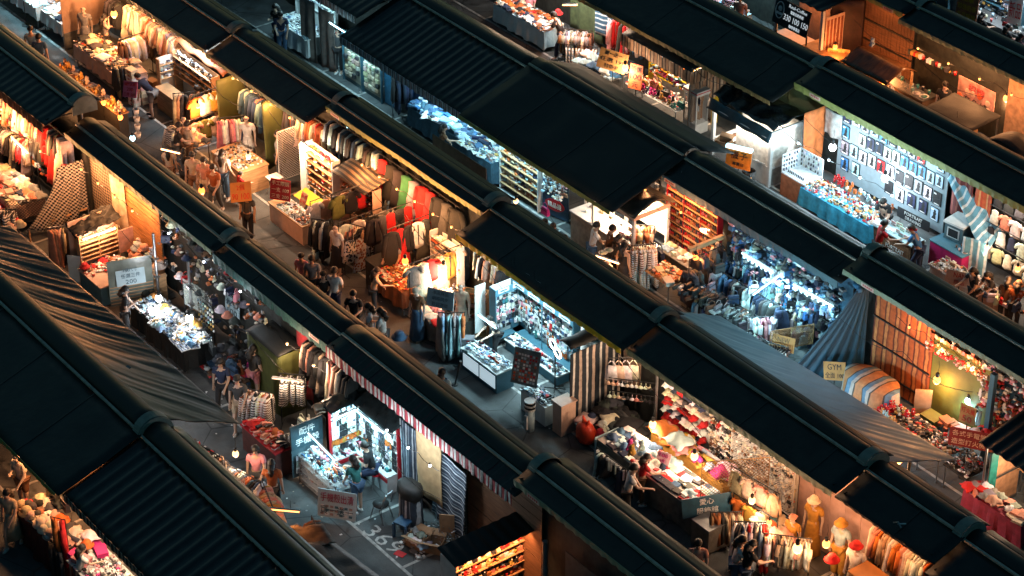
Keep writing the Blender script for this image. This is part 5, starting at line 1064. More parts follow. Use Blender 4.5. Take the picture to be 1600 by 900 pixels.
fill_festoon('added cable of small fill bulbs under the rust fringe','under the rust fringe',2,-14.5,-10.4,.9,2.35,5,WARM,24)
fill_festoon('added cable of small fill bulbs over the guitar and plank wall','over the guitar and plank wall',2,-9.4,-5.6,.6,2.5,4,WARM,22)
fill_festoon('added cable of pale fill bulbs over the hats','over the hats',2,-5.2,.2,.5,2.6,3,(.8,.9,.95),5)
fill_festoon('added cable of small fill bulbs over the striped jackets','over the striped jackets',2,1.2,3.6,.7,2.4,2,NEUT,16)
fill_festoon('added cable of pale fill bulbs over the striped sheets and chair','over the striped sheets and chair',2,6.0,8.6,.9,2.5,3,(.8,.92,1),9)
# --- upper left clothes stalls
person('man in a printed black t-shirt and blue cap at the far left',*g(12,186,1.6)[:2],R(-100),'browse','black','beige',hat=('cap','paleblue'),h=1.75)
rack('back rail of mixed coloured clothes below the rust fringe',(-14.4,D(2,.25)),(-10.4,D(2,.25)),2.75,['shirt','dress','jacket','trousers'],['grey','cream','red','beige','charcoal','salmon','white'],'on the back rail below the rust fringe',n=40,stand=False)
rack('side rail of tan and grey clothes behind the man in the cap',(-14.3,D(2,.9)),(-12.4,D(2,.5)),1.9,['shirt','trousers','dress'],['beige','grey','black','cream','red'],'on the side rail behind the man in the cap',n=16)
rack('rail with a bright red dress and a floral blouse',(-12.0,D(2,.5)),(-10.5,D(2,.4)),2.3,['dress','shirt'],['red','charcoal','white','cream'],'on the rail left of the chequered curtain',n=5,face=R(30))
tube_lamp('white tube lamp in front of the grey clothes at far left',g(18,215,1.75),g(44,240,1.7),NEUT,35)
table('wide table of folded shirts at the left edge',-13.6,-10.9,D(2,1.9),D(2,.9),.78,cloth_=peach,drop=.4)
topgoods(-13.6,-10.9,D(2,1.9),D(2,.9),.79,8,5,['folded','folded','heap','card'],['cream','white','beige','salmon','grey','navy'],'on the wide table at the left edge',rj=.3,sc=1.15,zj=.08)
table('lower table of red and orange garments at the left edge',-12.6,-10.6,D(2,2.5),D(2,1.95),.6)
topgoods(-12.6,-10.6,D(2,2.5),D(2,1.95),.6,8,3,['heap','folded','toy'],['red','orange','cream','rust','white'],'on the lower table at the left edge',zj=.06)
lattice('black wire lattice at the right end of the shirt table',(-10.7,D(2,1.6)),R(60),1.1,.7,.35,.09,m_=mat('dim_wire',(.12,.1,.08),.5,.5),diag=True)
topgoods(-10.9,-10.2,D(2,2.4),D(2,1.9),.55,4,2,['hat','heap','scrunchie'],['red','cream','beige','rust'],'under the black wire lattice',zj=.05)
rack('rail of black and white striped tops in the dark at left',(-10.9,D(2,2.6)),(-10.5,D(2,2.0)),1.0,['tshirt','shirt'],['black','black','charcoal'],'on the dark rail at the left',n=7,pat=clothS)
# chequered curtain drawn to a corner
m=MB();XC=-9.75
m.sheet(lambda u,v:(XC+.07*math.sin(u*24+v*2)*(.4+.6*v)+.03*nz(u*6,v*3),D(2,(.95+1.15*v**1.6)*(1-u)+(.12)*u),2.3-(1.62+.25*math.sin(math.pi*u))*v),30,14,.014)
ck2=checks('black_white_cloth_check',(.46,.41,.37),(.012,.012,.012),.055,0)
n=ck2.node_tree;sp_=[x for x in n.nodes if x.type=='COMBXYZ'][0];se_=[x for x in n.nodes if x.type=='SEPXYZ'][0];n.links.new(se_.outputs[1],sp_.inputs[0])
tag(link('curtain',m.mesh('curtain',ck2,True)),'black and white chequered curtain drawn to one corner','curtain')
m=MB();m.box((-.09,-.06,0),(.09,.06,2.6));tag(part('post',m,black,None,loc=(-9.55,D(2,.1),0)),'black post beside the chequered curtain','post')
m=MB();m.tube([(XC-.1,D(2,1.95),.62),(XC,D(2,.1),.72)],.03,6);m.tube([(XC-.1,D(2,1.95),0),(XC-.1,D(2,1.95),.62)],.03,6);tag(part('rail_barrier',m,woodL,None),'low wooden barrier rail under the chequered curtain','barrier')
curtain('tan chequered cloth on the back wall by the guitar',(-9.4,D(2,.1)),(-8.1,D(2,.1)),.4,2.95,tancheck,fold=.015)
curtain('cream hanging shirts cloth right of the guitar',(-8.1,D(2,.2)),(-7.3,D(2,.2)),.9,2.9,mat('cream_cloth',(.55,.42,.28),.85),fold=.06,freq=16)
t=thing('guitar','acoustic guitar with a red scratch plate against the tan check','guitar',g(184,363,.55),R(10))
m=MB();sh=[(.0,-.0)];poly=[]
for i in range(22):a=2*math.pi*i/22;rr=(.17 if math.sin(a) < 0 else .13)*(1-.18*math.exp(-((math.sin(a)-.05)/.25)**2));poly.append((rr*math.cos(a),.2+.23*math.sin(a)))
m.prism(poly,-.05,.05);part('soundbox',m,mat('spruce',(.6,.42,.24),.35),t)
m=MB();m.box((-.025,-.065,.3),(.025,-.045,.9));m.box((-.04,-.065,.9),(.04,-.04,1.05));part('neck',m,wood,t)
m=MB();m.prism([(.02,.12),(.12,.1),(.11,.27),(.03,.3)],-.056,-.051);part('scratch_plate',m,redlam,t)
m=MB();m.lathe([(.001,0),(.045,0),(.045,.003)],12,0,Matrix.Translation((0,-.051,.27)) @ Matrix.Rotation(R(90),4,'X'));part('sound_hole',m,ink,t)
t=None
rack('rail of polka dot, orange and beige dresses in the corner stall',(-8.75,D(2,1.85)),(-8.35,D(2,.75)),1.15,['dress','shirt','dress'],['navy','orange','beige','cream','charcoal','salmon'],'on the corner stall rail',n=14,frame=steel)
m=MB();tag(link('display_globe',fixn((m.ball((0,0,.0),.12,12),m.mesh('globe',plastic,True))[1]),None,g(168,366,1.0),0,C['pink']),'pale pink ball head behind the corner rail','display head')
# cream booth with shelves facing right
board('cream panel at the back of the shelf booth',(-7.75,D(2,1.75)),(-7.75,D(2,.45)),.2,1.75,peach,name='booth_panel',cat='panel')
s=shelf('lit wooden shelf booth of earrings under black tarp',(-7.35,D(2,1.15),0),R(90),1.15,1.55,.22,6,frame=woodL,back=peach,z0=.75,cols=2)
for q in range(6):wallgoods(s,1.1,.79+q*.13,.86+q*.13,12,1,['gadget','card','bottle'],['cream','white','beige','rust','red'],'on the wooden shelf booth',y=-.13,sc=.55)
tarp('crumpled black tarp thrown over the shelf booth',[(-7.9,D(2,1.75),1.62),(-7.25,D(2,1.8),1.5),(-7.15,D(2,.4),1.72),(-7.8,D(2,.4),1.85)],black,16,16,.16,(4,7),sagm=0)
tube_lamp('warm tube lamp along the top of the shelf booth',(-7.0,D(2,1.7),1.55),(-7.0,D(2,.7),1.55),NEUT,22,hanger=0,aim=(-.6,0,-1))
board('rose coloured glass back of the little mirror by the booth',(-6.75,D(2,.75)),(-6.75,D(2,.3)),.9,1.6,mat('rose_panel',(.45,.26,.22),.3),name='mirror_panel',cat='panel')
t=counter('counter with a white top and blue base in the corner stall',-7.1,-5.9,D(2,1.85),D(2,.95),.62,top=peach,body=deepblue)
topgoods(-7.1,-6.8,D(2,1.85),D(2,.6),.62,3,8,['scrunchie','heap','toy'],['red','salmon','rust','cream'],'along the back edge of the white counter',sc=.8)
item('hat','red','',(-6.95,D(2,1.75),.72),0,.9,label='red ornament on the corner of the white topped counter')
board('small pale blue signboard leaning on the white topped counter',(-7.45,D(2,2.0)),(-7.15,D(2,1.7)),.1,.95,bluec,name='side_sign',cat='sign')
# wooden wall and hats
board('orange horizontal plank wall behind the hats',(-7.35,D(2,.1)),(-5.5,D(2,.1)),.15,2.95,plankm,planks=20,horiz=True,name='plank_wall',cat='wall')
mannequin('dark figure in a dotted navy scarf before the plank wall',-6.35,D(2,.35),R(-60),'navy','navy',low='dress',h=1.5)
for q,(z,n_) in enumerate(((1.25,7),(1.0,8),(.75,9),(.5,9))):
    for k in range(n_):item(pick(['hat','cap','scrunchie','toy']),pick(['white','paleblue','cream','beige','charcoal','white','denim','salmon','rust']),'in the heap before the plank wall',(-6.4+1.5*k/n_+random.uniform(-.1,.1),D(2,.45+.18*q),z+random.uniform(-.1,.1)),random.random()*6,1.25)
m=MB();m.box((-1.0,-.35,0),(.8,.35,.45));m.box((-.9,-.1,.45),(.8,.35,.75));m.box((-.8,.1,.75),(.8,.35,1.0));tag(part('stepped_stand',m,woodL,None,loc=(-5.75,D(2,.7),0)),'stepped stand holding the heap of hats','display stand')
item('hat','white','',g(296,410,1.1),0,1.3,label='white bucket hat on top of the hat heap')
t=sign('translucent screen carrying a white notice with blue cups',['5號尺寸','任選三件','200'],(-5.05,D(2,1.35),1.25),.78,.55,R(72),R(10),bg=bluec,im=mat('slate_ink',(.05,.1,.13),.7,bump=0),pole=False)
m=MB();m.box((-.6,.03,.35),(.6,.05,1.75));part('clear_screen',m,mat('smoked_screen',(.17,.19,.16),.25,var=.5,scale=2),t)
for k in range(6):m=MB();m.box((-.58,.015,.42+k*.1),(.58,.028,.44+k*.1));part('slat',m,woodL,t)
lamp('bare white bulb before the white notice',g(248,466,1.25),(.9,.95,1),26,r=.06)
lamp('bare white bulb over the hair clip table',g(296,497,1.3),(.85,.95,1),24,r=.065)
table('long dark table crowded with silver hair clips',-4.5,-1.75,D(2,1.7),D(2,.85),.7,top=black,cloth_=black,drop=.6)
topgoods(-4.5,-1.75,D(2,1.72),D(2,.85),.71,20,8,['scrunchie','scrunchie','tray','glasses','heap','gadget'],['white','paleblue','paleblue','cream','denim','grey','mustard','white'],'on the hair clip table',sc=.85,zj=.05)
m=MB();k=12
t=thing('wire_display','curved clear screen with hanging white earrings beside the hair clip table','display rack',(-2.9,D(2,.55),0))
m.sheet(lambda u,v:(-.75+1.5*u,.12*math.sin(math.pi*u),.75+.8*v),10,4,.01);part('clear_panel',m,glass('smoky_clear',(.5,.55,.5),.3),t)
m=MB();m.tube([(-.75,0,0),(-.75,0,1.5)],.015,5);m.tube([(.75,0,0),(.75,0,1.5)],.015,5);m.tube([(-.75,0,1.45),(.75,0,1.45)],.012,5);part('frame',m,darkmetal,t)
for a in range(5):
    for b in range(7):item('bottle',pick(['white','paleblue','gold','cream']),'hanging on the clear screen by the clip table',(-2.75+b*.12,D(2,.62),.72+a*.15),0,1.1)
person('seated seller with black hair in a mustard top behind the clip table',*g(312,485,1.35)[:2],R(-110),'lean','mustard','charcoal',hair=.6,h=1.5)
person('woman in black looking down at the left of the translucent screen',*g(192,456,1.5)[:2],R(60),'phone','black','charcoal',hair=.4)
person('woman in dark blue walking past the end of the clip table',*g(345,568,1.5)[:2],R(-50),'walk','navy','black',hair=.8)
person('man in pale shorts and white trainers in the dim aisle',*g(372,610,1.2)[:2],R(-45),'walk','charcoal','beige',low='shorts')
for q,(z,d_) in enumerate(((2.5,.18),(1.95,.28),(1.35,.42))):
    rack('shelf bar of hats under the teal valance, %s row' % ['top','middle','lowest'][q],(-5.3+.2*q,D(2,d_)),(.3,D(2,d_)),z,['hat','scrunchie','hat','toy','bag'],['charcoal','navy','cream','salmon','beige','white','charcoal','rust','pink','red','brown'],'on the %s hat bar under the teal valance' % ['top','middle','lowest'][q],n=15,stand=(q==1),drop=-.06,jit=3,sc=.9)
for k,x in enumerate((-4.7,-2.9)):
    t=thing('pole',['steel pole with clamps among the hats, nearer the plank wall','second steel pole among the hats, nearer the blue hanging notice'][k],'pole',(x,D(2,.75),0));m=MB();m.tube([(0,0,0),(0,0,2.5)],.04,8);part('shaft',m,steel,t)
    for q in range(3):m=MB();m.box((-.07,-.07,.6+q*.55),(.07,.07,.66+q*.55));part('clamp',m,steel,t)
t=sign('pale blue notice with white flowers hanging before the hats',['手工髮飾','全店任選','100'],(*g(363,475,1.35)[:2],1.35),.62,.78,R(5),R(5),bg=bluec,im=mat('slate_ink',(.05,.1,.13),.7,bump=0),pole=True)
t=thing('open_crate','pink open box of hair bands behind the pale blue notice','box',g(378,492,.7))
for a in range(4):
    m=MB();M=Matrix.Rotation(R(90*a),4,'Z');m.box((-.25,-.25,0),(.25,-.235,.25),0,M);part('side_panel',m,mat('rose_panel',(.45,.26,.22),.3),t)
topgoods(-1.6,-.3,D(2,1.1),D(2,.3),.35,5,4,['hat','bag','heap','scrunchie'],['charcoal','black','brown','denim','rust'],'in the dim corner by the olive cabinet',sc=1.1,zj=.2)
item('bag','magenta','',g(402,590,.35),R(30),1.9,label='bright magenta shopping bag left of the olive cabinet')
person('woman holding the bright magenta bag by the olive cabinet',*g(394,552,1.45)[:2],R(110),'bag','charcoal','pink',hair=.7,low='shorts')
item('toy','red','',g(404,542,1.2),0,2.2,label='red balloon like ball beside the olive cabinet')
# olive cabinet
t=thing('cloth_wardrobe','tall olive cloth covered cabinet with a black top','cabinet',(.72,D(2,.42),0))
for a,b in (((-.75,-.36,0),(.75,-.34,1.85)),((.73,-.34,0),(.75,.4,1.85)),((-.75,-.34,0),(-.73,.4,1.85)),((-.73,.38,0),(.73,.4,1.85))):
    m=MB();ax=(b[0]-a[0]) > .1;n_=14
    if ax:m.sheet(lambda u,v:(a[0]+(b[0]-a[0])*u,(a[1]+b[1])/2+.012*math.sin(u*19+v),1.85-1.83*v),n_,6,.015)
    else:m.sheet(lambda u,v:((a[0]+b[0])/2+.012*math.sin(u*17+v),a[1]+(b[1]-a[1])*u,1.85-1.83*v),n_,6,.015)
    part('side_cloth',m,olivebox,t,True)
m=MB();m.sheet(lambda u,v:(-.77+1.54*u,-.38+.8*v,1.87+.05*math.sin(math.pi*v)+.02*nz(u*5,v*5)),10,6,.02);part('top_cloth',m,black,t,True)
curtain('dark red curtain behind the olive cabinet',(1.25,D(2,.1)),(1.95,D(2,.1)),.4,2.8,mat('dark_red_cloth',(.20,.008,.015),.85),fold=.05)
rack('rail of cream and black striped clothes under the olive edge',(1.9,D(2,.2)),(4.0,D(2,.2)),2.5,['shirt','dress','jacket','scarf'],['cream','black','salmon','beige','brown','black'],'on the rail under the olive edge by the phone stall',n=20,stand=False)
rack('rail of zebra striped jackets beside the olive cabinet',(1.75,D(2,.95)),(2.2,D(2,.5)),1.6,['jacket','shirt'],['black','charcoal','black'],'on the short rail beside the olive cabinet',n=7,pat=clothS)
tube_lamp('slim white tube lamp in front of the olive cabinet',g(426,591,1.6),g(473,597,1.6),NEUT,6,glow=2)
rack('round rail of striped tops in front of the olive cabinet',(1.3,D(2,1.75)),(1.9,D(2,1.35)),1.25,['shirt','jacket'],['cream','brown','rust','black'],'on the round rail before the olive cabinet',n=10,pat=clothS)
t=counter('brown cabinet piled with red bags left of the phone case stall',2.0,3.55,D(2,2.25),D(2,1.75),.75,top=redlam,body=mat('maroon_panel',(.10,.035,.03),.5))
topgoods(2.0,3.5,D(2,2.2),D(2,1.75),.75,8,3,['shoe','heap','shoe'],['red','black','black','salmon','rust'],'on the brown cabinet left of the phone case stall',zj=.1)
topgoods(3.2,3.8,D(2,1.9),D(2,1.2),.9,3,3,['pack','bag','gadget'],['grey','charcoal','white','magenta'],'between the red bags and the phone case stall',zj=.3)
# phone case stall
t=sign('dark signboard with white characters on the side of the phone case stall',['配件','手機殼'],(3.92,D(2,1.55),1.25),.9,.65,R(90),0,bg=mat('night_blue_panel',(.03,.07,.09),.4),im=inkwhite,pole=False)
m=MB();m.box((-.45,.02,.1),(.45,.05,1.6));part('side_wall',m,mat('dim_blue_panel',(.06,.10,.12),.5),t)
wallgoods(t,.85,.35,.85,5,3,['pack','case'],['grey','white','magenta','charcoal','gold'],'on the dark side wall of the phone case stall',y=-.06)
PC=['white','black','paleblue','black','charcoal','navy','white','grey','denim','charcoal','black','teal']
s1=shelf('red edged white side wall of phone cases',(4.05,D(2,.58),0),R(90),.95,1.85,.1,7,frame=redlam,back=white,z0=.55,board=white)
for q in range(7):wallgoods(s1,.9,.72+q*.185,.74+q*.185,11,1,['case'],PC if q != 1 else ['orange','mustard','white'],'on the side wall of the phone case stall',y=-.11,sc=1.02,skip=.03)
s2=shelf('white back wall of phone cases ending in a red post',(4.95,D(2,.1),0),0,1.65,1.85,.1,7,frame=redlam,back=white,z0=.55,board=white)
for q in range(7):wallgoods(s2,1.6,.72+q*.185,.74+q*.185,17,1,['case'],PC+(['orange','mustard'] if q==3 else []),'on the back wall of the phone case stall',y=-.11,sc=1.02,skip=.03)
m=MB();m.box((-.5,-.12,.5),(-.42,.0,1.85));part('red_panel',m,redlam,s1)
m=MB();m.box((-.42,-.115,1.0),(-.2,-.1,1.75));part('white_poster',m,white,s1)
for x,w_,y0_,h_ in ((4.3,.5,D(2,1.05),.9),(4.95,1.65,D(2,.5),.4)):
    pass
t=thing('low_shelf','l-shaped white shelf with a red front inside the phone case stall','shelf',(4.05,D(2,.1),0))
m=MB();m.box((0,-.95,.5),(.38,-.4,.54));m.box((0,-.4,.5),(1.7,-.02,.54));part('top',m,white,t)
m=MB();m.box((.36,-.95,.38),(.39,-.41,.499));m.box((.36,-.41,.38),(1.7,-.38,.499));part('red_front',m,redlam,t)
m=MB();m.box((.02,-.93,0),(.33,-.42,.499));m.box((.02,-.38,0),(1.68,-.05,.499));part('body',m,white,t)
topgoods(4.1,4.4,D(2,1.0),D(2,.2),.54,4,7,['gadget','case','ledbox','card'],CASES,'on the white shelf inside the phone case stall',sc=.9)
topgoods(4.5,5.6,D(2,.4),D(2,.2),.54,9,2,['gadget','ledbox','cup'],CASES,'on the white shelf inside the phone case stall',sc=.9)
item('cap','black','',(4.75,D(2,.62),.18),0,1.6,label='round black cap under the red fronted shelf')
tarp('black tarp flap folded over the side wall of the phone case stall',[(3.8,D(2,1.1),1.9),(4.3,D(2,1.1),1.86),(4.3,D(2,.1),1.9),(3.8,D(2,.1),2.0)],mat('wet_black_tarp',(.02,.028,.03),.25,var=.4),10,14,.03,(3,6),sagm=0)
tarp('black tarp flap hanging from the back wall of the phone case stall',[(4.2,D(2,.45),1.86),(5.9,D(2,.45),1.86),(5.9,D(2,-.1),2.12),(4.2,D(2,-.1),2.12)],MATS['wet_black_tarp'],18,8,.025,(6,3),sagm=0)
m=MB();m.sheet(lambda u,v:(3.85+.25*v,D(2,1.35)+.3*u,1.88+.1*math.sin(v*6)+.03*math.sin(u*5)),6,8,.02);tag(part('rolled_mat',m,mat('tan_vinyl',(.3,.2,.13),.3),None,True),'tan rolled mat on top of the red panel','mat')
t=thing('glass_counter','glass case of phone accessories at the front of the phone case stall','glass counter',(4.75,D(2,1.55),0))
for a,b,n_ in (((-.82,-.3,.76),(.82,.3,.79),'glass_top'),((-.82,-.3,.1),(.82,-.285,.76),'glass_front'),((.805,-.285,.1),(.82,.3,.76),'glass_end'),((-.82,-.285,.1),(-.805,.3,.76),'glass_end')):
    m=MB();m.box(a,b);part(n_,m,clearp,t)
for k in range(3):m=MB();m.box((-.8,-.28,.1+k*.22),(.8,.28,.115+k*.22));part('shelf_board',m,white,t)
m=MB();m.box((-.82,.285,.0),(.82,.3,.76));part('back_panel',m,deepblue,t)
for x in (-.82,.8):
    for y in (-.3,.28):m=MB();m.box((x,y,0),(x+.02,y+.02,.78));part('corner_post',m,steel,t)
for k in range(3):topgoods(4.0,5.5,D(2,1.8),D(2,1.35),.115+k*.22,12,2,['ledbox','gadget','case'],CASES+['orange'],'inside the glass case of the phone stall',sc=.9)
topgoods(4.0,5.5,D(2,1.82),D(2,1.3),.795,12,4,['gadget','ledbox','card','cup','case'],CASES+['orange'],'on top of the glass case of the phone stall',sc=1.0,zj=.03)
person('young woman in a teal shirt and denim shorts at the glass case',5.85,D(2,1.4),R(190),'browse','teal','denim',low='shorts',hair=.5,h=1.6)
person('young man in black and navy shorts sitting with a phone inside the stall',5.25,D(2,.55),R(225),'sitphone','black','navy',low='shorts',h=1.72)
t=thing('stool','small stool under the seated young man','stool',(5.3,D(2,.5),0));m=MB();m.lathe([(.17,.42),(.17,.45),(.001,.45)],12);part('seat',m,redlam,t)
for a in range(4):m=MB();m.tube([(.15*math.cos(a*1.57),.15*math.sin(a*1.57),0),(.1*math.cos(a*1.57),.1*math.sin(a*1.57),.42)],.014,5);part('leg',m,steel,t)
tube_lamp('cool tube lamp under the red striped valance over the phone cases',(4.5,D(2,.5),1.83),(5.7,D(2,.5),1.83),COOL,36,hanger=0,aim=(0,.3,-1))
tube_lamp('cool tube lamp along the top of the red edged side wall',(4.5,D(2,1.0),1.83),(4.5,D(2,.4),1.83),COOL,20,hanger=0,aim=(-.3,0,-1))
tube_lamp('slim lamp bar crossing in front of the phone case walls',g(482,677,1.5),g(524,720,1.35),COOL,24,hanger=0)
# striped sheets, chair, rubbish, post
curtain('upright navy and white striped sheet beside the red post',(5.85,D(2,.15)),(6.7,D(2,.15)),.05,2.2,navyw,fold=.05,freq=10)
curtain('hanging tan cloth between the striped sheets',(6.75,D(2,.3)),(7.75,D(2,.3)),.75,2.55,mat('tan_cloth',(.45,.31,.16),.85,var=.2),fold=.04,freq=7)
curtain('navy and white level striped sheet slung behind the post',(7.3,D(2,.2)),(8.75,D(2,.3)),.25,2.3,navyh,fold=.04,skew=-.15)
t=thing('covered_rack','rack hidden under a grey cover with a black hood','covered rack',(7.1,D(2,.75),0))
m=MB();m.add(*tubeprofile([(1.2,.32,.2,0),(1.0,.36,.22,0),(.5,.36,.22,.02),(.1,.42,.25,0)],18,fold=9));part('cover',m,navyw,t,True)
m=MB();m.add(*tubeprofile([(1.3,.25,.16,0),(1.24,.37,.25,0),(1.0,.39,.27,0)],14,fold=5));part('hood',m,black,t,True)
def chair(label,x,y,a,cm):
    t=thing('chair',label,'chair',(x,y,0),a)
    m=MB();m.lathe([(.001,.43),(.19,.43),(.2,.46),(.001,.475)],14);part('seat',m,cm,t,True)
    m=MB();m.tube([(-.19,.16,.45),(-.2,.22,.7),(-.12,.25,.84),(.12,.25,.84),(.2,.22,.7),(.19,.16,.45)],.016,6);part('backrest',m,steel,t)
    for sx in (-1,1):
        for sy in (-1,1):m=MB();m.tube([(sx*.2,sy*.2,0),(sx*.14,sy*.1,.43)],.014,5);part('leg',m,steel,t)
chair('black round seated chair with a bent steel back by the striped sheet',6.4,D(2,1.12),R(-70),black)
t=thing('stool','blue square plastic stool above the cardboard boxes','stool',(7.25,D(2,1.05),0),R(20));bs=mat('blue_plastic',(.02,.07,.15),.35)
m=MB();m.box((-.18,-.18,.4),(.18,.18,.44));part('seat',m,bs,t)
for sx in (-1,1):
    for sy in (-1,1):m=MB();m.box((sx*.17-.03,sy*.17-.03,0),(sx*.17+.03,sy*.17+.03,.4));part('leg',m,bs,t)
item('openbox','brown','',(7.75,D(2,1.0),0),R(15),1.1,label='open cardboard box of rubbish below the blue stool')
item('openbox','brown','',(8.1,D(2,.8),0),R(35),1.1,label='second open cardboard box beside the leaning cardboard sheet')
topgoods(7.4,8.2,D(2,1.2),D(2,.8),.12,3,2,['heap','heap'],['white','paleblue','grey'],'in the rubbish around the cardboard boxes',sc=.8,zj=.2)
board('cardboard sheet leaning beside the boxes',(8.0,D(2,.55)),(8.25,D(2,.3)),.0,.85,card,name='cardboard_sheet',cat='cardboard')
item('card','red','',(7.75,D(2,1.45),.01),R(20),1.3,rot=(R(90),0,R(20)),label='red and white price card lying on the bay floor')
for k in range(4):item('card','white','of litter scattered on the marked bay',(6.2+random.random()*1.8,D(2,.9+random.random()*.8),.005),0,.28,(R(90),0,random.random()*6))
m=MB();rn=random.Random(3)
for k in range(260):a=Vector((rn.gauss(0,.2),rn.gauss(0,.16),.15+abs(rn.gauss(0,.16))));m.tube([a,a+Vector((rn.uniform(-.09,.09),rn.uniform(-.09,.09),rn.uniform(-.05,.08)))],.008,3)
o=part('wire_heap',m,steel,None,loc=(8.05,D(2,.35),0));tag(o,'silvery heap of tangled hangers beside the dark post','heap',kind='stuff')
t=thing('post','thick dark market post right of the tangled hangers','post',(8.3,D(2,-.1),0));m=MB();m.tube([(0,0,0),(0,0,3.05)],.085,10);part('shaft',m,darkmetal,t);m=MB();m.box((-.1,-.13,1.6),(.1,-.085,2.0));part('switch_box',m,steel,t);m=MB();m.box((.05,-.1,1.95),(.16,.1,2.6));part('white_plate',m,white,t)
o=lettering(None,'369',1.15,.44,mat('worn_number_paint',(.5,.5,.48),.8,var=.5,scale=12),(7.1,D(2,1.52),.006),(0,0,R(90+180-90)),.001);o['kind']='structure';o.name='bay_number';o.rotation_euler=(0,0,R(5))
board('brown level plank wall behind the post',(8.4,D(2,.0)),(11.2,D(2,.0)),.1,2.9,brownplank,planks=10,horiz=True,name='plank_wall',cat='wall')
lattice('white chequered wire crate at the foot of the plank wall',(8.75,D(2,.35)),0,.5,.4,0,.06,m_=white,diag=True,name='wire_crate',cat='crate')
t=sign('mauve and white price poster at the foot of the glass case',['手機殼出清','買一送一'],(5.85,D(2,2.0),.48),.95,.72,R(38),R(12),bg=bluec,im=[mat('wine_ink',(.3,.02,.08),.7,bump=0),mat('slate_ink',(.05,.1,.13),.7,bump=0)],pole=False)
M=Matrix.Translation((0,0,.48)) @ Matrix.Rotation(-R(12),4,'X')
for q in range(3):
    for k in range(7):m=MB();x=-.4+k*.118;m.box((x,-.006,-.3+q*.1),(x+.08,0,-.24+q*.1),0,M);part('label',m,pick([deepblue,mauve,inkwhite]),t)
for sx in (-.4,.4):m=MB();m.tube([(sx,.12,0),(sx,.05,.7)],.012,5);part('leg',m,darkmetal,t)
# kiosk of red goods at bottom
t=thing('kiosk','narrow kiosk with a black roof over a wall of warm lit red packets','kiosk',(10.6,D(2,1.05),0))
m=MB();m.sheet(lambda u,v:(-.34+.68*u,-1.15+2.3*v,2.05-.12*u+.012*math.sin(v*50)),6,50,.03);part('roof',m,VINYLB,t)
m=MB();m.box((-.3,-1.1,0),(.25,-1.06,1.9));part('end_wall',m,white,t);m=MB();m.box((-.3,-1.059,0),(-.26,1.1,1.98));part('back_wall',m,peach,t)
for k in range(6):m=MB();m.box((-.259,-1.059,.3+k*.28),(-.02,1.1,.32+k*.28));part('shelf_board',m,woodL,t)
for k in range(6):
    for q in range(16):item(pick(['ledbox','toy','gadget','cup','ledbox']),pick(['red','white','cream','rust','gold','salmon','black']),'on the warm shelves of the black roofed kiosk',(10.5+random.uniform(-.03,.03),D(2,2.02-.128*q),.325+k*.28),R(90),1.05)
tube_lamp('warm lamp bar inside the black roofed kiosk',(10.8,D(2,2.0),1.86),(10.8,D(2,.1),1.86),WARM,60,hanger=0,aim=(-.5,0,-1))
board('grey panel wall right of the black roofed kiosk',(12.3,D(2,.2)),(16,D(2,.2)),0,2.3,mat('dim_grey_panel',(.05,.06,.06),.6),name='panel_wall',cat='wall')
lattice('white chequered wire fence under the green edge at the bottom',(12.6,D(2,.9)),0,1.4,.9,.4,.06,m_=mat('dull_white_wire',(.3,.29,.26),.6),diag=True)
m=MB();m.tube([(0,0,0),(0,0,2.75)],.06,10);m.lathe([(.075,1.9),(.075,2.0)],10);tag(part('post',m,steel,None,loc=(12.2,D(2,.7),0)),'grey pipe post under the green edge at the bottom','post')
# --- far side of row 1: racks and lamps standing across the aisle
tube_lamp('long glowing amber tube lamp at the lower left aisle',g(400,794,2.2),g(468,800,2.2),AMBER,22,glow=5)
rack('rail of beige tops behind the amber tube lamp',(5.2,-11.2),(6.4,-11.6),1.5,['tshirt','shirt','jacket'],['beige','cream','mustard','salmon'],'on the beige rail by the amber tube',n=14)
lattice('white lattice end behind the amber tube lamp',(5.2,-11.9),0,.8,.7,1.5,.1,m_=white,diag=True)
person('woman with tied brown hair in tan below the amber tube lamp',*g(462,824,1.5)[:2],R(-20),'browse','mustard','brown',hair=.5)
rack('rail of black coats beside the woman in tan',(7.0,-11.0),(7.6,-11.2),1.5,['coat','jacket'],['black','brown','charcoal'],'on the coat rail beside the woman in tan',n=8)
tarp('tan cloth sheet sagging over the aisle below the woman in tan',[(7.3,-12.2,1.9),(8.2,-12.5,1.85),(8.5,-11.3,1.8),(7.8,-11.2,1.85)],mat('dull_tan_tarp',(.06,.045,.03),.7),10,10,.08,(3,4))
tarp('black brown ribbed sheet at the bottom of the aisle',[(7.9,-12.6,2.0),(11.5,-12.6,2.0),(11.5,-11.0,1.7),(8.3,-11.3,1.75)],mat('dark_brown_tarp',(.05,.03,.018),.5),26,10,.05,(9,3))
rack('rail of red and black clothes behind the big hood at left',(2.5,-11.9),(4.1,-11.6),1.7,['shirt','jacket','scarf'],['red','black','white','brown','beige','charcoal'],'on the rail behind the big hood',n=20)
rack('second rail of grey and rust clothes behind the big hood',(4.2,-11.6),(5.3,-11.3),1.6,['shirt','trousers','jacket'],['rust','grey','black','white','denim'],'on the second rail behind the big hood',n=14)
lamp('warm bulb among the clothes behind the big hood',g(368,709,1.9),NEUT,25)
lamp('small warm bulb behind the big hood, right of the rust clothes',g(356,748,1.9),WARM,10,r=.03)
person('stroller in mauve between the two rows at lower left',*g(400,715,1.3)[:2],R(-45),'walk','pink','charcoal',hair=.8)
person('stroller in rust passing the brown red cabinet',*g(425,745,1.2)[:2],R(140),'walk','rust','black',hair=.6)
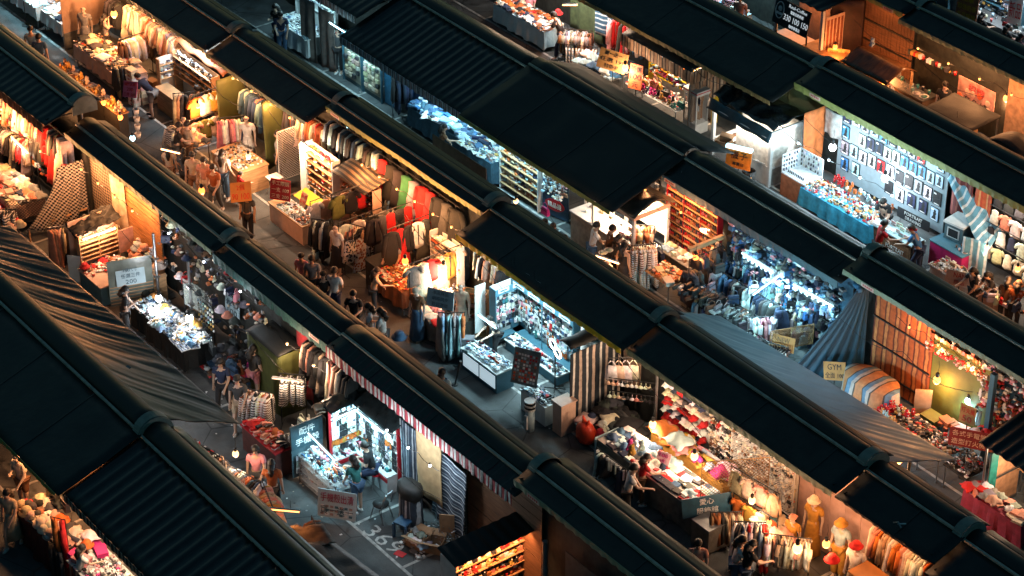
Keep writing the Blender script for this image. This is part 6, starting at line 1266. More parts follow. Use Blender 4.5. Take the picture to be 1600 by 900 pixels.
# --- row 1, lower left
mannequin('pale dress figure with folded arms in a white t-shirt at lower left',.98,D(1,1.7),R(-70),'cream','brown',low='shorts',pose='phone')
board('warm peach wall behind the pale dress figure',(-2,D(1,.6)),(5.2,D(1,.6)),.1,2.4,mat('warm_board',(.42,.26,.17),.8),name='back_board',cat='wall')
board('small cream panel left of the pale dress figure',(.2,D(1,1.3)),(.75,D(1,1.3)),.9,1.75,peach,name='side_panel_board',cat='panel')
table('counter with a dark red skirt and folded hats at lower left',1.9,4.0,D(1,2.35),D(1,1.6),.9,top=black,cloth_=mat('maroon_cloth',(.085,.02,.018),.8),drop=.85)
topgoods(1.9,4.0,D(1,2.3),D(1,1.65),.91,9,4,['hat','folded','roll','cap','heap'],['beige','salmon','orange','cream','black','charcoal'],'on the dark red counter at lower left',sc=1.1,zj=.06)
topgoods(1.9,2.9,D(1,1.6),D(1,1.2),1.0,5,2,['bag','heap'],['black','charcoal'],'in the black heap behind the dark red counter',sc=1.1,zj=.1)
rack('hook stand with a bright orange coat and black trousers',(3.75,D(1,2.3)),(4.05,D(1,2.1)),1.75,['coat','coat'],['orange','red'],'on the hook stand at lower left',n=2,face=R(-20))
rack('short rail of black trousers under the orange coat',(3.75,D(1,2.45)),(4.1,D(1,2.3)),1.1,['trousers'],['black','black','charcoal'],'under the orange coat',n=3,face=R(-20))
item('hat','orange','',(4.3,D(1,1.75),1.02),0,1.0,label='orange hat on the pink boxes at lower left')
item('heap','white','',(4.1,D(1,1.55),1.05),0,1.3,label='white and blue scarf beside the orange hat')
table('table of pink and white accessories by the girl at lower left',4.3,7.2,D(1,2.3),D(1,1.35),.85,top=white)
topgoods(4.3,4.7,D(1,2.2),D(1,1.4),.86,2,3,['carton','ledbox'],['pink','magenta','white'],'at the back of the pink accessory table',sc=1.1)
topgoods(4.75,6.6,D(1,2.25),D(1,1.85),.86,10,4,['stickbar','gadget'],['magenta','pink','magenta','white'],'in the near half of the pink accessory table',rj=.1,rz=R(90))
topgoods(4.75,6.6,D(1,1.8),D(1,1.4),.86,12,4,['gadget','glasses'],['white','charcoal','white','paleblue'],'in the far half of the pink accessory table',rj=.1)
person('girl with tied black hair in a white top at the pink accessory table',*g(120,858,1.4)[:2],R(80),'browse','white','charcoal',hair=.7,h=1.5)
person('woman in a long beige dress walking past the dark red counter',*g(16,800,1.0)[:2],R(-60),'walk','beige','beige',low='dress',hair=.8)
tube_lamp('warm tube lamp under the yellow olive edge',(.3,D(1,1.2),2.4),(3.2,D(1,1.2),2.4),WARM,130)
tube_lamp('pink white tube lamp under the tan striped valance',(4.4,D(1,1.6),2.3),(6.8,D(1,1.6),2.3),NEUT,70)
loosem=thin(mat('loose_grey_tarp',(.028,.025,.021),.45,var=.3,scale=2,bump=.3),(.22,.2,.18),.2)
tarp('big loose wrinkled dark tarp slung across the aisle at left',[(-7.5,-12.75,2.75),(3.5,-12.75,2.95),(3.9,-10.95,2.3),(-7.5,-11.1,2.4)],loosem,200,34,.04,sagm=.1)
for k,(px,py) in enumerate(((142,535),(200,574))):
    p=g(px,py,2.62);m=MB();m.box((-.07,-.05,0),(.07,.05,.01));tag(part('tarp_patch',m,mat('patch_blue',(.02,.10,.17),.6),None,loc=p),['blue patch on the loose tarp, upper one','blue patch on the loose tarp, lower one'][k],'patch')
lamp('white bulb glowing under the loose tarp',(.9,-11.9,1.9),(.9,.95,1),60)
lamp('amber bulb glowing under the upper end of the loose tarp',(-4.2,-11.7,1.9),WARM,18)
r=4
orst=stripes('orange_brown_stripe',[(.42,.10,.02),(.13,.03,.012),(.50,.20,.06),(.20,.05,.015),(.36,.09,.02)],0,.36,.8,widths=[0,.3,.45,.7,.85],wob=.03)
covst=stripes('orange_blue_cover',[(.50,.21,.08),(.06,.05,.045),(.10,.20,.30),(.42,.38,.34),(.07,.06,.05),(.48,.2,.08)],0,.55,.7,widths=[0,.27,.33,.55,.72,.8])
tealcl=mat('teal_blue_cloth',(.009,.055,.095),.55,var=.3,scale=2)
person('woman in black with arms folded behind the white trays at top',*g(432,8,1.6)[:2],R(-80),'phone','black','navy',hair=.8)
person('woman in navy reaching over the white trays at top',*g(438,22,1.5)[:2],R(-30),'browse','navy','denim',hair=.6)
table('white table of trays at the top edge behind the hood',-16.9,-14.9,D(4,1.8),D(4,1.0),.8,top=white,cloth_=white,drop=.6)
topgoods(-16.9,-14.9,D(4,1.8),D(4,1.0),.81,9,4,['tray','gadget','glasses'],['white','white','paleblue','charcoal'],'on the white tray table at the top edge',sc=.85)
s=shelf('white lit wall of small packets at the top edge',(-16.6,D(4,.3),0),0,2.4,2.1,.1,4,z0=.8)
wallgoods(s,2.3,1.0,2.0,18,6,['pack','gadget'],['white','paleblue','white','grey','navy'],'on the white lit wall at the top edge',y=-.06,sc=.9)
tube_lamp('cool tube lamp above the white tray table',(-16.6,D(4,1.2),2.45),(-15.2,D(4,1.2),2.45),COOL,70)
curtain('brown grey net curtain closing the white tray stall',(-15.3,D(4,1.75)),(-14.6,D(4,1.65)),.05,2.2,mat('brown_net',(.17,.13,.11),.8),freq=16)
curtain('second brown net curtain left of the goods panels',(-14.5,D(4,1.6)),(-13.7,D(4,1.55)),.05,2.1,mat('grey_net',(.11,.09,.08),.8),freq=16)
person('person in dark clothes behind the net curtain',-13.7,D(4,1.4),R(-60),'stand','charcoal','black',hair=.5)
for k,x in enumerate((-12.75,-11.65)):
    s=shelf(['grey blue framed panel of small goods under the striped valance, upper left one','second framed panel of small goods next to the blue panel'][k],(x,D(4,1.45),0),R(0),1.0,1.75,.08,0,frame=deepblue,back=mat('dim_slate',(.06,.11,.13),.5))
    m=MB();m.box((-.45,-.04,.15),(.45,-.02,1.15));part('goods_field',m,mat('dim_cream',(.35,.32,.25),.6),s)
    wallgoods(s,.85,.2,1.1,4,5,['ledbox'],['cream','white','grey','beige','charcoal'],'on the framed goods panels under the striped valance',y=-.06,sc=1.2,skip=.1)
    m=MB();m.box((-.3,-.05,1.25),(.05,-.03,1.6));part('poster',m,bluec,s)
board('plain mid blue panel beside the goods panels',(-11.1,D(4,1.4)),(-10.35,D(4,1.4)),.05,1.75,mat('mid_blue',(.02,.11,.20),.5),name='blue_panel',cat='panel')
rack('steel arch rail of dark blue jackets beside the blue panel',(-10.2,D(4,1.75)),(-9.8,D(4,1.2)),1.45,['jacket','coat'],['navy','black','charcoal','denim'],'on the arch rail beside the blue panel',n=6,frame=steel)
rack('rail of hanging jeans under the striped valance',(-9.7,D(4,1.3)),(-8.7,D(4,1.2)),1.6,['trousers','skirt'],['denim','blue','denim','paleblue','navy'],'on the jeans rail under the striped valance',n=8,face=R(15))
table('long table heaped with folded jeans',-9.3,-5.4,D(4,1.75),D(4,.6),.75,top=deepblue,cloth_=mat('dim_blue_cloth',(.03,.08,.12),.85))
topgoods(-9.3,-5.4,D(4,1.75),D(4,.6),.76,15,6,['folded','folded','roll','heap'],['denim','blue','paleblue','white','navy','denim','paleblue'],'on the long jeans table',rj=.9,sc=1.15,zj=.14)
person('person in brown bending over the jeans table',*g(688,205,1.25)[:2],R(60),'browse','brown','charcoal',h=1.5,hair=.5)
tube_lamp('cool tube lamp under the striped valance over the jeans',(-9.0,D(4,1.3),2.3),(-6.4,D(4,1.3),2.3),COOL,110)
tube_lamp('dim cool tube lamp before the framed goods panels',(-13.2,D(4,2.0),2.15),(-10.8,D(4,2.0),2.15),COOL,70,aim=(0,.5,-1))
# trinket stalls
board('brown parapet board along the far side of the hood',(-5.6,1.35),(-3.0,1.35),1.4,1.95,mat('brown_parapet',(.16,.09,.05),.7),name='parapet_board',cat='board')
table('table of pale bracelets under the smooth black awning',-6.3,-4.75,D(4,2.0),D(4,1.3),.85,top=white,cloth_=mat('dim_blue_cloth',(.03,.08,.12),.85),drop=.7)
topgoods(-6.3,-4.75,D(4,2.0),D(4,1.3),.86,14,5,['tray','gadget','glasses','card'],['white','paleblue','white','cream'],'on the pale bracelet table',sc=.85)
rack('rail of blue dresses behind the pale bracelets',(-6.2,D(4,.9)),(-5.5,D(4,.5)),1.6,['dress','scarf'],['paleblue','blue','white','navy'],'on the rail behind the pale bracelets',n=7)
s=shelf('lit shelf wall of figurines under the smooth black awning',(-3.75,D(4,1.5),0),0,1.8,1.5,.25,5,z0=.2,board=woodL)
for q in range(5):wallgoods(s,1.7,.27+q*.26,.31+q*.26,15,1,['toy','bottle','ledbox','cup'],['cream','rust','white','beige','orange','paleblue','navy'],'on the figurine shelf wall',y=-.15,sc=.95)
b=board('blue board hung with white price tags',(-2.75,D(4,1.62)),(-1.8,D(4,1.42)),.05,1.5,mat('deep_blue_board',(.02,.06,.12),.5),name='tag_board',cat='display board')
wallgoods(b,.9,.75,1.35,12,6,['gadget','card'],['white','cream','white','paleblue'],'on the blue tag board',y=-.03,sc=.6)
m=MB();m.lathe([(.001,0),(.3,0),(.3,.02),(.001,.02)],18,0,Matrix.Translation((0,-.03,.4)) @ Matrix.Rotation(R(90),4,'X') @ Matrix.Diagonal((1.2,.62,1,1)));part('oval_sign',m,redlam,b)
lettering(b,'精品襪',.5,.17,inkwhite,(0,-.053,.4),(R(90),0,0))
for k,x in enumerate((-2.95,-1.5,-.6)):m=MB();m.tube([(0,0,0),(0,0,2.2)],.035,8);tag(part('post',m,white,None,loc=(x,D(4,1.35-.3*k),0)),['white post left of the blue tag board','white post between the tag board and the white counter','white post at the corner of the white counter'][k],'post')
tube_lamp('cool tube lamp over the figurine shelves',(-5.2,D(4,2.2),2.25),(-2.2,D(4,2.2),2.25),COOL,120,aim=(0,.5,-1))
lamp('small bulb in the dark beside the hood end',g(806,314,2.3),NEUT,12,r=.045)
for k,(px,py,c,d) in enumerate(((845,345,'brown','woman in brown with a magenta bag below the figurines'),(858,352,'salmon','woman in tan crouching below the tag board'),(876,370,'rust','person in rust beside the white counter'))):
    person(d,*g(px,py,1.45)[:2],R(80),'browse',c,'charcoal',hair=.6,h=1.5)
item('bag','magenta','',g(852,335,1.0),0,1.0,label='magenta bag carried below the figurine shelves')
counter('long white topped counter with a brown cloth front',-1.1,1.0,D(4,1.9),D(4,1.1),.95,top=white,body=mat('brown_front',(.30,.21,.15),.8))
t=thing('kiosk','white lit kiosk under a tattered dark tarp roof','kiosk',(.75,D(4,1.2),0))
for x in (-.9,.85):
    for y in (-.65,.55):m=MB();m.box((x-.04,y-.04,0),(x+.04,y+.04,1.95));part('post',m,white,t)
m=MB();m.box((-.86,.51,.95),(.81,.54,1.9));part('back_panel',m,mat('bright_panel',(.8,.74,.66),.5),t)
m=MB();m.box((-.95,-.7,1.86),(.9,-.66,1.98));part('front_beam',m,peach,t);m=MB();m.box((.86,-.655,1.86),(.9,.6,1.98));part('side_beam',m,peach,t)
m=MB();m.sheet(lambda u,v:(-1.05+2.1*u,-.8+1.5*v,2.05+.28*math.sin(math.pi*min(1,v*1.05))*(.7+.3*u)+.06*nz(u*5,v*5)),18,12,.02);part('tarp_roof',m,mat('tattered_tarp',(.06,.055,.045),.4,var=.5),t,True)
m=MB();m.box((-.9,-.62,.5),(.9,.5,.54));part('deck',m,white,t)
counter('low grey cabinet of the white lit kiosk',.1,1.55,D(4,1.75),D(4,.8),.5,top=white,body=greytarp)
topgoods(-1.0,1.4,D(4,1.8),D(4,1.2),.96,6,2,['cup','card','dish','ledbox'],['white','cream','beige'],'on the white topped counter',sc=.9)
tube_lamp('bright white tube lamp inside the tattered tarp kiosk',(-.1,D(4,1.3),1.85),(1.5,D(4,1.3),1.85),NEUT,200,hanger=0,aim=(0,.25,-1))
person('man in a white t-shirt standing at the white counter',*g(925,349,1.62)[:2],R(60),'browse','white','denim')
person('man in a dark red t-shirt standing at the white counter',*g(950,352,1.66)[:2],R(60),'browse','brown','charcoal')
person('person in dark grey stooping beside the dark red t-shirt',*g(961,371,1.4)[:2],R(70),'browse','charcoal','black',hair=.5,h=1.5)
person('girl in a black dress with long hair by the white kiosk',*g(975,383,1.6)[:2],R(100),'stand','black','black',top='sleeveless',low='dress',hair=1)
for k,(px,py,c) in enumerate(((942,396,'white'),(951,392,'paleblue'),(947,413,'salmon'),(950,418,'white'))):item('dish',c,'on the aisle stand before the white kiosk',g(px,py,1.2),0,1.2)
tube_lamp('slanting warm tube lamp in front of the white kiosk',g(931,400,1.6),g(967,412,1.5),WARM,25)
board('blue grey wall with a black notice right of the kiosk',(.2,D(4,.12)),(1.25,D(4,.12)),.1,2.75,mat('blue_grey_wall',(.17,.21,.24),.7),name='side_wall',cat='wall')
t=sign('small black notice with a white circle on the blue grey wall',['禁菸'],(.6,D(4,.2),1.9),.22,.42,0,0,bg=ink,im=inkwhite,pole=False)
# red nail polish shelf
s=shelf('red framed shelf packed with nail polish bottles',(2.25,D(4,.15),0),0,2.1,2.4,.2,8,frame=redlam,back=woodL,cols=3,z0=.5,board=woodL)
for q in range(8):wallgoods(s,2.0,.53+q*.238,.54+q*.238,27,1,['bottle'],['red','magenta','white','rust','charcoal','pink','navy','gold','cream'],'on the red framed polish shelf',y=-.12,sc=1.35)
board('narrow rack of cards at the left edge of the red shelf',(1.1,D(4,.3)),(1.3,D(4,.3)),.9,2.0,white,name='card_rack',cat='rack')
tube_lamp('warm tube lamp washing the red polish shelf',(1.5,D(4,.42),2.72),(3.2,D(4,.42),2.72),WARM,70,aim=(0,.5,-1))
tube_lamp('white tube lamp bar hanging before the red polish shelf',g(1094,358,1.55),g(1144,361,1.5),NEUT,25)
counter('grey desk below the red polish shelf',1.7,3.0,D(4,1.0),D(4,.5),.7,top=mat('grey_top',(.25,.27,.27),.5),body=greytarp)
topgoods(1.7,3.0,D(4,1.0),D(4,.5),.7,6,2,['heap','ledbox','card'],['white','paleblue','beige'],'on the grey desk',sc=.9)
topgoods(1.0,2.2,D(4,1.9),D(4,1.2),.5,5,4,['bag','heap','jacket' if False else 'bag'],['black','charcoal','navy','black'],'in the pile of black bags beside the kiosk',sc=1.3,zj=.4)
rack('rail of beige and brown striped shirts by the black bags',(2.0,D(4,2.25)),(2.3,D(4,1.65)),1.4,['dress','jacket','shirt'],['beige','cream','beige','brown'],'on the beige rail by the black bags',n=12,pat=clothS)
rack('short rail of tan tops behind the beige striped shirts',(1.3,D(4,1.6)),(1.7,D(4,1.2)),1.5,['tshirt'],['beige','rust'],'on the short rail behind the striped shirts',n=6)
lamp('amber bulb over the boxes beside the black bags',g(1087,402,1.55),AMBER,55,r=.055)
table('small table of warm lit boxes under the amber bulb',2.4,3.4,D(4,2.1),D(4,1.4),.75)
topgoods(2.4,3.4,D(4,2.1),D(4,1.4),.76,5,4,['ledbox','folded','carton'],['cream','orange','salmon','beige','white'],'on the small table under the amber bulb',sc=.9)
mannequin('dress figure in a tan jacket at the end of the red shelf',3.45,D(4,.4),R(-60),'cream','beige',low='dress',h=1.6)
# blue lit bag stall
m=MB();m.box((-.6,-.05,0),(.6,.05,.12));o=part('sign_beam',m,woodL,None,loc=(3.6,D(4,1.0),1.72),rz=R(90));tag(o,'tan wooden beam above the black bags','beam')
rack('upper rail of black rucksacks under the tan beam',(3.75,D(4,1.7)),(3.75,D(4,.5)),1.6,['bag','jacket'],['black','charcoal','navy'],'on the upper rail under the tan beam',n=12,drop=.3,sc=1.2,jit=.6)
board('dark blue wall behind the bag stall',(3.6,D(4,.1)),(8.3,D(4,.1)),.1,2.9,mat('dark_blue_wall',(.03,.09,.15),.6),name='back_board',cat='wall')
for q in range(4):
    rack('wall rail of blue and grey bags, %s level of the bag stall' % ['top','second','third','lowest'][q],(3.8,D(4,.25+.06*q)),(7.9,D(4,.25+.06*q)),2.0-.42*q,['bag','vest','scarf','bag'],['navy','blue','charcoal','black','paleblue','grey','black','cream','denim','navy'],'on the %s wall rail of the bag stall' % ['top','second','third','lowest'][q],n=26,stand=False,drop=.2,jit=.9,sc=1.1)
for k,(y,z,n_) in enumerate(((1.0,1.2,16),(1.5,.95,18),(1.95,.8,18))):
    rack('floor rail of black trousers and bags, %s row of the bag stall' % ['back','middle','front'][k],(3.7+.3*k,D(4,y)),(6.6+.3*k,D(4,y-.1)),z,['bag','trousers','skirt','vest'],['black','charcoal','navy','black','grey','denim','white'],'on the %s floor rail of the bag stall' % ['back','middle','front'][k],n=n_+6,jit=.8,sc=1.05)
rack('rail of pink and white tops at the right of the black trousers',(6.3,D(4,1.9)),(6.7,D(4,1.3)),1.15,['shirt','tshirt','scarf'],['pink','white','grey','black','white'],'on the pink rail of the bag stall',n=8)
topgoods(3.6,6.4,D(4,2.1),D(4,1.6),.7,14,3,['roll','bag'],['charcoal','black','grey','brown'],'in the sloping display of rolled trousers',rz=R(90),rj=.2,zj=.1)
tube_lamp('cool white tube lamp slanting across the bag stall',g(1176,461,1.75),g(1224,426,1.75),COOL,75,aim=(.3,.3,-1))
for k,(a,b) in enumerate((((1160,396),(1208,425)),((1240,445),(1302,479)))):
    tube_lamp(['cool lamp strip with white hooks, upper left in the bag stall','cool lamp strip with white hooks, lower right in the bag stall'][k],g(*a,1.85),g(*b,1.85),COOL,24,aim=(0,.4,-1))
    A=g(*a,1.8);B=g(*b,1.8)
    for q in range(7):
        p=A.lerp(B,(q+.5)/7);m=MB();m.tube([(.055*math.cos(j*.8),0,-.06+.055*math.sin(j*.8)) for j in range(7)],.01,4);o=part('hook',m,white,None,loc=p);tag(o,'white ring hook under the %s lamp strip' % ['upper left','lower right'][k],'hook','white hooks under the %s lamp strip' % ['upper left','lower right'][k])
tube_lamp('cool tube lamp behind the blue grey fascia over the bag stall',(4.2,D(4,.45),2.74),(7.2,D(4,.45),2.74),COOL,70,aim=(0,.3,-1))
item('vest','magenta','',g(1307,478,1.5),R(30),.8,label='hot pink garment near the blue curtain in the bag stall')
lattice('tan wire lattice by the teal curtain',(7.6,D(4,1.5)),R(70),1.2,.6,.75,.07,m_=MATS['brass_wire'],diag=True)
sign('cream and orange price board below the lattice',['NEW','特價品'],(*g(1224,537,1.0)[:2],1.0),.6,.42,R(28),R(12),bg=yelcard,im=ink)
rack('low rail of black and white striped tops beside the teal curtain',(7.35,D(4,2.15)),(7.9,D(4,1.9)),1.05,['tshirt','shirt'],['black','charcoal','black'],'on the low rail beside the teal curtain',n=8,pat=clothS)
m=MB();XT=8.95
m.sheet(lambda u,v:(XT-.95*v*(1-u)+.075*math.sin(u*38+v)*(.5+.5*v),D(4,.25+(.45+1.55*v**1.3)*(1-u)),2.85-2.65*v),40,14,.016)
tag(link('curtain',m.mesh('curtain',tealcl,True)),'teal blue curtain gathered at the top in a fan of folds','curtain')
m=MB();m.ball((0,0,0),.12,8,0,1.3,1,.8);m.ball((.12,-.05,-.05),.09,8);tag(part('knot',m,mat('bright_blue_cloth',(.02,.12,.24),.6),None,True,loc=(8.85,D(4,.55),2.9)),'blue knot of cloth above the teal curtain','knot')
b=board('orange and brown striped wall with dark pipes across it',(9.1,D(4,.1)),(11.15,D(4,.1)),.1,3.1,orst,name='striped_wall',cat='wall',battens=4)
t=thing('covered_table','table wrapped in an orange and blue striped cover','covered table',(10.2,D(4,1.15),0))
m=MB();m.add(*tubeprofile([(1.08,.5,.25,0),(1.0,.86,.5,0),(.6,.9,.54,0),(.3,.93,.56,0),(.03,.95,.57,0)],28,fold=6,jit=.006));part('cover',m,covst,t,True)
sign('tilted ochre price board leaning on the striped cover',['GYM','全面 100'],(*g(1304,580,.75)[:2],.75),.6,.48,R(22),R(18),bg=yelcard,im=ink,roll=R(-14))
board('leaning strip of cardboard beside the olive wall',(11.3,D(4,.75)),(11.6,D(4,.45)),.35,1.15,card,name='cardboard_sheet',cat='cardboard')
olw=mat('mossy_tarp_wall',(.105,.125,.02),.7,var=.5,scale=1.5)
board('mossy yellow green tarp wall of the tool stall',(11.2,D(4,.12)),(13.4,D(4,.12)),.1,2.4,olw,name='tarp_wall',cat='wall')
rack('ledge of white and pink packets above the mossy wall',(11.2,D(4,.3)),(13.2,D(4,.3)),2.55,['ledbox','toy','ledbox'],['white','cream','pink','rust','beige'],'on the ledge above the mossy wall',n=22,stand=False,drop=-.06,jit=2)
lamp('starry amber bulb before the mossy wall',g(1464,594,1.55),WARM,42,r=.065)
lamp('white bulb with a dark shade before the mossy wall',g(1513,626,1.2),COOL,45,r=.055)
lamp('starry amber bulb under the grey green edge',g(1530,559,1.95),AMBER,60,r=.06)
for k in range(3):m=MB();m.box((-.25,-.2,.0),(.25,.2,.22));tag(part('storage_crate',m,[olw,black,MATS['teal_blue_cloth']][k],None,loc=(11.9,D(4,.7),.0+.225*(2-k))),['mossy green crate, topmost of its stack','black crate in the middle of the stack','dark teal crate at the bottom of the stack'][k],'crate')
for k,x in enumerate((11.35,12.15,13.0,13.9)):
    t=table(['tray table of red trinkets beside the striped cover','tray table of dark gadgets below the crates','tray table of torches under the red sign','tray table of silver knives at its right end'][k],x-.38,x+.38,D(4,2.0),D(4,1.1),.7,top=darkmetal)
    topgoods(x-.36,x+.36,D(4,1.98),D(4,1.12),.71,9,6,[['toy','gadget','cup'],['gadget','ledbox'],['stickbar','gadget','ledbox'],['stickbar','bottle']][k],[['red','white','charcoal','gold','paleblue'],['charcoal','black','brown','beige','red'],['red','charcoal','beige','black','white'],['black','grey','white','charcoal']][k],'on the %s tray table of the tool stall' % ['leftmost','second','third','rightmost'][k],sc=.8,rz=R(60),rj=.25,zj=.05)
topgoods(12.2,13.2,D(4,.95),D(4,.5),.55,5,2,['ledbox','carton'],['rust','salmon','brown','charcoal'],'at the foot of the mossy wall',zj=.1)
sign('red sign with white characters above the tool trays',['各式手電筒','造型打火機'],(*g(1514,686,1.15)[:2],1.15),.98,.48,R(33),R(8),bg=mat('dark_red_sign',(.22,.015,.02),.6),im=mat('cream_ink',(.7,.5,.35),.7,bump=0))
sign('pale price card on the dark post of the tool stall',['打火機','50'],(13.0,D(4,.7),1.3),.42,.5,R(15),R(5),bg=yelcard,im=inkred)
m=MB();m.box((-.07,-.06,0),(.07,.06,2.7));tag(part('post',m,deepblue,None,loc=(13.5,D(4,.5),0)),'dark teal post right of the white shaded bulb','post')
item('scarf','paleblue','',g(1530,640,1.3),0,.5,label='pale blue cloth hanging from a wire by the dark post')
table('table of red garments at the right edge',13.3,15.2,D(4,.9),D(4,.2),.9)
topgoods(13.3,15.2,D(4,.95),D(4,.15),.91,9,4,['heap','toy','ledbox','heap'],['red','red','white','rust','pink','black'],'on the table of red garments at the right edge',zj=.2)
rack('wall rail of cream and red small goods at the right edge',(12.9,D(4,.2)),(15.6,D(4,.2)),1.9,['ledbox','toy','bag','pack'],['cream','red','rust','white','beige'],'on the wall rail at the right edge',n=40,stand=False,drop=.15,jit=1)
person('person in grey reaching over the red garments',*g(1592,612,1.45)[:2],R(170),'browse','grey','charcoal')
for k,(px,py) in enumerate(((1560,641),(1588,655))):sign(['orange price card in front of the red garments, left one','orange price card in front of the red garments, right one'][k],['特價','100元','任選'],(*g(px,py,.95)[:2],.95),.5,.6,R(20),R(5),bg=yelcard,im=inkred)
t=thing('corner_tent','little ribbed black roof at the right edge','canopy',(15.4,D(4,1.2),0))
m=MB();m.sheet(lambda u,v:(-.75+2.2*u,-.95+1.7*v,2.05+.35*v+.02*math.sin(u*45)),60,4,.03);part('roof',m,CORR,t)
for x,y in ((-.6,-.8),(-.6,.6)):m=MB();m.tube([(x,y,0),(x,y,2.08)],.03,6);part('post',m,steel,t)
b=board('peach door panel with a teal frame under the ribbed black roof',(14.85,D(4,1.9)),(14.85,D(4,.8)),.05,1.75,mat('warm_peach_panel',(.48,.26,.14),.7),name='door_panel',cat='panel')
m=MB();m.box((-.55,-.05,0),(-.3,-.015,1.7));part('teal_frame',m,mat('teal_green',(.02,.22,.19),.5),b)
for z in (.0,.85,1.66):m=MB();m.box((-.29,-.05,z),(.55,-.015,z+.06));part('cross_bar',m,steel,b)
table('table of cream and red garments with a red net skirt at the right edge',14.6,16.4,D(4,2.4),D(4,1.95),.75,cloth_=mat('red_net',(.25,.02,.05),.7))
topgoods(14.6,16.4,D(4,2.4),D(4,1.95),.77,8,3,['heap','folded'],['grey','cream','red','salmon','white'],'on the red skirted table at the right edge',zj=.1)
lamp('warm bulb low under the ribbed black roof',(15.6,D(4,1.5),1.7),NEUT,40)
tarp('loose blue grey tarp across the aisle, catching light',[(7.0,YR[3]+.75,2.95),(14.6,YR[3]+.75,2.75),(15.1,YR[3]+2.55,2.32),(7.3,YR[3]+2.1,2.45)],thin(mat('loose_blue_tarp',(.17,.215,.245),.33,var=.3,scale=2,bump=.3),(.55,.62,.66),.35),240,34,.034,sagm=.06)
m=MB();m.tube([(0,0,0),(0,0,2.35)],.04,6);tag(part('post',m,woodL,None,loc=(14.5,YR[3]+1.6,0)),'wooden post under the right end of the loose tarp','post')
lamp('warm bulb under the right end of the loose tarp',(13.9,YR[3]+1.9,1.9),WARM,90)
lamp('cool bulb added under the left end to brighten the loose tarp',(8.4,YR[3]+1.7,1.9),COOL,190)  # added bulb lights the tarp from below in place of stall spill
lamp('cool bulb added under the middle to brighten the loose tarp',(10.9,YR[3]+1.7,1.9),(.8,.9,1),110)  # another added bulb, brightening the sheet from beneath
fill_festoon('added cable of small fill bulbs over the tool stall','over the tool stall',4,10.2,13.2,.55,2.6,3,WARM,10)
fill_festoon('added cable of small fill bulbs over the black bags and striped shirts','over the black bags and striped shirts',4,.4,3.4,1.1,2.35,2,WARM,14)
# --- row 5
s=shelf('blue lit shelf of boxed goods at the top edge',(-14.6,D(5,.6),0),0,2.0,1.9,.3,4,frame=deepblue,back=white,z0=.5)
for q in range(4):wallgoods(s,1.9,.55+q*.35,.75+q*.35,11,1,['ledbox','gadget','bag','cup'],['paleblue','rust','white','orange','navy'],'on the blue lit shelf at the top edge',y=-.17)
table('table of mixed garments below the pink dress',-13.6,-10.9,D(5,1.8),D(5,1.0),.75,cloth_=bluec)
topgoods(-13.6,-10.9,D(5,1.8),D(5,1.0),.76,12,4,['heap','folded','shoe'],['white','navy','cream','rust','black','orange'],'on the table below the pink dress',zj=.05)
mannequin('dress figure in a ruffled pale pink coat at the top edge',-12.85,D(5,.9),R(-75),'pink','pink',top='long',low='dress')
person('young man in a black t-shirt arranging goods by the green tarp',*g(880,19,1.7)[:2],R(215),'lean','black','navy',h=1.75)
curtain('green tarp wall behind the young man in black',(-11.6,D(5,.15)),(-9.9,D(5,.15)),.2,2.3,mat('green_tarp',(.06,.085,.035),.75),freq=8)
item('hat','red','',g(872,21,1.3),0,1.0,label='red hat in a clear bag beside the green tarp')
tube_lamp('glowing amber tube lamp at the top edge',g(879,8,2.3),g(902,8,2.3),AMBER,50,glow=14)
curtain('blue and white slanting striped cloth by the green tarp',(-9.9,D(5,.5)),(-9.2,D(5,.2)),.7,2.2,stripes('blue_white_level',[(.03,.09,.15),(.45,.55,.6),(.04,.10,.16)],2,.17,.85,widths=[0,.5,.8]),fold=.03)
rack('rail of black and white tops with blue crates below',(-10.2,D(5,1.75)),(-9.4,D(5,1.0)),1.15,['shirt','tshirt'],['black','white','brown','grey'],'on the rail above the blue crates',n=14)
rack('lower rail of blue lace garments under the black and white tops',(-9.8,D(5,1.8)),(-9.0,D(5,1.1)),.75,['vest','vest'],['blue','paleblue','white'],'on the lower blue rail',n=10,pat=clothP)
rack('rail of pink, red and charcoal dresses by the white notice',(-8.9,D(5,.7)),(-7.6,D(5,.3)),1.75,['dress','scarf','coat'],['pink','charcoal','red','cream','denim'],'on the rail by the white notice',n=10)
board('white notice board beside the blue striped cloth',(-9.1,D(5,.6)),(-8.7,D(5,.6)),1.0,1.6,white,name='notice_board',cat='board')
topgoods(-9.2,-7.6,D(5,1.9),D(5,1.1),.3,8,4,['heap','trousers' if False else 'heap','folded'],['paleblue','blue','white','denim'],'in the heap of pale jeans',sc=1.4,zj=.25)
sign('large ochre signboard with black characters in the aisle',['買一送一','任選 199','特價中'],(*g(957,95,1.5)[:2],1.5),.95,.62,R(30),R(22),bg=yelcard,im=ink,roll=R(6))
lamp('starry white bulb right of the ochre signboard',g(977,105,1.55),NEUT,60,r=.065)
sign('second orange signboard behind the starry bulb',['特價','100','元'],(*g(993,120,1.2)[:2],1.2),.45,.8,R(20),R(8),bg=orangeb,im=ink)
t=thing('stall_tent','box tent with a black top and brown striped valances','tent',(-5.2,D(5,.85),0))
m=MB();m.sheet(lambda u,v:(-1.9+3.3*u,-.85+1.6*v,2.15+.12*math.sin(math.pi*v)),10,6,.02);part('roof',m,black,t,True)
m=MB();m.sheet(lambda u,v:(-1.9+3.3*u,-.86+.02*math.sin(u*40),2.15-.38*v),40,2,.012);part('front_valance',m,BRST,t)
BRST2=stripes('brown_striped_cloth_side',[(.34,.20,.12),(.03,.022,.02),(.42,.30,.21),(.10,.055,.04)],1,.28,.85,widths=[0,.38,.55,.85])
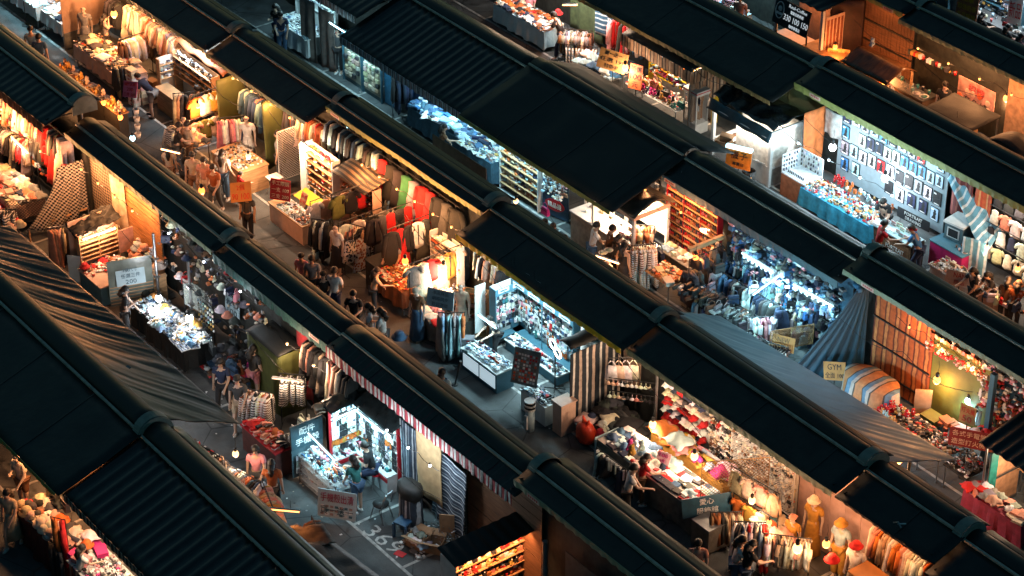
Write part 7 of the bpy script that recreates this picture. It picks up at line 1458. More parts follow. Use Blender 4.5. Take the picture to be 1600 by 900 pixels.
m=MB();m.sheet(lambda u,v:(1.41+.02*math.sin(u*25),-.86+1.6*u,2.15-.42*v),24,2,.012);part('side_valance',m,BRST2,t)
m=MB();m.sheet(lambda u,v:(1.36+.03*math.sin(u*25),-.5+1.2*u,1.72-.75*v),24,4,.012);part('side_curtain',m,BRST2,t)
m=MB();m.sheet(lambda u,v:(1.30+.05*math.sin(u*30),-.82+.7*u,1.75-1.7*v),18,6,.012);part('gathered_curtain',m,BRST2,t)
for x in (-1.85,1.34):m=MB();m.tube([(x,-.8,0),(x,-.8,2.15)],.03,6);part('post',m,steel,t)
s=shelf('shelf of bright toys and cosmetics inside the box tent',(-5.4,D(5,.45),0),0,3.0,1.75,.25,4,frame=yellowb,back=white,z0=.6)
for q in range(4):wallgoods(s,2.9,.66+q*.28,.7+q*.28,20,1,['toy','bottle','ledbox','bag'],['white','teal','rust','pink','gold','charcoal','magenta','paleblue'],'on the toy shelf inside the box tent',y=-.16)
table('front table of toys under the brown striped valance',-6.6,-4.2,D(5,1.9),D(5,1.2),.7,top=white)
topgoods(-6.6,-4.2,D(5,1.9),D(5,1.2),.71,14,4,['toy','ledbox','bottle','bag','cup'],['white','mustard','cream','rust','teal','black','magenta','salmon'],'on the front toy table of the box tent',zj=.08)
t=thing('vending_cabinet','white glass fronted cabinet with a red and yellow top by the striped curtain','cabinet',(-3.95,D(5,1.3),0))
m=MB();m.box((-.3,-.25,0),(.3,.25,.35));part('base',m,white,t)
m=MB();m.box((-.3,.22,.35),(.3,.25,1.3));part('back_panel',m,white,t)
for x in (-.3,.26):
    for y in (-.25,.21):m=MB();m.box((x,y,.35),(x+.04,y+.04,1.3));part('corner_post',m,white,t)
m=MB();m.box((-.32,-.27,1.3),(.32,.27,1.45));part('top_box',m,white,t);m=MB();m.box((-.325,-.275,1.38),(.325,.275,1.41));part('red_band',m,redlam,t)
m=MB();m.box((-.26,-.25,.36),(.26,-.24,1.3));part('glass_door',m,clearp,t)
for k in range(9):item('case',pick(['black','white','navy']),'inside the white glass fronted cabinet',(-4.15+.05*k,D(5,1.35),1.15-.25*(k % 2)),0,1.2)
tube_lamp('cool tube lamp inside the box tent',(-6.4,D(5,1.0),2.05),(-4.3,D(5,1.0),2.05),NEUT,130,hanger=0,aim=(0,.3,-1))
tube_lamp('cool tube lamp over the pale jeans and blue crates',(-12.5,D(5,1.2),2.52),(-8.6,D(5,1.2),2.52),(.85,.95,1),150)
# white kiosk
t=thing('kiosk','white lit booth under a black plastic tarp tied with clips','kiosk',(-1.15,D(5,1.2),0))
for x in (-1.3,1.2):
    for y in (-.7,.55):m=MB();m.box((x-.05,y-.05,0),(x+.05,y+.05,1.75));part('post',m,white,t)
m=MB();m.box((-1.25,.5,.7),(1.15,.53,1.75));part('back_panel',m,mat('bright_panel',(.8,.74,.66),.5),t)
m=MB();m.box((-1.28,-.68,.55),(1.2,.5,.6));part('counter_top',m,white,t)
m=MB();m.box((-1.28,-.68,0),(1.2,-.65,.549));part('front_panel',m,white,t);m=MB();m.box((-.35,-.66,.601),(1.15,-.64,1.7));part('window_panel',m,MATS['bright_panel'],t);m=MB();m.box((1.18,-.64,.601),(1.2,.5,1.7));part('end_window',m,MATS['bright_panel'],t);m=MB();m.box((1.17,-.649,0),(1.2,.5,.549));part('end_panel',m,mat('grey_mesh_panel',(.22,.22,.2),.6),t)
m=MB();m.box((-1.35,-.76,1.7),(1.27,-.7,1.84));part('front_beam',m,white,t);m=MB();m.box((1.21,-.699,1.7),(1.27,.6,1.84));part('side_beam',m,white,t)
m=MB();m.sheet(lambda u,v:(-1.45+2.75*u,-.72+1.45*v,1.93+.14*math.sin(math.pi*v)+.11*nz(u*7,v*4)+.04*math.sin(u*23+v*5)),30,12,.02);part('tarp_roof',m,MATS['wet_black_tarp'],t,True)
m=MB();m.sheet(lambda u,v:(-1.45+2.75*u,-.78-.12*v,1.9-.33*v+.02*math.sin(u*18)),26,4,.012);part('tarp_flap',m,mat('blue_tarp_flap',(.03,.075,.10),.4),t,True)
topgoods(-2.2,-.2,D(5,1.8),D(5,.9),.605,7,3,['dish','cup','tray'],['gold','orange','white','brown'],'on the counter of the white lit booth',sc=1.2)
tube_lamp('bright tube lamp inside the white lit booth',(-2.2,D(5,1.3),1.65),(-.1,D(5,1.3),1.65),(1,.9,.75),60,hanger=0)
tube_lamp('white tube lamp under the front flap of the white lit booth',(-2.2,D(5,2.05),1.62),(.0,D(5,2.05),1.62),(1,.92,.8),34,hanger=0,aim=(0,.8,-.6))
t=sign('orange signboard with big black characters below the white booth',['襪子','專賣店'],(*g(1154,248,1.45)[:2],1.45),.78,.6,R(25),R(10),bg=mat('bright_orange',(.72,.26,.03),.6),im=ink,hs=[1,.45])
m=MB();m.box((-.4,-.06,.3),(.4,.08,.38),0,Matrix.Translation((0,0,1.45)));part('lamp_box',m,emit('sign_lamp',COOL,3),t)
lamp('small bulb in a black pot below the orange signboard',g(1171,281,1.3),WARM,12,r=.045)
m=MB();m.lathe([(.16,0),(.2,.5),(.17,.5),(.14,.03),(.001,.03)],14);tag(part('pot',m,black,None,True,loc=(*g(1169,290,.6)[:2],.6)),'black bucket under the orange signboard','bucket')
item('openbox','brown','',g(1130,230,.9),R(20),1.0,label='open carton at the left end of the white booth')
for k,(x0,x1,zz) in enumerate(((-3.4,-1.2,2.3),(-1.2,.35,2.4))):
    curtain(['wrinkled green tarp behind the black tarp booth, left part','wrinkled green tarp beside the orange curtain, right part'][k],(x0,D(5,.12)),(x1,D(5,.12)),.1,zz+.5,mat('dusty_green_tarp',(.10,.115,.045),.7,var=.3,scale=2),fold=.07,freq=6)
curtain('bright orange curtain at the left end of the print stall',(.42,D(5,1.0)),(.42,D(5,.1)),.5,2.3,mat('orange_cloth',(.48,.13,.03),.75),fold=.05,gather=.2)
curtain('white and grey plastic sheet beside the orange curtain',(.5,D(5,.25)),(1.2,D(5,.25)),1.5,2.3,mat('grey_plastic',(.3,.31,.3),.25,var=.4),fold=.06)
# print stall
b=board('long pale wall covered in framed prints',(1.0,D(5,.1)),(5.35,D(5,.1)),.25,2.75,mat('pale_blue_wall',(.20,.26,.29),.6,var=.12),name='print_wall',cat='display board')
pc=['white','paleblue','red','navy','cream','black','grey','white','blue']
for q,(z,n_,s_) in enumerate(((2.3,11,1),(1.78,12,.95),(1.26,11,1),(.74,9,1.0))):
    for k in range(n_):
        if random.random() < .07:continue
        item('print',pick(pc),'on the %s row of the print wall' % ['top','second','third','lowest'][q],loc2(b,-2.05+4.1*(k+.5)/n_,-.03,z+random.uniform(-.03,.03)),0,s_*1.06)
for k,(a,h_) in enumerate(((R(90),.8),(0,.8))):
    pass
t=thing('figurine_case','glowing white corner case of tiny figurines','display case',(.95,D(5,1.55),0))
em=mat('lightbox_white',(.8,.85,.88),.4)
m=MB();m.box((-.4,-.35,.7),(.55,.4,.74));part('base',m,em,t);m=MB();m.box((-.4,.38,.741),(.55,.4,1.3));part('back_panel',m,em,t);m=MB();m.box((-.4,-.35,.741),(-.38,.379,1.3));part('side_panel',m,em,t)
m=MB();m.box((-.4,-.35,0),(.55,.4,.699));part('cabinet',m,mat('rust_panel',(.35,.13,.06),.7),t)
for k in range(4):
    for q in range(8):item('toy',pick(['navy','white','charcoal','paleblue']),'in the glowing corner case',(.65+.1*q,D(5,1.2),.78+.14*k),0,.38)
    for q in range(6):item('toy',pick(['navy','white','charcoal','paleblue']),'in the glowing corner case',(.6,D(5,1.85-.1*q),.78+.14*k),R(90),.38)
for k in range(10):item('toy',pick(['navy','black','charcoal']),'on the floor of the glowing corner case',(.7+.07*k,D(5,1.75),.745),0,.4)
table('long table of small toys with bright blue skirts',1.6,4.4,D(5,2.1),D(5,1.3),.75,top=white,cloth_=mat('sky_blue_cloth',(.04,.34,.52),.8),drop=.55)
topgoods(1.6,4.4,D(5,2.1),D(5,1.3),.765,20,7,['toy','gadget','card','ledbox'],['white','white','cream','paleblue','red','gold','black','grey'],'on the long toy table',sc=.55,zj=.03)
for q in range(3):topgoods(1.9,4.4,D(5,1.25),D(5,1.1),.8+.08*q,14,1,['toy','cup','ledbox'],['red','gold','white','orange','navy','rust','paleblue'],'on the back steps of the long toy table',sc=.75)
fill_festoon('added cable of white fill bulbs over the toy table','over the toy table',5,1.0,6.0,2.35,2.3,4,(.62,.9,1),26)  # added string, hung out over the aisle to light the table skirt
lamp('starry white bulb before the orange curtain',g(1301,230,1.75),(.9,.95,1),45,r=.07)
lamp('starry white bulb in the middle of the print wall',g(1383,278,1.5),(.9,.95,1),60,r=.07)
tube_lamp('cool tube lamp under the olive edge over the print wall',(1.3,D(5,.42),2.74),(5.0,D(5,.42),2.74),(.6,.9,1),95,aim=(0,.3,-1))
person('man in a red t-shirt standing at the toy table',*g(1375,344,1.66)[:2],R(60),'browse','red','charcoal')
person('seller in black with curly hair before the print wall',*g(1388,302,1.62)[:2],R(-70),'lean','black','black')
person('man in a blue t-shirt leaning over the record counter',*g(1441,357,1.55)[:2],R(210),'lean','blue','navy',hat=('cap','red'))
t=counter('counter of records with a brick patterned front',4.3,5.9,D(5,1.95),D(5,1.45),.8,top=bluec,body=mat('brick_print',(.2,.09,.04),.7,var=.6,scale=14))
topgoods(4.3,5.9,D(5,1.95),D(5,1.45),.8,8,2,['folded','card'],['white','paleblue','white'],'on the record counter',rj=.1)
lettering(t,'PORTRAIT',.7,.13,inkwhite,(.2,-.262,.42),(R(90),0,0));lettering(t,'STUDIO',.5,.09,inkwhite,(.25,-.262,.25),(R(90),0,0))
t=sign('black banner with white letters below the prints',['PORTRAIT','DRAWING'],(4.6,D(5,.55),.55),1.2,.32,R(3),0,bg=ink,im=inkwhite,pole=False)
board('black and white card at the right end of the record counter',(5.95,D(5,1.95)),(5.95,D(5,1.5)),.05,.85,ink,name='counter_end',cat='panel')
t=counter('magenta fronted counter below the white television box',5.9,7.1,D(5,1.2),D(5,.7),.75,top=deepblue,body=mat('magenta_panel',(.36,.01,.09),.5),name='counter')
t=thing('television','boxy white topped old television on the blue counter','television',(6.3,D(5,.5),.75),R(8))
m=MB();m.box((-.3,-.3,0),(.3,.3,.5));part('case',m,mat('slate_case',(.07,.12,.14),.5),t);m=MB();m.box((-.34,-.34,.5),(.34,.34,.56));part('lid',m,white,t)
m=MB();m.box((-.2,-.312,.1),(.2,-.3,.4));part('bezel',m,white,t);m=MB();m.box((-.16,-.32,.13),(.16,-.3125,.37));part('screen',m,ink,t)
topgoods(6.6,7.1,D(5,1.1),D(5,.7),.75,3,2,['dish','cup'],['brown','white','rust'],'on the magenta fronted counter',sc=.9)
tarp('sagging blue and white striped sheet beside the television',[(5.4,D(5,.2),2.1),(7.6,D(5,.9),.9),(7.5,D(5,.1),1.4),(5.45,D(5,.05),2.35)],stripes('sky_white_stripe',[(.10,.28,.38),(.55,.62,.65),(.12,.3,.4)],0,.22,.6,widths=[0,.45,.75]),26,12,.06,(4,3))
curtain('lower part of the blue and white striped sheet hanging at right',(6.9,D(5,1.0)),(7.6,D(5,.75)),.1,1.25,MATS['sky_white_stripe'],fold=.06)
curtain('dark red striped curtain under the olive edge',(5.5,D(5,.1)),(6.3,D(5,.1)),1.0,2.85,stripes('dark_red_stripe',[(.13,.02,.02),(.25,.07,.05),(.10,.015,.015)],0,.2,.8),fold=.05)
curtain('orange and red striped curtain lit from behind',(6.4,D(5,.12)),(7.0,D(5,.12)),.9,2.85,stripes('orange_red_stripe',[(.5,.10,.03),(.6,.3,.12),(.45,.06,.02)],0,.24,.8,widths=[0,.45,.7]),fold=.05)
for q in range(4):
    rack('row of small t-shirts hung on the wall at the right, %s row' % ['top','second','third','lowest'][q],(7.1,D(5,.2+.08*q)),(9.8,D(5,.2+.08*q)),2.6-.5*q,['tshirt','vest','tshirt'],[['black','charcoal','white','black'],['white','salmon','cream','white'],['black','navy','black','white'],['white','cream','grey']][q],'on the %s t-shirt row at the right' % ['top','second','third','lowest'][q],n=7,stand=False,face=R(12),sc=.72)
tube_lamp('warm tube lamp over the wall of small t-shirts',(7.3,D(5,.42),2.74),(9.6,D(5,.42),2.74),(1,.78,.6),90,aim=(0,.4,-1))
lamp('shaded lamp on a long arm at the right edge',g(1542,386,1.3),NEUT,15,r=.04)
t=sign('perforated card letters on the stall counter at right',['NAN','飾品'],(*g(1499,436,1.0)[:2],1.0),.75,.42,R(28),R(12),bg=peach,im=inkred)
table('table of jewellery behind the perforated card',6.9,9.2,D(5,2.2),D(5,1.6),.75,cloth_=peach)
topgoods(6.9,9.2,D(5,2.2),D(5,1.6),.76,13,4,['tray','gadget','card','glasses'],['cream','rust','white','beige','gold'],'on the jewellery table at the right edge',sc=.8)
for k,(px,py,c,d) in enumerate(((1526,420,'black','woman in black with tied hair at the jewellery table, left one'),(1556,422,'charcoal','woman with long dark hair reading at the jewellery table'),(1574,440,'brown','person in brown bending at the right edge'),(1590,447,'rust','person in a straw hat at the right edge'))):
    person(d,*g(px,py,1.45)[:2],R(-100 if k < 2 else 120),'lean' if k==1 else 'browse',c,'charcoal',hair=[.4,1,.5,.5][k],h=1.55,hat=('hat','brown') if k==3 else None)
lamp('warm bulb over the jewellery table at the right edge',g(1590,420,1.9),WARM,40)
rack('low row of bags and shoes below the jewellery at right',(9.0,D(5,2.4)),(10.6,D(5,2.0)),.9,['bag','shoe','toy'],['white','rust','black','red','denim'],'on the low row at the right edge',n=14,jit=1)
# --- row 6
t=thing('drink_shop','drink shop booth with a ribbed black roof','booth',(-4.95,D(6,.9),0))
m=MB();m.sheet(lambda u,v:(-1.3+2.3*u,-.7+1.7*v,2.5+.15*v+.02*math.sin(u*40)),40,4,.03);part('roof',m,CORRB,t)
m=MB();m.box((-1.25,.5,0),(.95,.53,2.45));part('back_wall',m,mat('shop_brown',(.2,.1,.06),.7),t)
m=MB();m.box((-1.25,-.5,0),(.4,.1,.9));part('counter',m,peach,t)
for x in (-1.2,.9):m=MB();m.box((x-.05,-.6,0),(x+.05,-.5,2.5));part('post',m,white,t)
m=MB();m.box((.93,-.45,.9),(.96,.45,2.2));part('card_panel',m,peach,t)
for q in range(6):m=MB();m.box((.965,-.4+.15*q,1.0),(.97,-.31+.15*q,2.1));part('menu_strip',m,mat('brown_menu',(.25,.08,.04),.7),t)
t=sign('black shop sign with a white round emblem and white letters',['Real-Coffee','電動自助烘焙','330 100 150','咖啡專賣店'],(-5.25,D(6,1.65),1.85),1.6,.85,R(0),R(12),bg=mat('slate_sign',(.03,.04,.045),.4),im=emit('backlit_white',(.85,.95,1),.5),pole=False,hs=[.7,.7,1.2,.7])
M=Matrix.Translation((0,0,1.85)) @ Matrix.Rotation(-R(12),4,'X')
for o in [c for c in t.children_recursive if c.name.startswith('lettering')]:o.matrix_basis=Matrix.Translation((.22,0,0)) @ o.matrix_basis @ Matrix.Diagonal((.8,1,1,1))
m=MB();m.tube([(-.55+.18*math.cos(k*.42),-.008,.05+.27*math.sin(k*.42)) for k in range(16)],.018,5,0,M,False);part('emblem_ring',m,inkwhite,t)
m=MB();m.ball((-.55,0,.1),.09,10,0,1,.15,1,) ;m.v=[tuple(M @ Vector(v)) for v in m.v];part('emblem_figure',m,inkwhite,t)
m=MB();m.box((-.68,-.012,-.1),(-.42,0,-.02),0,M);part('emblem_band',m,inkwhite,t)
m=MB();m.box((-.72,.02,0),(-.68,.06,1.5));m.box((.68,.02,0),(.72,.06,1.5));part('sign_leg',m,darkmetal,t)
tube_lamp('warm tube lamp inside the drink shop booth',(-5.9,D(6,.9),2.3),(-4.3,D(6,.9),2.3),WARM,35)
curtain('dark maroon tarp wall between the drink shop and the plank wall',(-4.3,D(6,.9)),(-3.6,D(6,.1)),.05,2.6,mat('maroon_tarp',(.035,.012,.010),.6),fold=.02)
b=board('tall wall of brown planks framed by dark battens',(-3.6,D(6,.05)),(-1.45,D(6,.05)),.3,3.0,brownplank,planks=16,battens=4,bm=darkmetal,name='plank_wall',cat='wall')
t=counter('wooden snack cart with a lit cream signboard',-4.6,-3.2,D(6,1.6),D(6,1.0),.8,top=wood,body=woodL)
m=MB();m.box((-.75,-.4,1.05),(.75,.35,1.12));part('cart_roof',m,wood,t)
m=MB();m.box((-.75,-.42,.82),(.75,-.4,1.06));part('sign_panel',m,mat('lit_cream',(.7,.5,.3),.6),t);lettering(t,'手工 蛋糕',1.2,.17,ink,(0,-.425,.94),(R(90),0,0))
lamp('warm bulb over the wooden snack cart',g(1305,73,1.5),AMBER,22)
sign('ochre banner with dark characters beside the snack cart',['炭烤小卷','100元'],(*g(1310,88,1.0)[:2],1.0),.7,.5,R(40),R(5),bg=mat('ochre_banner',(.6,.36,.12),.7),im=mat('brown_ink',(.12,.04,.02),.7,bump=0))
t=thing('grill_cart','grill cart under a brown pitched plastic roof','cart',(-1.55,D(6,1.35),0))
m=MB();m.sheet(lambda u,v:(-.95+2.0*u,-.75+1.3*v,1.55+.3*(1-abs(2*v-1.1))*(v < 1.1)+.03*nz(u*8,v*5)),20,10,.02);part('roof',m,mat('brown_plastic_roof',(.17,.075,.03),.3,var=.5,scale=3,stretch=(5,1,1)),t,True)
for x in (-.85,.95):
    for y in (-.65,.45):m=MB();m.box((x-.03,y-.03,0),(x+.03,y+.03,1.6));part('post',m,woodL,t)
m=MB();m.box((-.85,-.6,.0),(.95,.4,.75));part('body',m,wood,t);m=MB();m.box((-.9,-.65,.751),(1.0,.45,.79));part('grill_top',m,steel,t)
topgoods(-2.3,-.7,D(6,1.9),D(6,1.1),.8,9,4,['dish','bottle','ledbox','cup'],['gold','orange','rust','cream','brown'],'on the grill cart',sc=.9)
lamp('starry amber bulb hanging at the grill cart',g(1377,112,1.4),AMBER,60,r=.065)
item('toy','white','',g(1363,72,2.0),0,1.3,label='white heart shaped ornament above the grill cart roof')
person('cook in a white top under the brown pitched roof',*g(1400,126,1.3)[:2],R(-120),'lean','white','charcoal',h=1.5)
t=counter('dim steel kitchen counter with a glass guard',-1.35,.2,D(6,1.2),D(6,.6),1.0,top=steel,body=mat('dim_brown_panel',(.13,.08,.05),.5))
m=MB();m.box((-.77,-.3,1.0),(-.755,.3,1.35));m.box((-.755,-.3,1.0),(.78,-.285,1.3));part('glass_guard',m,clearp,t)
topgoods(-1.3,.15,D(6,1.1),D(6,.65),1.0,6,2,['cup','bottle','dish'],['charcoal','teal','black','white'],'on the dim steel kitchen counter',sc=1.4)
rack('row of bottles and cups on the shelf under the olive edge',(-1.4,D(6,.25)),(.6,D(6,.25)),1.7,['bottle','cup','ledbox'],['white','gold','charcoal','teal','red'],'on the shelf under the olive edge',n=18,stand=False,drop=-.06,sc=1.3)
person('shop worker in black standing by the steel kitchen counter',.6,D(6,.7),R(-60),'stand','black','black')
mannequin('white figure ornament beside the steel kitchen counter',.35,D(6,.35),R(-60),'white','white',low='dress',h=1.3)
t=sign('red and pink food poster on the wall under the dark awning',['招牌','章魚燒'],(1.5,D(6,.3),1.35),1.5,.95,0,0,bg=mat('pink_poster',(.55,.26,.22),.6,var=.6,scale=4),im=[inkred,ink],pole=False)
for q in range(7):m=MB();a=random.uniform(-.65,.65);c_=random.uniform(-.35,.35);m.lathe([(.001,0),(.11,0),(.09,.012),(.001,.015)],9,0,Matrix.Translation((a,-.001,1.35+c_)) @ Matrix.Rotation(R(90),4,'X'));part('printed_dish',m,pick([redlam,orangeb,mat('pale_dish',(.7,.45,.35),.6)]),t)
counter('wooden counter below the food poster',.6,2.2,D(6,1.35),D(6,.85),.85,top=wood,body=woodL)
topgoods(.6,2.2,D(6,1.3),D(6,.9),.85,6,1,['dish','bag','cup'],['red','white','charcoal'],'on the wooden counter below the food poster',sc=1.1)
t=thing('black_tent','small tent with a sagging black top at the right','tent',(2.35,D(6,1.75),0))
m=MB();m.sheet(lambda u,v:(-.95+1.9*u,-.7+1.3*v,1.65+.06*math.sin(math.pi*v)*math.sin(math.pi*u)+.1*v+.02*nz(u*6,v*6)),14,10,.02);part('roof',m,black,t,True)
m=MB();m.sheet(lambda u,v:(-.95+1.9*u,-.71+.02*math.sin(u*30),1.65-.15*v-.04*abs(math.sin(u*20))),40,2,.012);part('valance',m,black,t)
for x in (-.88,.9):
    for y in (-.62,.52):m=MB();m.tube([(x,y,0),(x,y,1.65)],.025,6);part('post',m,steel,t)
m=MB();m.box((-.8,-.5,.0),(.85,.4,.7));part('body',m,olw,t)
topgoods(1.6,3.1,D(6,2.2),D(6,1.5),.7,9,3,['dish','bottle','cup','ledbox'],['white','gold','red','mustard','cream'],'under the sagging black tent',sc=1.0)
lamp('warm bulb under the sagging black tent',(2.5,D(6,2.2),1.4),NEUT,30)
board('warm peach wall at the right edge of the tent',(2.6,D(6,.15)),(6.5,D(6,.15)),.1,2.9,mat('warm_peach_panel',(.48,.26,.14),.7),name='side_wall',cat='wall')
lamp('starry amber bulb on the peach wall at the right',g(1573,154,1.6),WARM,45,r=.07)
rack('rail of grey coats on the peach wall at the right',(4.3,D(6,.35)),(5.2,D(6,.35)),1.8,['coat','scarf'],['grey','charcoal','beige','red'],'on the rail of the peach wall',n=6,stand=False)
t=thing('dome_booth','booth with a grey dome roof and white characters','booth',(4.4,D(6,2.15),0))
m=MB();m.sheet(lambda u,v:(-.75+1.9*u,-.4+.85*v,1.35+.55*math.sin(math.pi*(.05+.9*u))),18,3,.04);part('roof',m,black,t,True)
m=MB();m.prism([(-.7,0)]+[(-.7+1.8*k/12,1.35+.5*math.sin(math.pi*(.05+.9*k/12))) for k in range(13)]+[(1.1,0)],-.36,-.33);part('front_panel',m,mat('taupe_panel',(.22,.17,.14),.6),t)
lettering(t,'薑小二',1.0,.34,inkwhite,(.25,-.37,1.45),(R(90),0,0));lettering(t,'養生飲品',.8,.15,inkwhite,(.3,-.37,1.12),(R(90),0,0))
tube_lamp('dim warm tube lamp over the wooden counters of the food row',(.5,D(6,.45),2.76),(2.3,D(6,.45),2.76),WARM,90)
tube_lamp('dim warm tube lamp lighting the plank wall',(-3.2,D(6,.4),2.86),(-1.8,D(6,.4),2.86),AMBER,9,aim=(0,.3,-1))
fill_festoon('added cable of small fill bulbs over the grill cart and food counters','over the grill cart and food counters',6,-1.2,5.2,.8,2.35,5,WARM,10)
fill_festoon('added cable of small fill bulbs over the pink dress and jeans','over the pink dress and jeans',5,-13.5,-7.2,1.2,2.35,5,NEUT,14)
# --- row 7 in the top right corner
s=shelf('shelf wall of blue lit goods in the top right corner',(-3.6,D(7,.4),0),0,3.2,2.1,.25,4,frame=deepblue,back=mat('grey_back',(.2,.24,.25),.6),z0=.6)
for q in range(4):wallgoods(s,3.1,.66+q*.36,.74+q*.36,16,1,['bag','cup','ledbox','toy'],['white','paleblue','navy','gold','grey'],'on the blue lit shelf wall in the corner',y=-.15)
counter('slate counter in the top right corner',-3.6,-1.2,D(7,1.6),D(7,1.0),.9,top=steel,body=mat('slate_case',(.07,.12,.14),.5))
topgoods(-3.5,-1.3,D(7,1.6),D(7,1.0),.9,8,2,['cup','card','dish','bottle'],['white','paleblue','cream','red'],'on the slate counter in the corner',sc=1.2)
sign('rust brown menu board in the top right corner',['菜單','珍珠奶茶','冬瓜檸檬'],(*g(1511,12,1.4)[:2],1.4),.8,.9,R(10),R(5),bg=mat('rust_panel',(.35,.13,.06),.7),im=yellowb)
t=sign('pale lit poster in the top right corner',['新品'],(*g(1586,16,1.5)[:2],1.5),.5,1.0,R(15),0,bg=white,im=inkred)
for k,(px,py,c,d) in enumerate(((1531,22,'black','person with dark hair before the slate counter, left one'),(1570,40,'charcoal','person with tied hair at the small table in the corner'),(1590,55,'pink','person in pink at the right edge of the top corner'))):person(d,*g(px,py,1.5)[:2],R(80),'browse',c,'charcoal',hair=.5,h=1.55)
counter('red and pink counter at the right of the top corner',-.6,1.4,D(7,1.5),D(7,.9),.85,top=redlam,body=mat('brick_panel',(.3,.1,.06),.7))
topgoods(-.5,1.3,D(7,1.5),D(7,1.0),.85,8,2,['cup','dish','ledbox'],['red','white','salmon','gold'],'on the red and pink counter in the corner',sc=1.2)
tube_lamp('cool tube lamp in the top right corner',(-3.4,D(7,1.0),2.5),(-.6,D(7,1.0),2.5),(.85,.95,1),130)
# beyond row 5 at the top edge, left of the drink shop
table('table of pink and white goods at the top edge, beyond the hood',-9.6,-7.8,D(6,1.8),D(6,1.0),.8,top=white,cloth_=bluec)
topgoods(-9.6,-7.8,D(6,1.8),D(6,1.0),.81,9,4,['folded','bag','heap','ledbox'],['pink','white','paleblue','salmon','cream'],'on the table at the top edge beyond the hood',zj=.05)
mannequin('dress figure in a peach print dress at the top edge',-7.7,D(6,1.6),R(-70),'salmon','salmon',low='dress')
tube_lamp('cool tube lamp over the pink and white goods at the top edge',(-9.4,D(6,1.0),2.4),(-7.6,D(6,1.0),2.4),COOL,90)
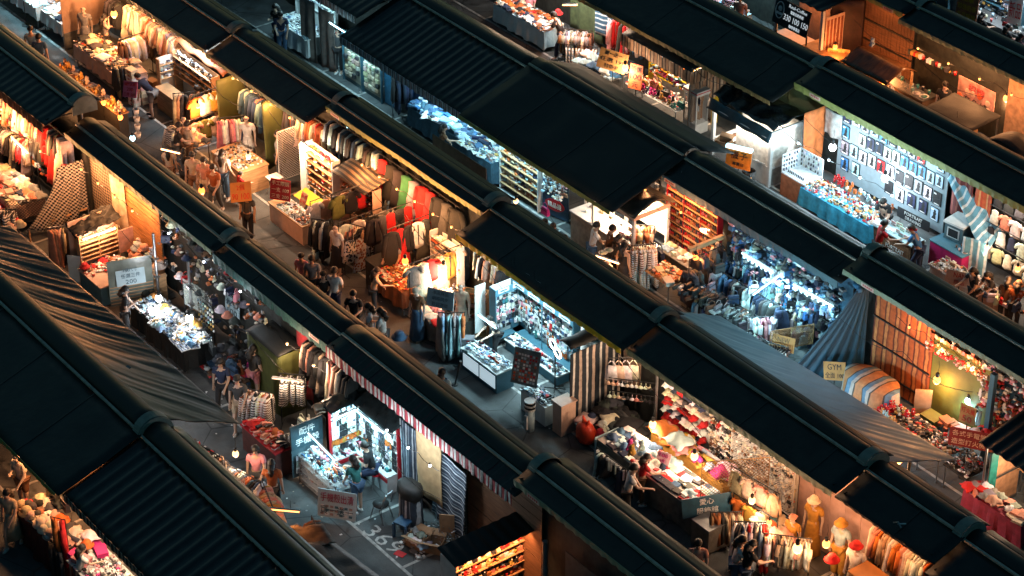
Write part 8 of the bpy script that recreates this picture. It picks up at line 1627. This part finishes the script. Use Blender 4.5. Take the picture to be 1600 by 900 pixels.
# ---------------------------------------------------------------- stock too small to pick apart, cables, litter
MX=['white','cream','red','navy','black','pink','teal','orange','charcoal','paleblue'];WM=['cream','white','rust','orange','black','red','beige','brown','charcoal'];CL=['white','paleblue','navy','black','white','denim','grey','black','charcoal']
for a in (
 ('small clothes and tags scattered over the heaped dress shop table',-19.2,-16.5,D(3,2.0),D(3,1.05),.9,130,WM,(.03,.07)),
 ('small white trinkets scattered over the wooden trinket table',-10.3,-8.85,D(3,2.1),D(3,1.3),.81,150,['white','cream','charcoal','black','gold']),
 ('small glasses cases scattered over the peach counter',-6.75,-5.4,D(3,2.2),D(3,1.72),.64,120,['white','black','charcoal','cream','rust']),
 ('small jewellery scattered below the starry bulb',-1.85,-.6,D(3,2.15),D(3,1.25),.82,160,['gold','cream','rust','black','red','white']),
 ('small bags and oddments on the dark table behind the red dress',-.1,1.2,D(3,1.6),D(3,.7),.72,110,WM,(.03,.07)),
 ('small accessories scattered over the blue front counter',2.4,3.8,D(3,2.25),D(3,1.8),.64,170,CL),
 ('small accessories along the low inner counter of the blue stall',2.3,4.5,D(3,.82),D(3,.5),.32,150,CL),
 ('small accessories on the second front counter below the grey notice',4.75,5.75,D(3,2.2),D(3,1.75),.62,100,CL),
 ('small underwear pieces scattered over the long table',7.9,11.3,D(3,2.15),D(3,1.3),.83,70,['white','red','navy','pink','white','paleblue','black','cream'],(.03,.08)),
 ('oddments between the mustard cloths',8.4,11.0,D(3,.95),D(3,.45),.82,160,['orange','magenta','pink','white','navy','mustard','black'],(.03,.08)),
 ('small things in the pile beside the orange red bag',6.5,8.0,D(3,1.7),D(3,.9),.2,150,WM+['black','navy'],(.04,.1)),
 ('small shirts and tags over the wide table at the left edge',-13.6,-10.9,D(2,1.9),D(2,.9),.84,150,WM,(.03,.08)),
 ('small ornaments along the white topped counter in the corner stall',-7.1,-6.5,D(2,1.85),D(2,.6),.64,90,['red','rust','white','cream','charcoal']),
 ('small silver clips scattered over the hair clip table',-4.5,-1.75,D(2,1.7),D(2,.85),.76,420,['white','paleblue','grey','charcoal','denim','gold','black']),
 ('small accessories on top of the glass case',4.0,5.5,D(2,1.82),D(2,1.3),.8,170,CL+['orange']),
 ('small red things on the brown cabinet left of the phone case stall',2.0,3.5,D(2,2.2),D(2,1.75),.78,110,['red','black','rust','pink','white']),
 ('rubbish in the dim corner by the olive cabinet',-1.6,-.2,D(2,1.4),D(2,.3),.1,130,['black','brown','charcoal','denim','white','red'],(.04,.1)),
 ('rubbish around the cardboard boxes on the marked bay',7.3,8.3,D(2,1.3),D(2,.7),.02,36,['white','grey','paleblue','brown','white'],(.03,.07)),
 ('small goods over the pink accessory table at lower left',4.75,6.8,D(1,2.25),D(1,1.4),.87,220,['magenta','pink','white','black','charcoal','white']),
 ('small hats and scarves over the dark red counter',1.9,4.0,D(1,2.3),D(1,1.65),.95,110,WM,(.04,.09)),
 ('small trays and packets on the white tray table at the top edge',-16.9,-14.9,D(4,1.8),D(4,1.0),.82,160,CL),
 ('small denim bits over the long jeans table',-9.3,-5.4,D(4,1.75),D(4,.6),.86,200,['denim','navy','paleblue','white','blue','black'],(.04,.09)),
 ('small bracelets scattered over the pale table',-6.3,-4.75,D(4,2.0),D(4,1.3),.87,180,['white','paleblue','charcoal','gold','white','navy']),
 ('small black and grey oddments in the rolled trousers display',3.6,6.6,D(4,2.1),D(4,1.4),.8,200,['black','charcoal','white','grey','navy'],(.03,.08)),
 ('small boxes under the amber bulb by the black bags',2.4,3.4,D(4,2.1),D(4,1.4),.8,90,WM),
 ('small tools scattered over the tool trays',11.0,14.3,D(4,1.98),D(4,1.12),.73,420,['black','charcoal','brown','grey','black','red','beige','white','charcoal']),
 ('small red garments at the right edge',13.3,15.2,D(4,.95),D(4,.15),1.0,150,['red','red','white','rust','pink','black'],(.03,.08)),
 ('small garments scattered below the pink dress',-13.6,-10.9,D(5,1.8),D(5,1.0),.79,160,MX,(.03,.08)),
 ('small blue things in the heap of pale jeans',-9.2,-7.4,D(5,1.9),D(5,1.1),.45,120,['paleblue','white','denim','navy'],(.04,.09)),
 ('small toys over the front table of the box tent',-6.6,-4.2,D(5,1.9),D(5,1.2),.73,220,MX),
 ('small toys scattered over the long blue skirted table',1.6,4.4,D(5,2.1),D(5,1.3),.77,340,['white','cream','red','gold','black','paleblue','orange','white']),
 ('small jewellery over the table at the right edge',6.9,9.2,D(5,2.2),D(5,1.6),.78,200,WM+['white','gold']),
 ('small dishes and tongs on the grill cart',-2.3,-.7,D(6,1.9),D(6,1.1),.81,120,['gold','orange','brown','black','cream','red']),
 ('small dishes under the sagging black tent',1.6,3.1,D(6,2.2),D(6,1.5),.72,90,WM+['gold','white'])):crumbs(*a)
for a in (
 ('small watches covering the lit wall under the brown tarp',-15.1,-12.9,D(3,.5),1.0,1.72,260,['white','paleblue','black','navy','charcoal','white']),
 ('small packets filling the back wall of the blue stall',2.1,4.5,D(3,.2),.5,1.66,150,CL+['black','teal','pink','orange']),
 ('small trinkets filling the grid wall of hair bands',9.7,12.6,D(3,.2),.6,2.1,420,['white','black','cream','brown','white','beige','charcoal','cream']),
 ('small packets between the phone cases on the back wall',4.2,5.7,D(2,.16),.6,1.8,60,CL+['black','teal','orange']),
 ('small hats and trinkets filling the wall behind the hats',-5.3,.2,D(2,.3),.7,2.6,110,['black','charcoal','brown','navy','cream','rust','grey'],(.03,.08)),
 ('small goods filling the figurine shelf wall',-4.6,-2.9,D(4,1.62),.25,1.45,240,['white','cream','rust','navy','orange','charcoal','paleblue']),
 ('small tags covering the blue tag board',-2.7,-1.85,D(4,1.62),.75,1.4,130,['white','cream','paleblue','charcoal']),
 ('small goods filling the wall of the blue lit bag stall',3.8,8.2,D(4,.35),.5,2.7,480,['black','navy','white','charcoal','paleblue','denim','grey','pink'],(.03,.09)),
 ('small goods on the ledge and wall above the mossy wall',11.2,13.3,D(4,.4),2.2,2.45,130,['white','cream','pink','rust','red']),
 ('small goods filling the toy shelf inside the box tent',-6.8,-4.0,D(5,.7),.6,1.65,260,MX),
 ('small goods on the wall rail at the right edge',12.9,15.6,D(4,.3),1.2,2.8,300,['red','cream','white','rust','black','pink'],(.03,.07)),
 ('small garments filling the back rail under the rust fringe',-14.4,-10.4,D(2,.35),.9,2.2,220,WM+['red'],(.04,.1)),
 ('small goods at the top right corner shelf wall',-5.1,-2.1,D(7,.6),.7,2.0,200,CL+['gold'])):wallcrumbs(*a)
sidecrumbs('small packets between the phone cases on the side wall',4.12,D(2,1.0),D(2,.15),.6,1.8,36,CL+['black','orange','teal'])
sidecrumbs('small packets filling the side wall of the blue stall',2.02,D(3,1.05),D(3,.2),.5,1.66,60,CL+['black','pink'])
sidecrumbs('small warm packets filling the black roofed kiosk',10.44,D(2,2.05),D(2,.1),.35,1.85,300,['red','white','cream','gold','rust','black'])
# litter along the bay lines
for r_,x0,x1 in ((3,-16,7),(2,-10,9),(4,-14,8),(5,-3,6)):
    small_goods('paper scraps and stubs lying along the bay line of row %s' % {3:'with the blue stall',2:'with the phone cases',4:'with the jeans',5:'with the prints'}[r_],60,lambda q:((q.uniform(x0,x1),D(r_,q.uniform(1.2,2.6)),.004),q.random()*6),['white','grey','beige','black','white'],(.012,.035),.15,'litter')
# cables
CB=[(3,-15,-9.5,'above the bending man'),(3,-9,-4.5,'above the sandal shelf'),(3,-4,1,'above the dresses'),(3,1.5,6.5,'above the blue stall'),(3,7,12.5,'above the underwear table'),(2,-9,-3,'above the hair clip table'),(2,-2,4,'above the olive cabinet'),(2,4,9.5,'above the phone case stall'),(4,-9,-3,'above the jeans'),(4,1,8,'above the bag stall'),(4,9,13.5,'above the tool trays'),(5,-7,-2,'above the box tent'),(5,.8,6.5,'above the prints'),(6,-3,3,'above the grill cart')]
for k,(r_,x0,x1,w_) in enumerate(CB):
    m=MB();d0=.9+.5*random.random();d1=1.2+.6*random.random();n_=26;s_=random.random()*5
    m.tube([(x0+(x1-x0)*i/n_,D(r_,d0+(d1-d0)*i/n_+.05*nz(i*.5,s_)),2.45-.28*abs(math.sin(math.pi*2*i/n_))+.03*nz(i*.7,s_,3)) for i in range(n_+1)],.009,4)
    tag(link('cable',m.mesh('cable',darkmetal)),'thin black cable sagging under the eave '+w_,'cable')
for k,(px,py,z) in enumerate(((1402,822,2.72),)):
    t=thing('roof_clip',['big steel spring clip on the slope above the red hat','slim steel clamp just below the big spring clip'][k],'clip',g(px,py,z),R(40*k));m=MB();m.tube([(-.12,0,.02),(0,.02,.1),(.12,0,.02)],.02,6);part('jaw',m,steel,t);m=MB();m.tube([(0,0,.06),(.1,.16,.05)],.018,6);part('handle',m,steel,t)
bpy.data.scenes.remove(TMP)
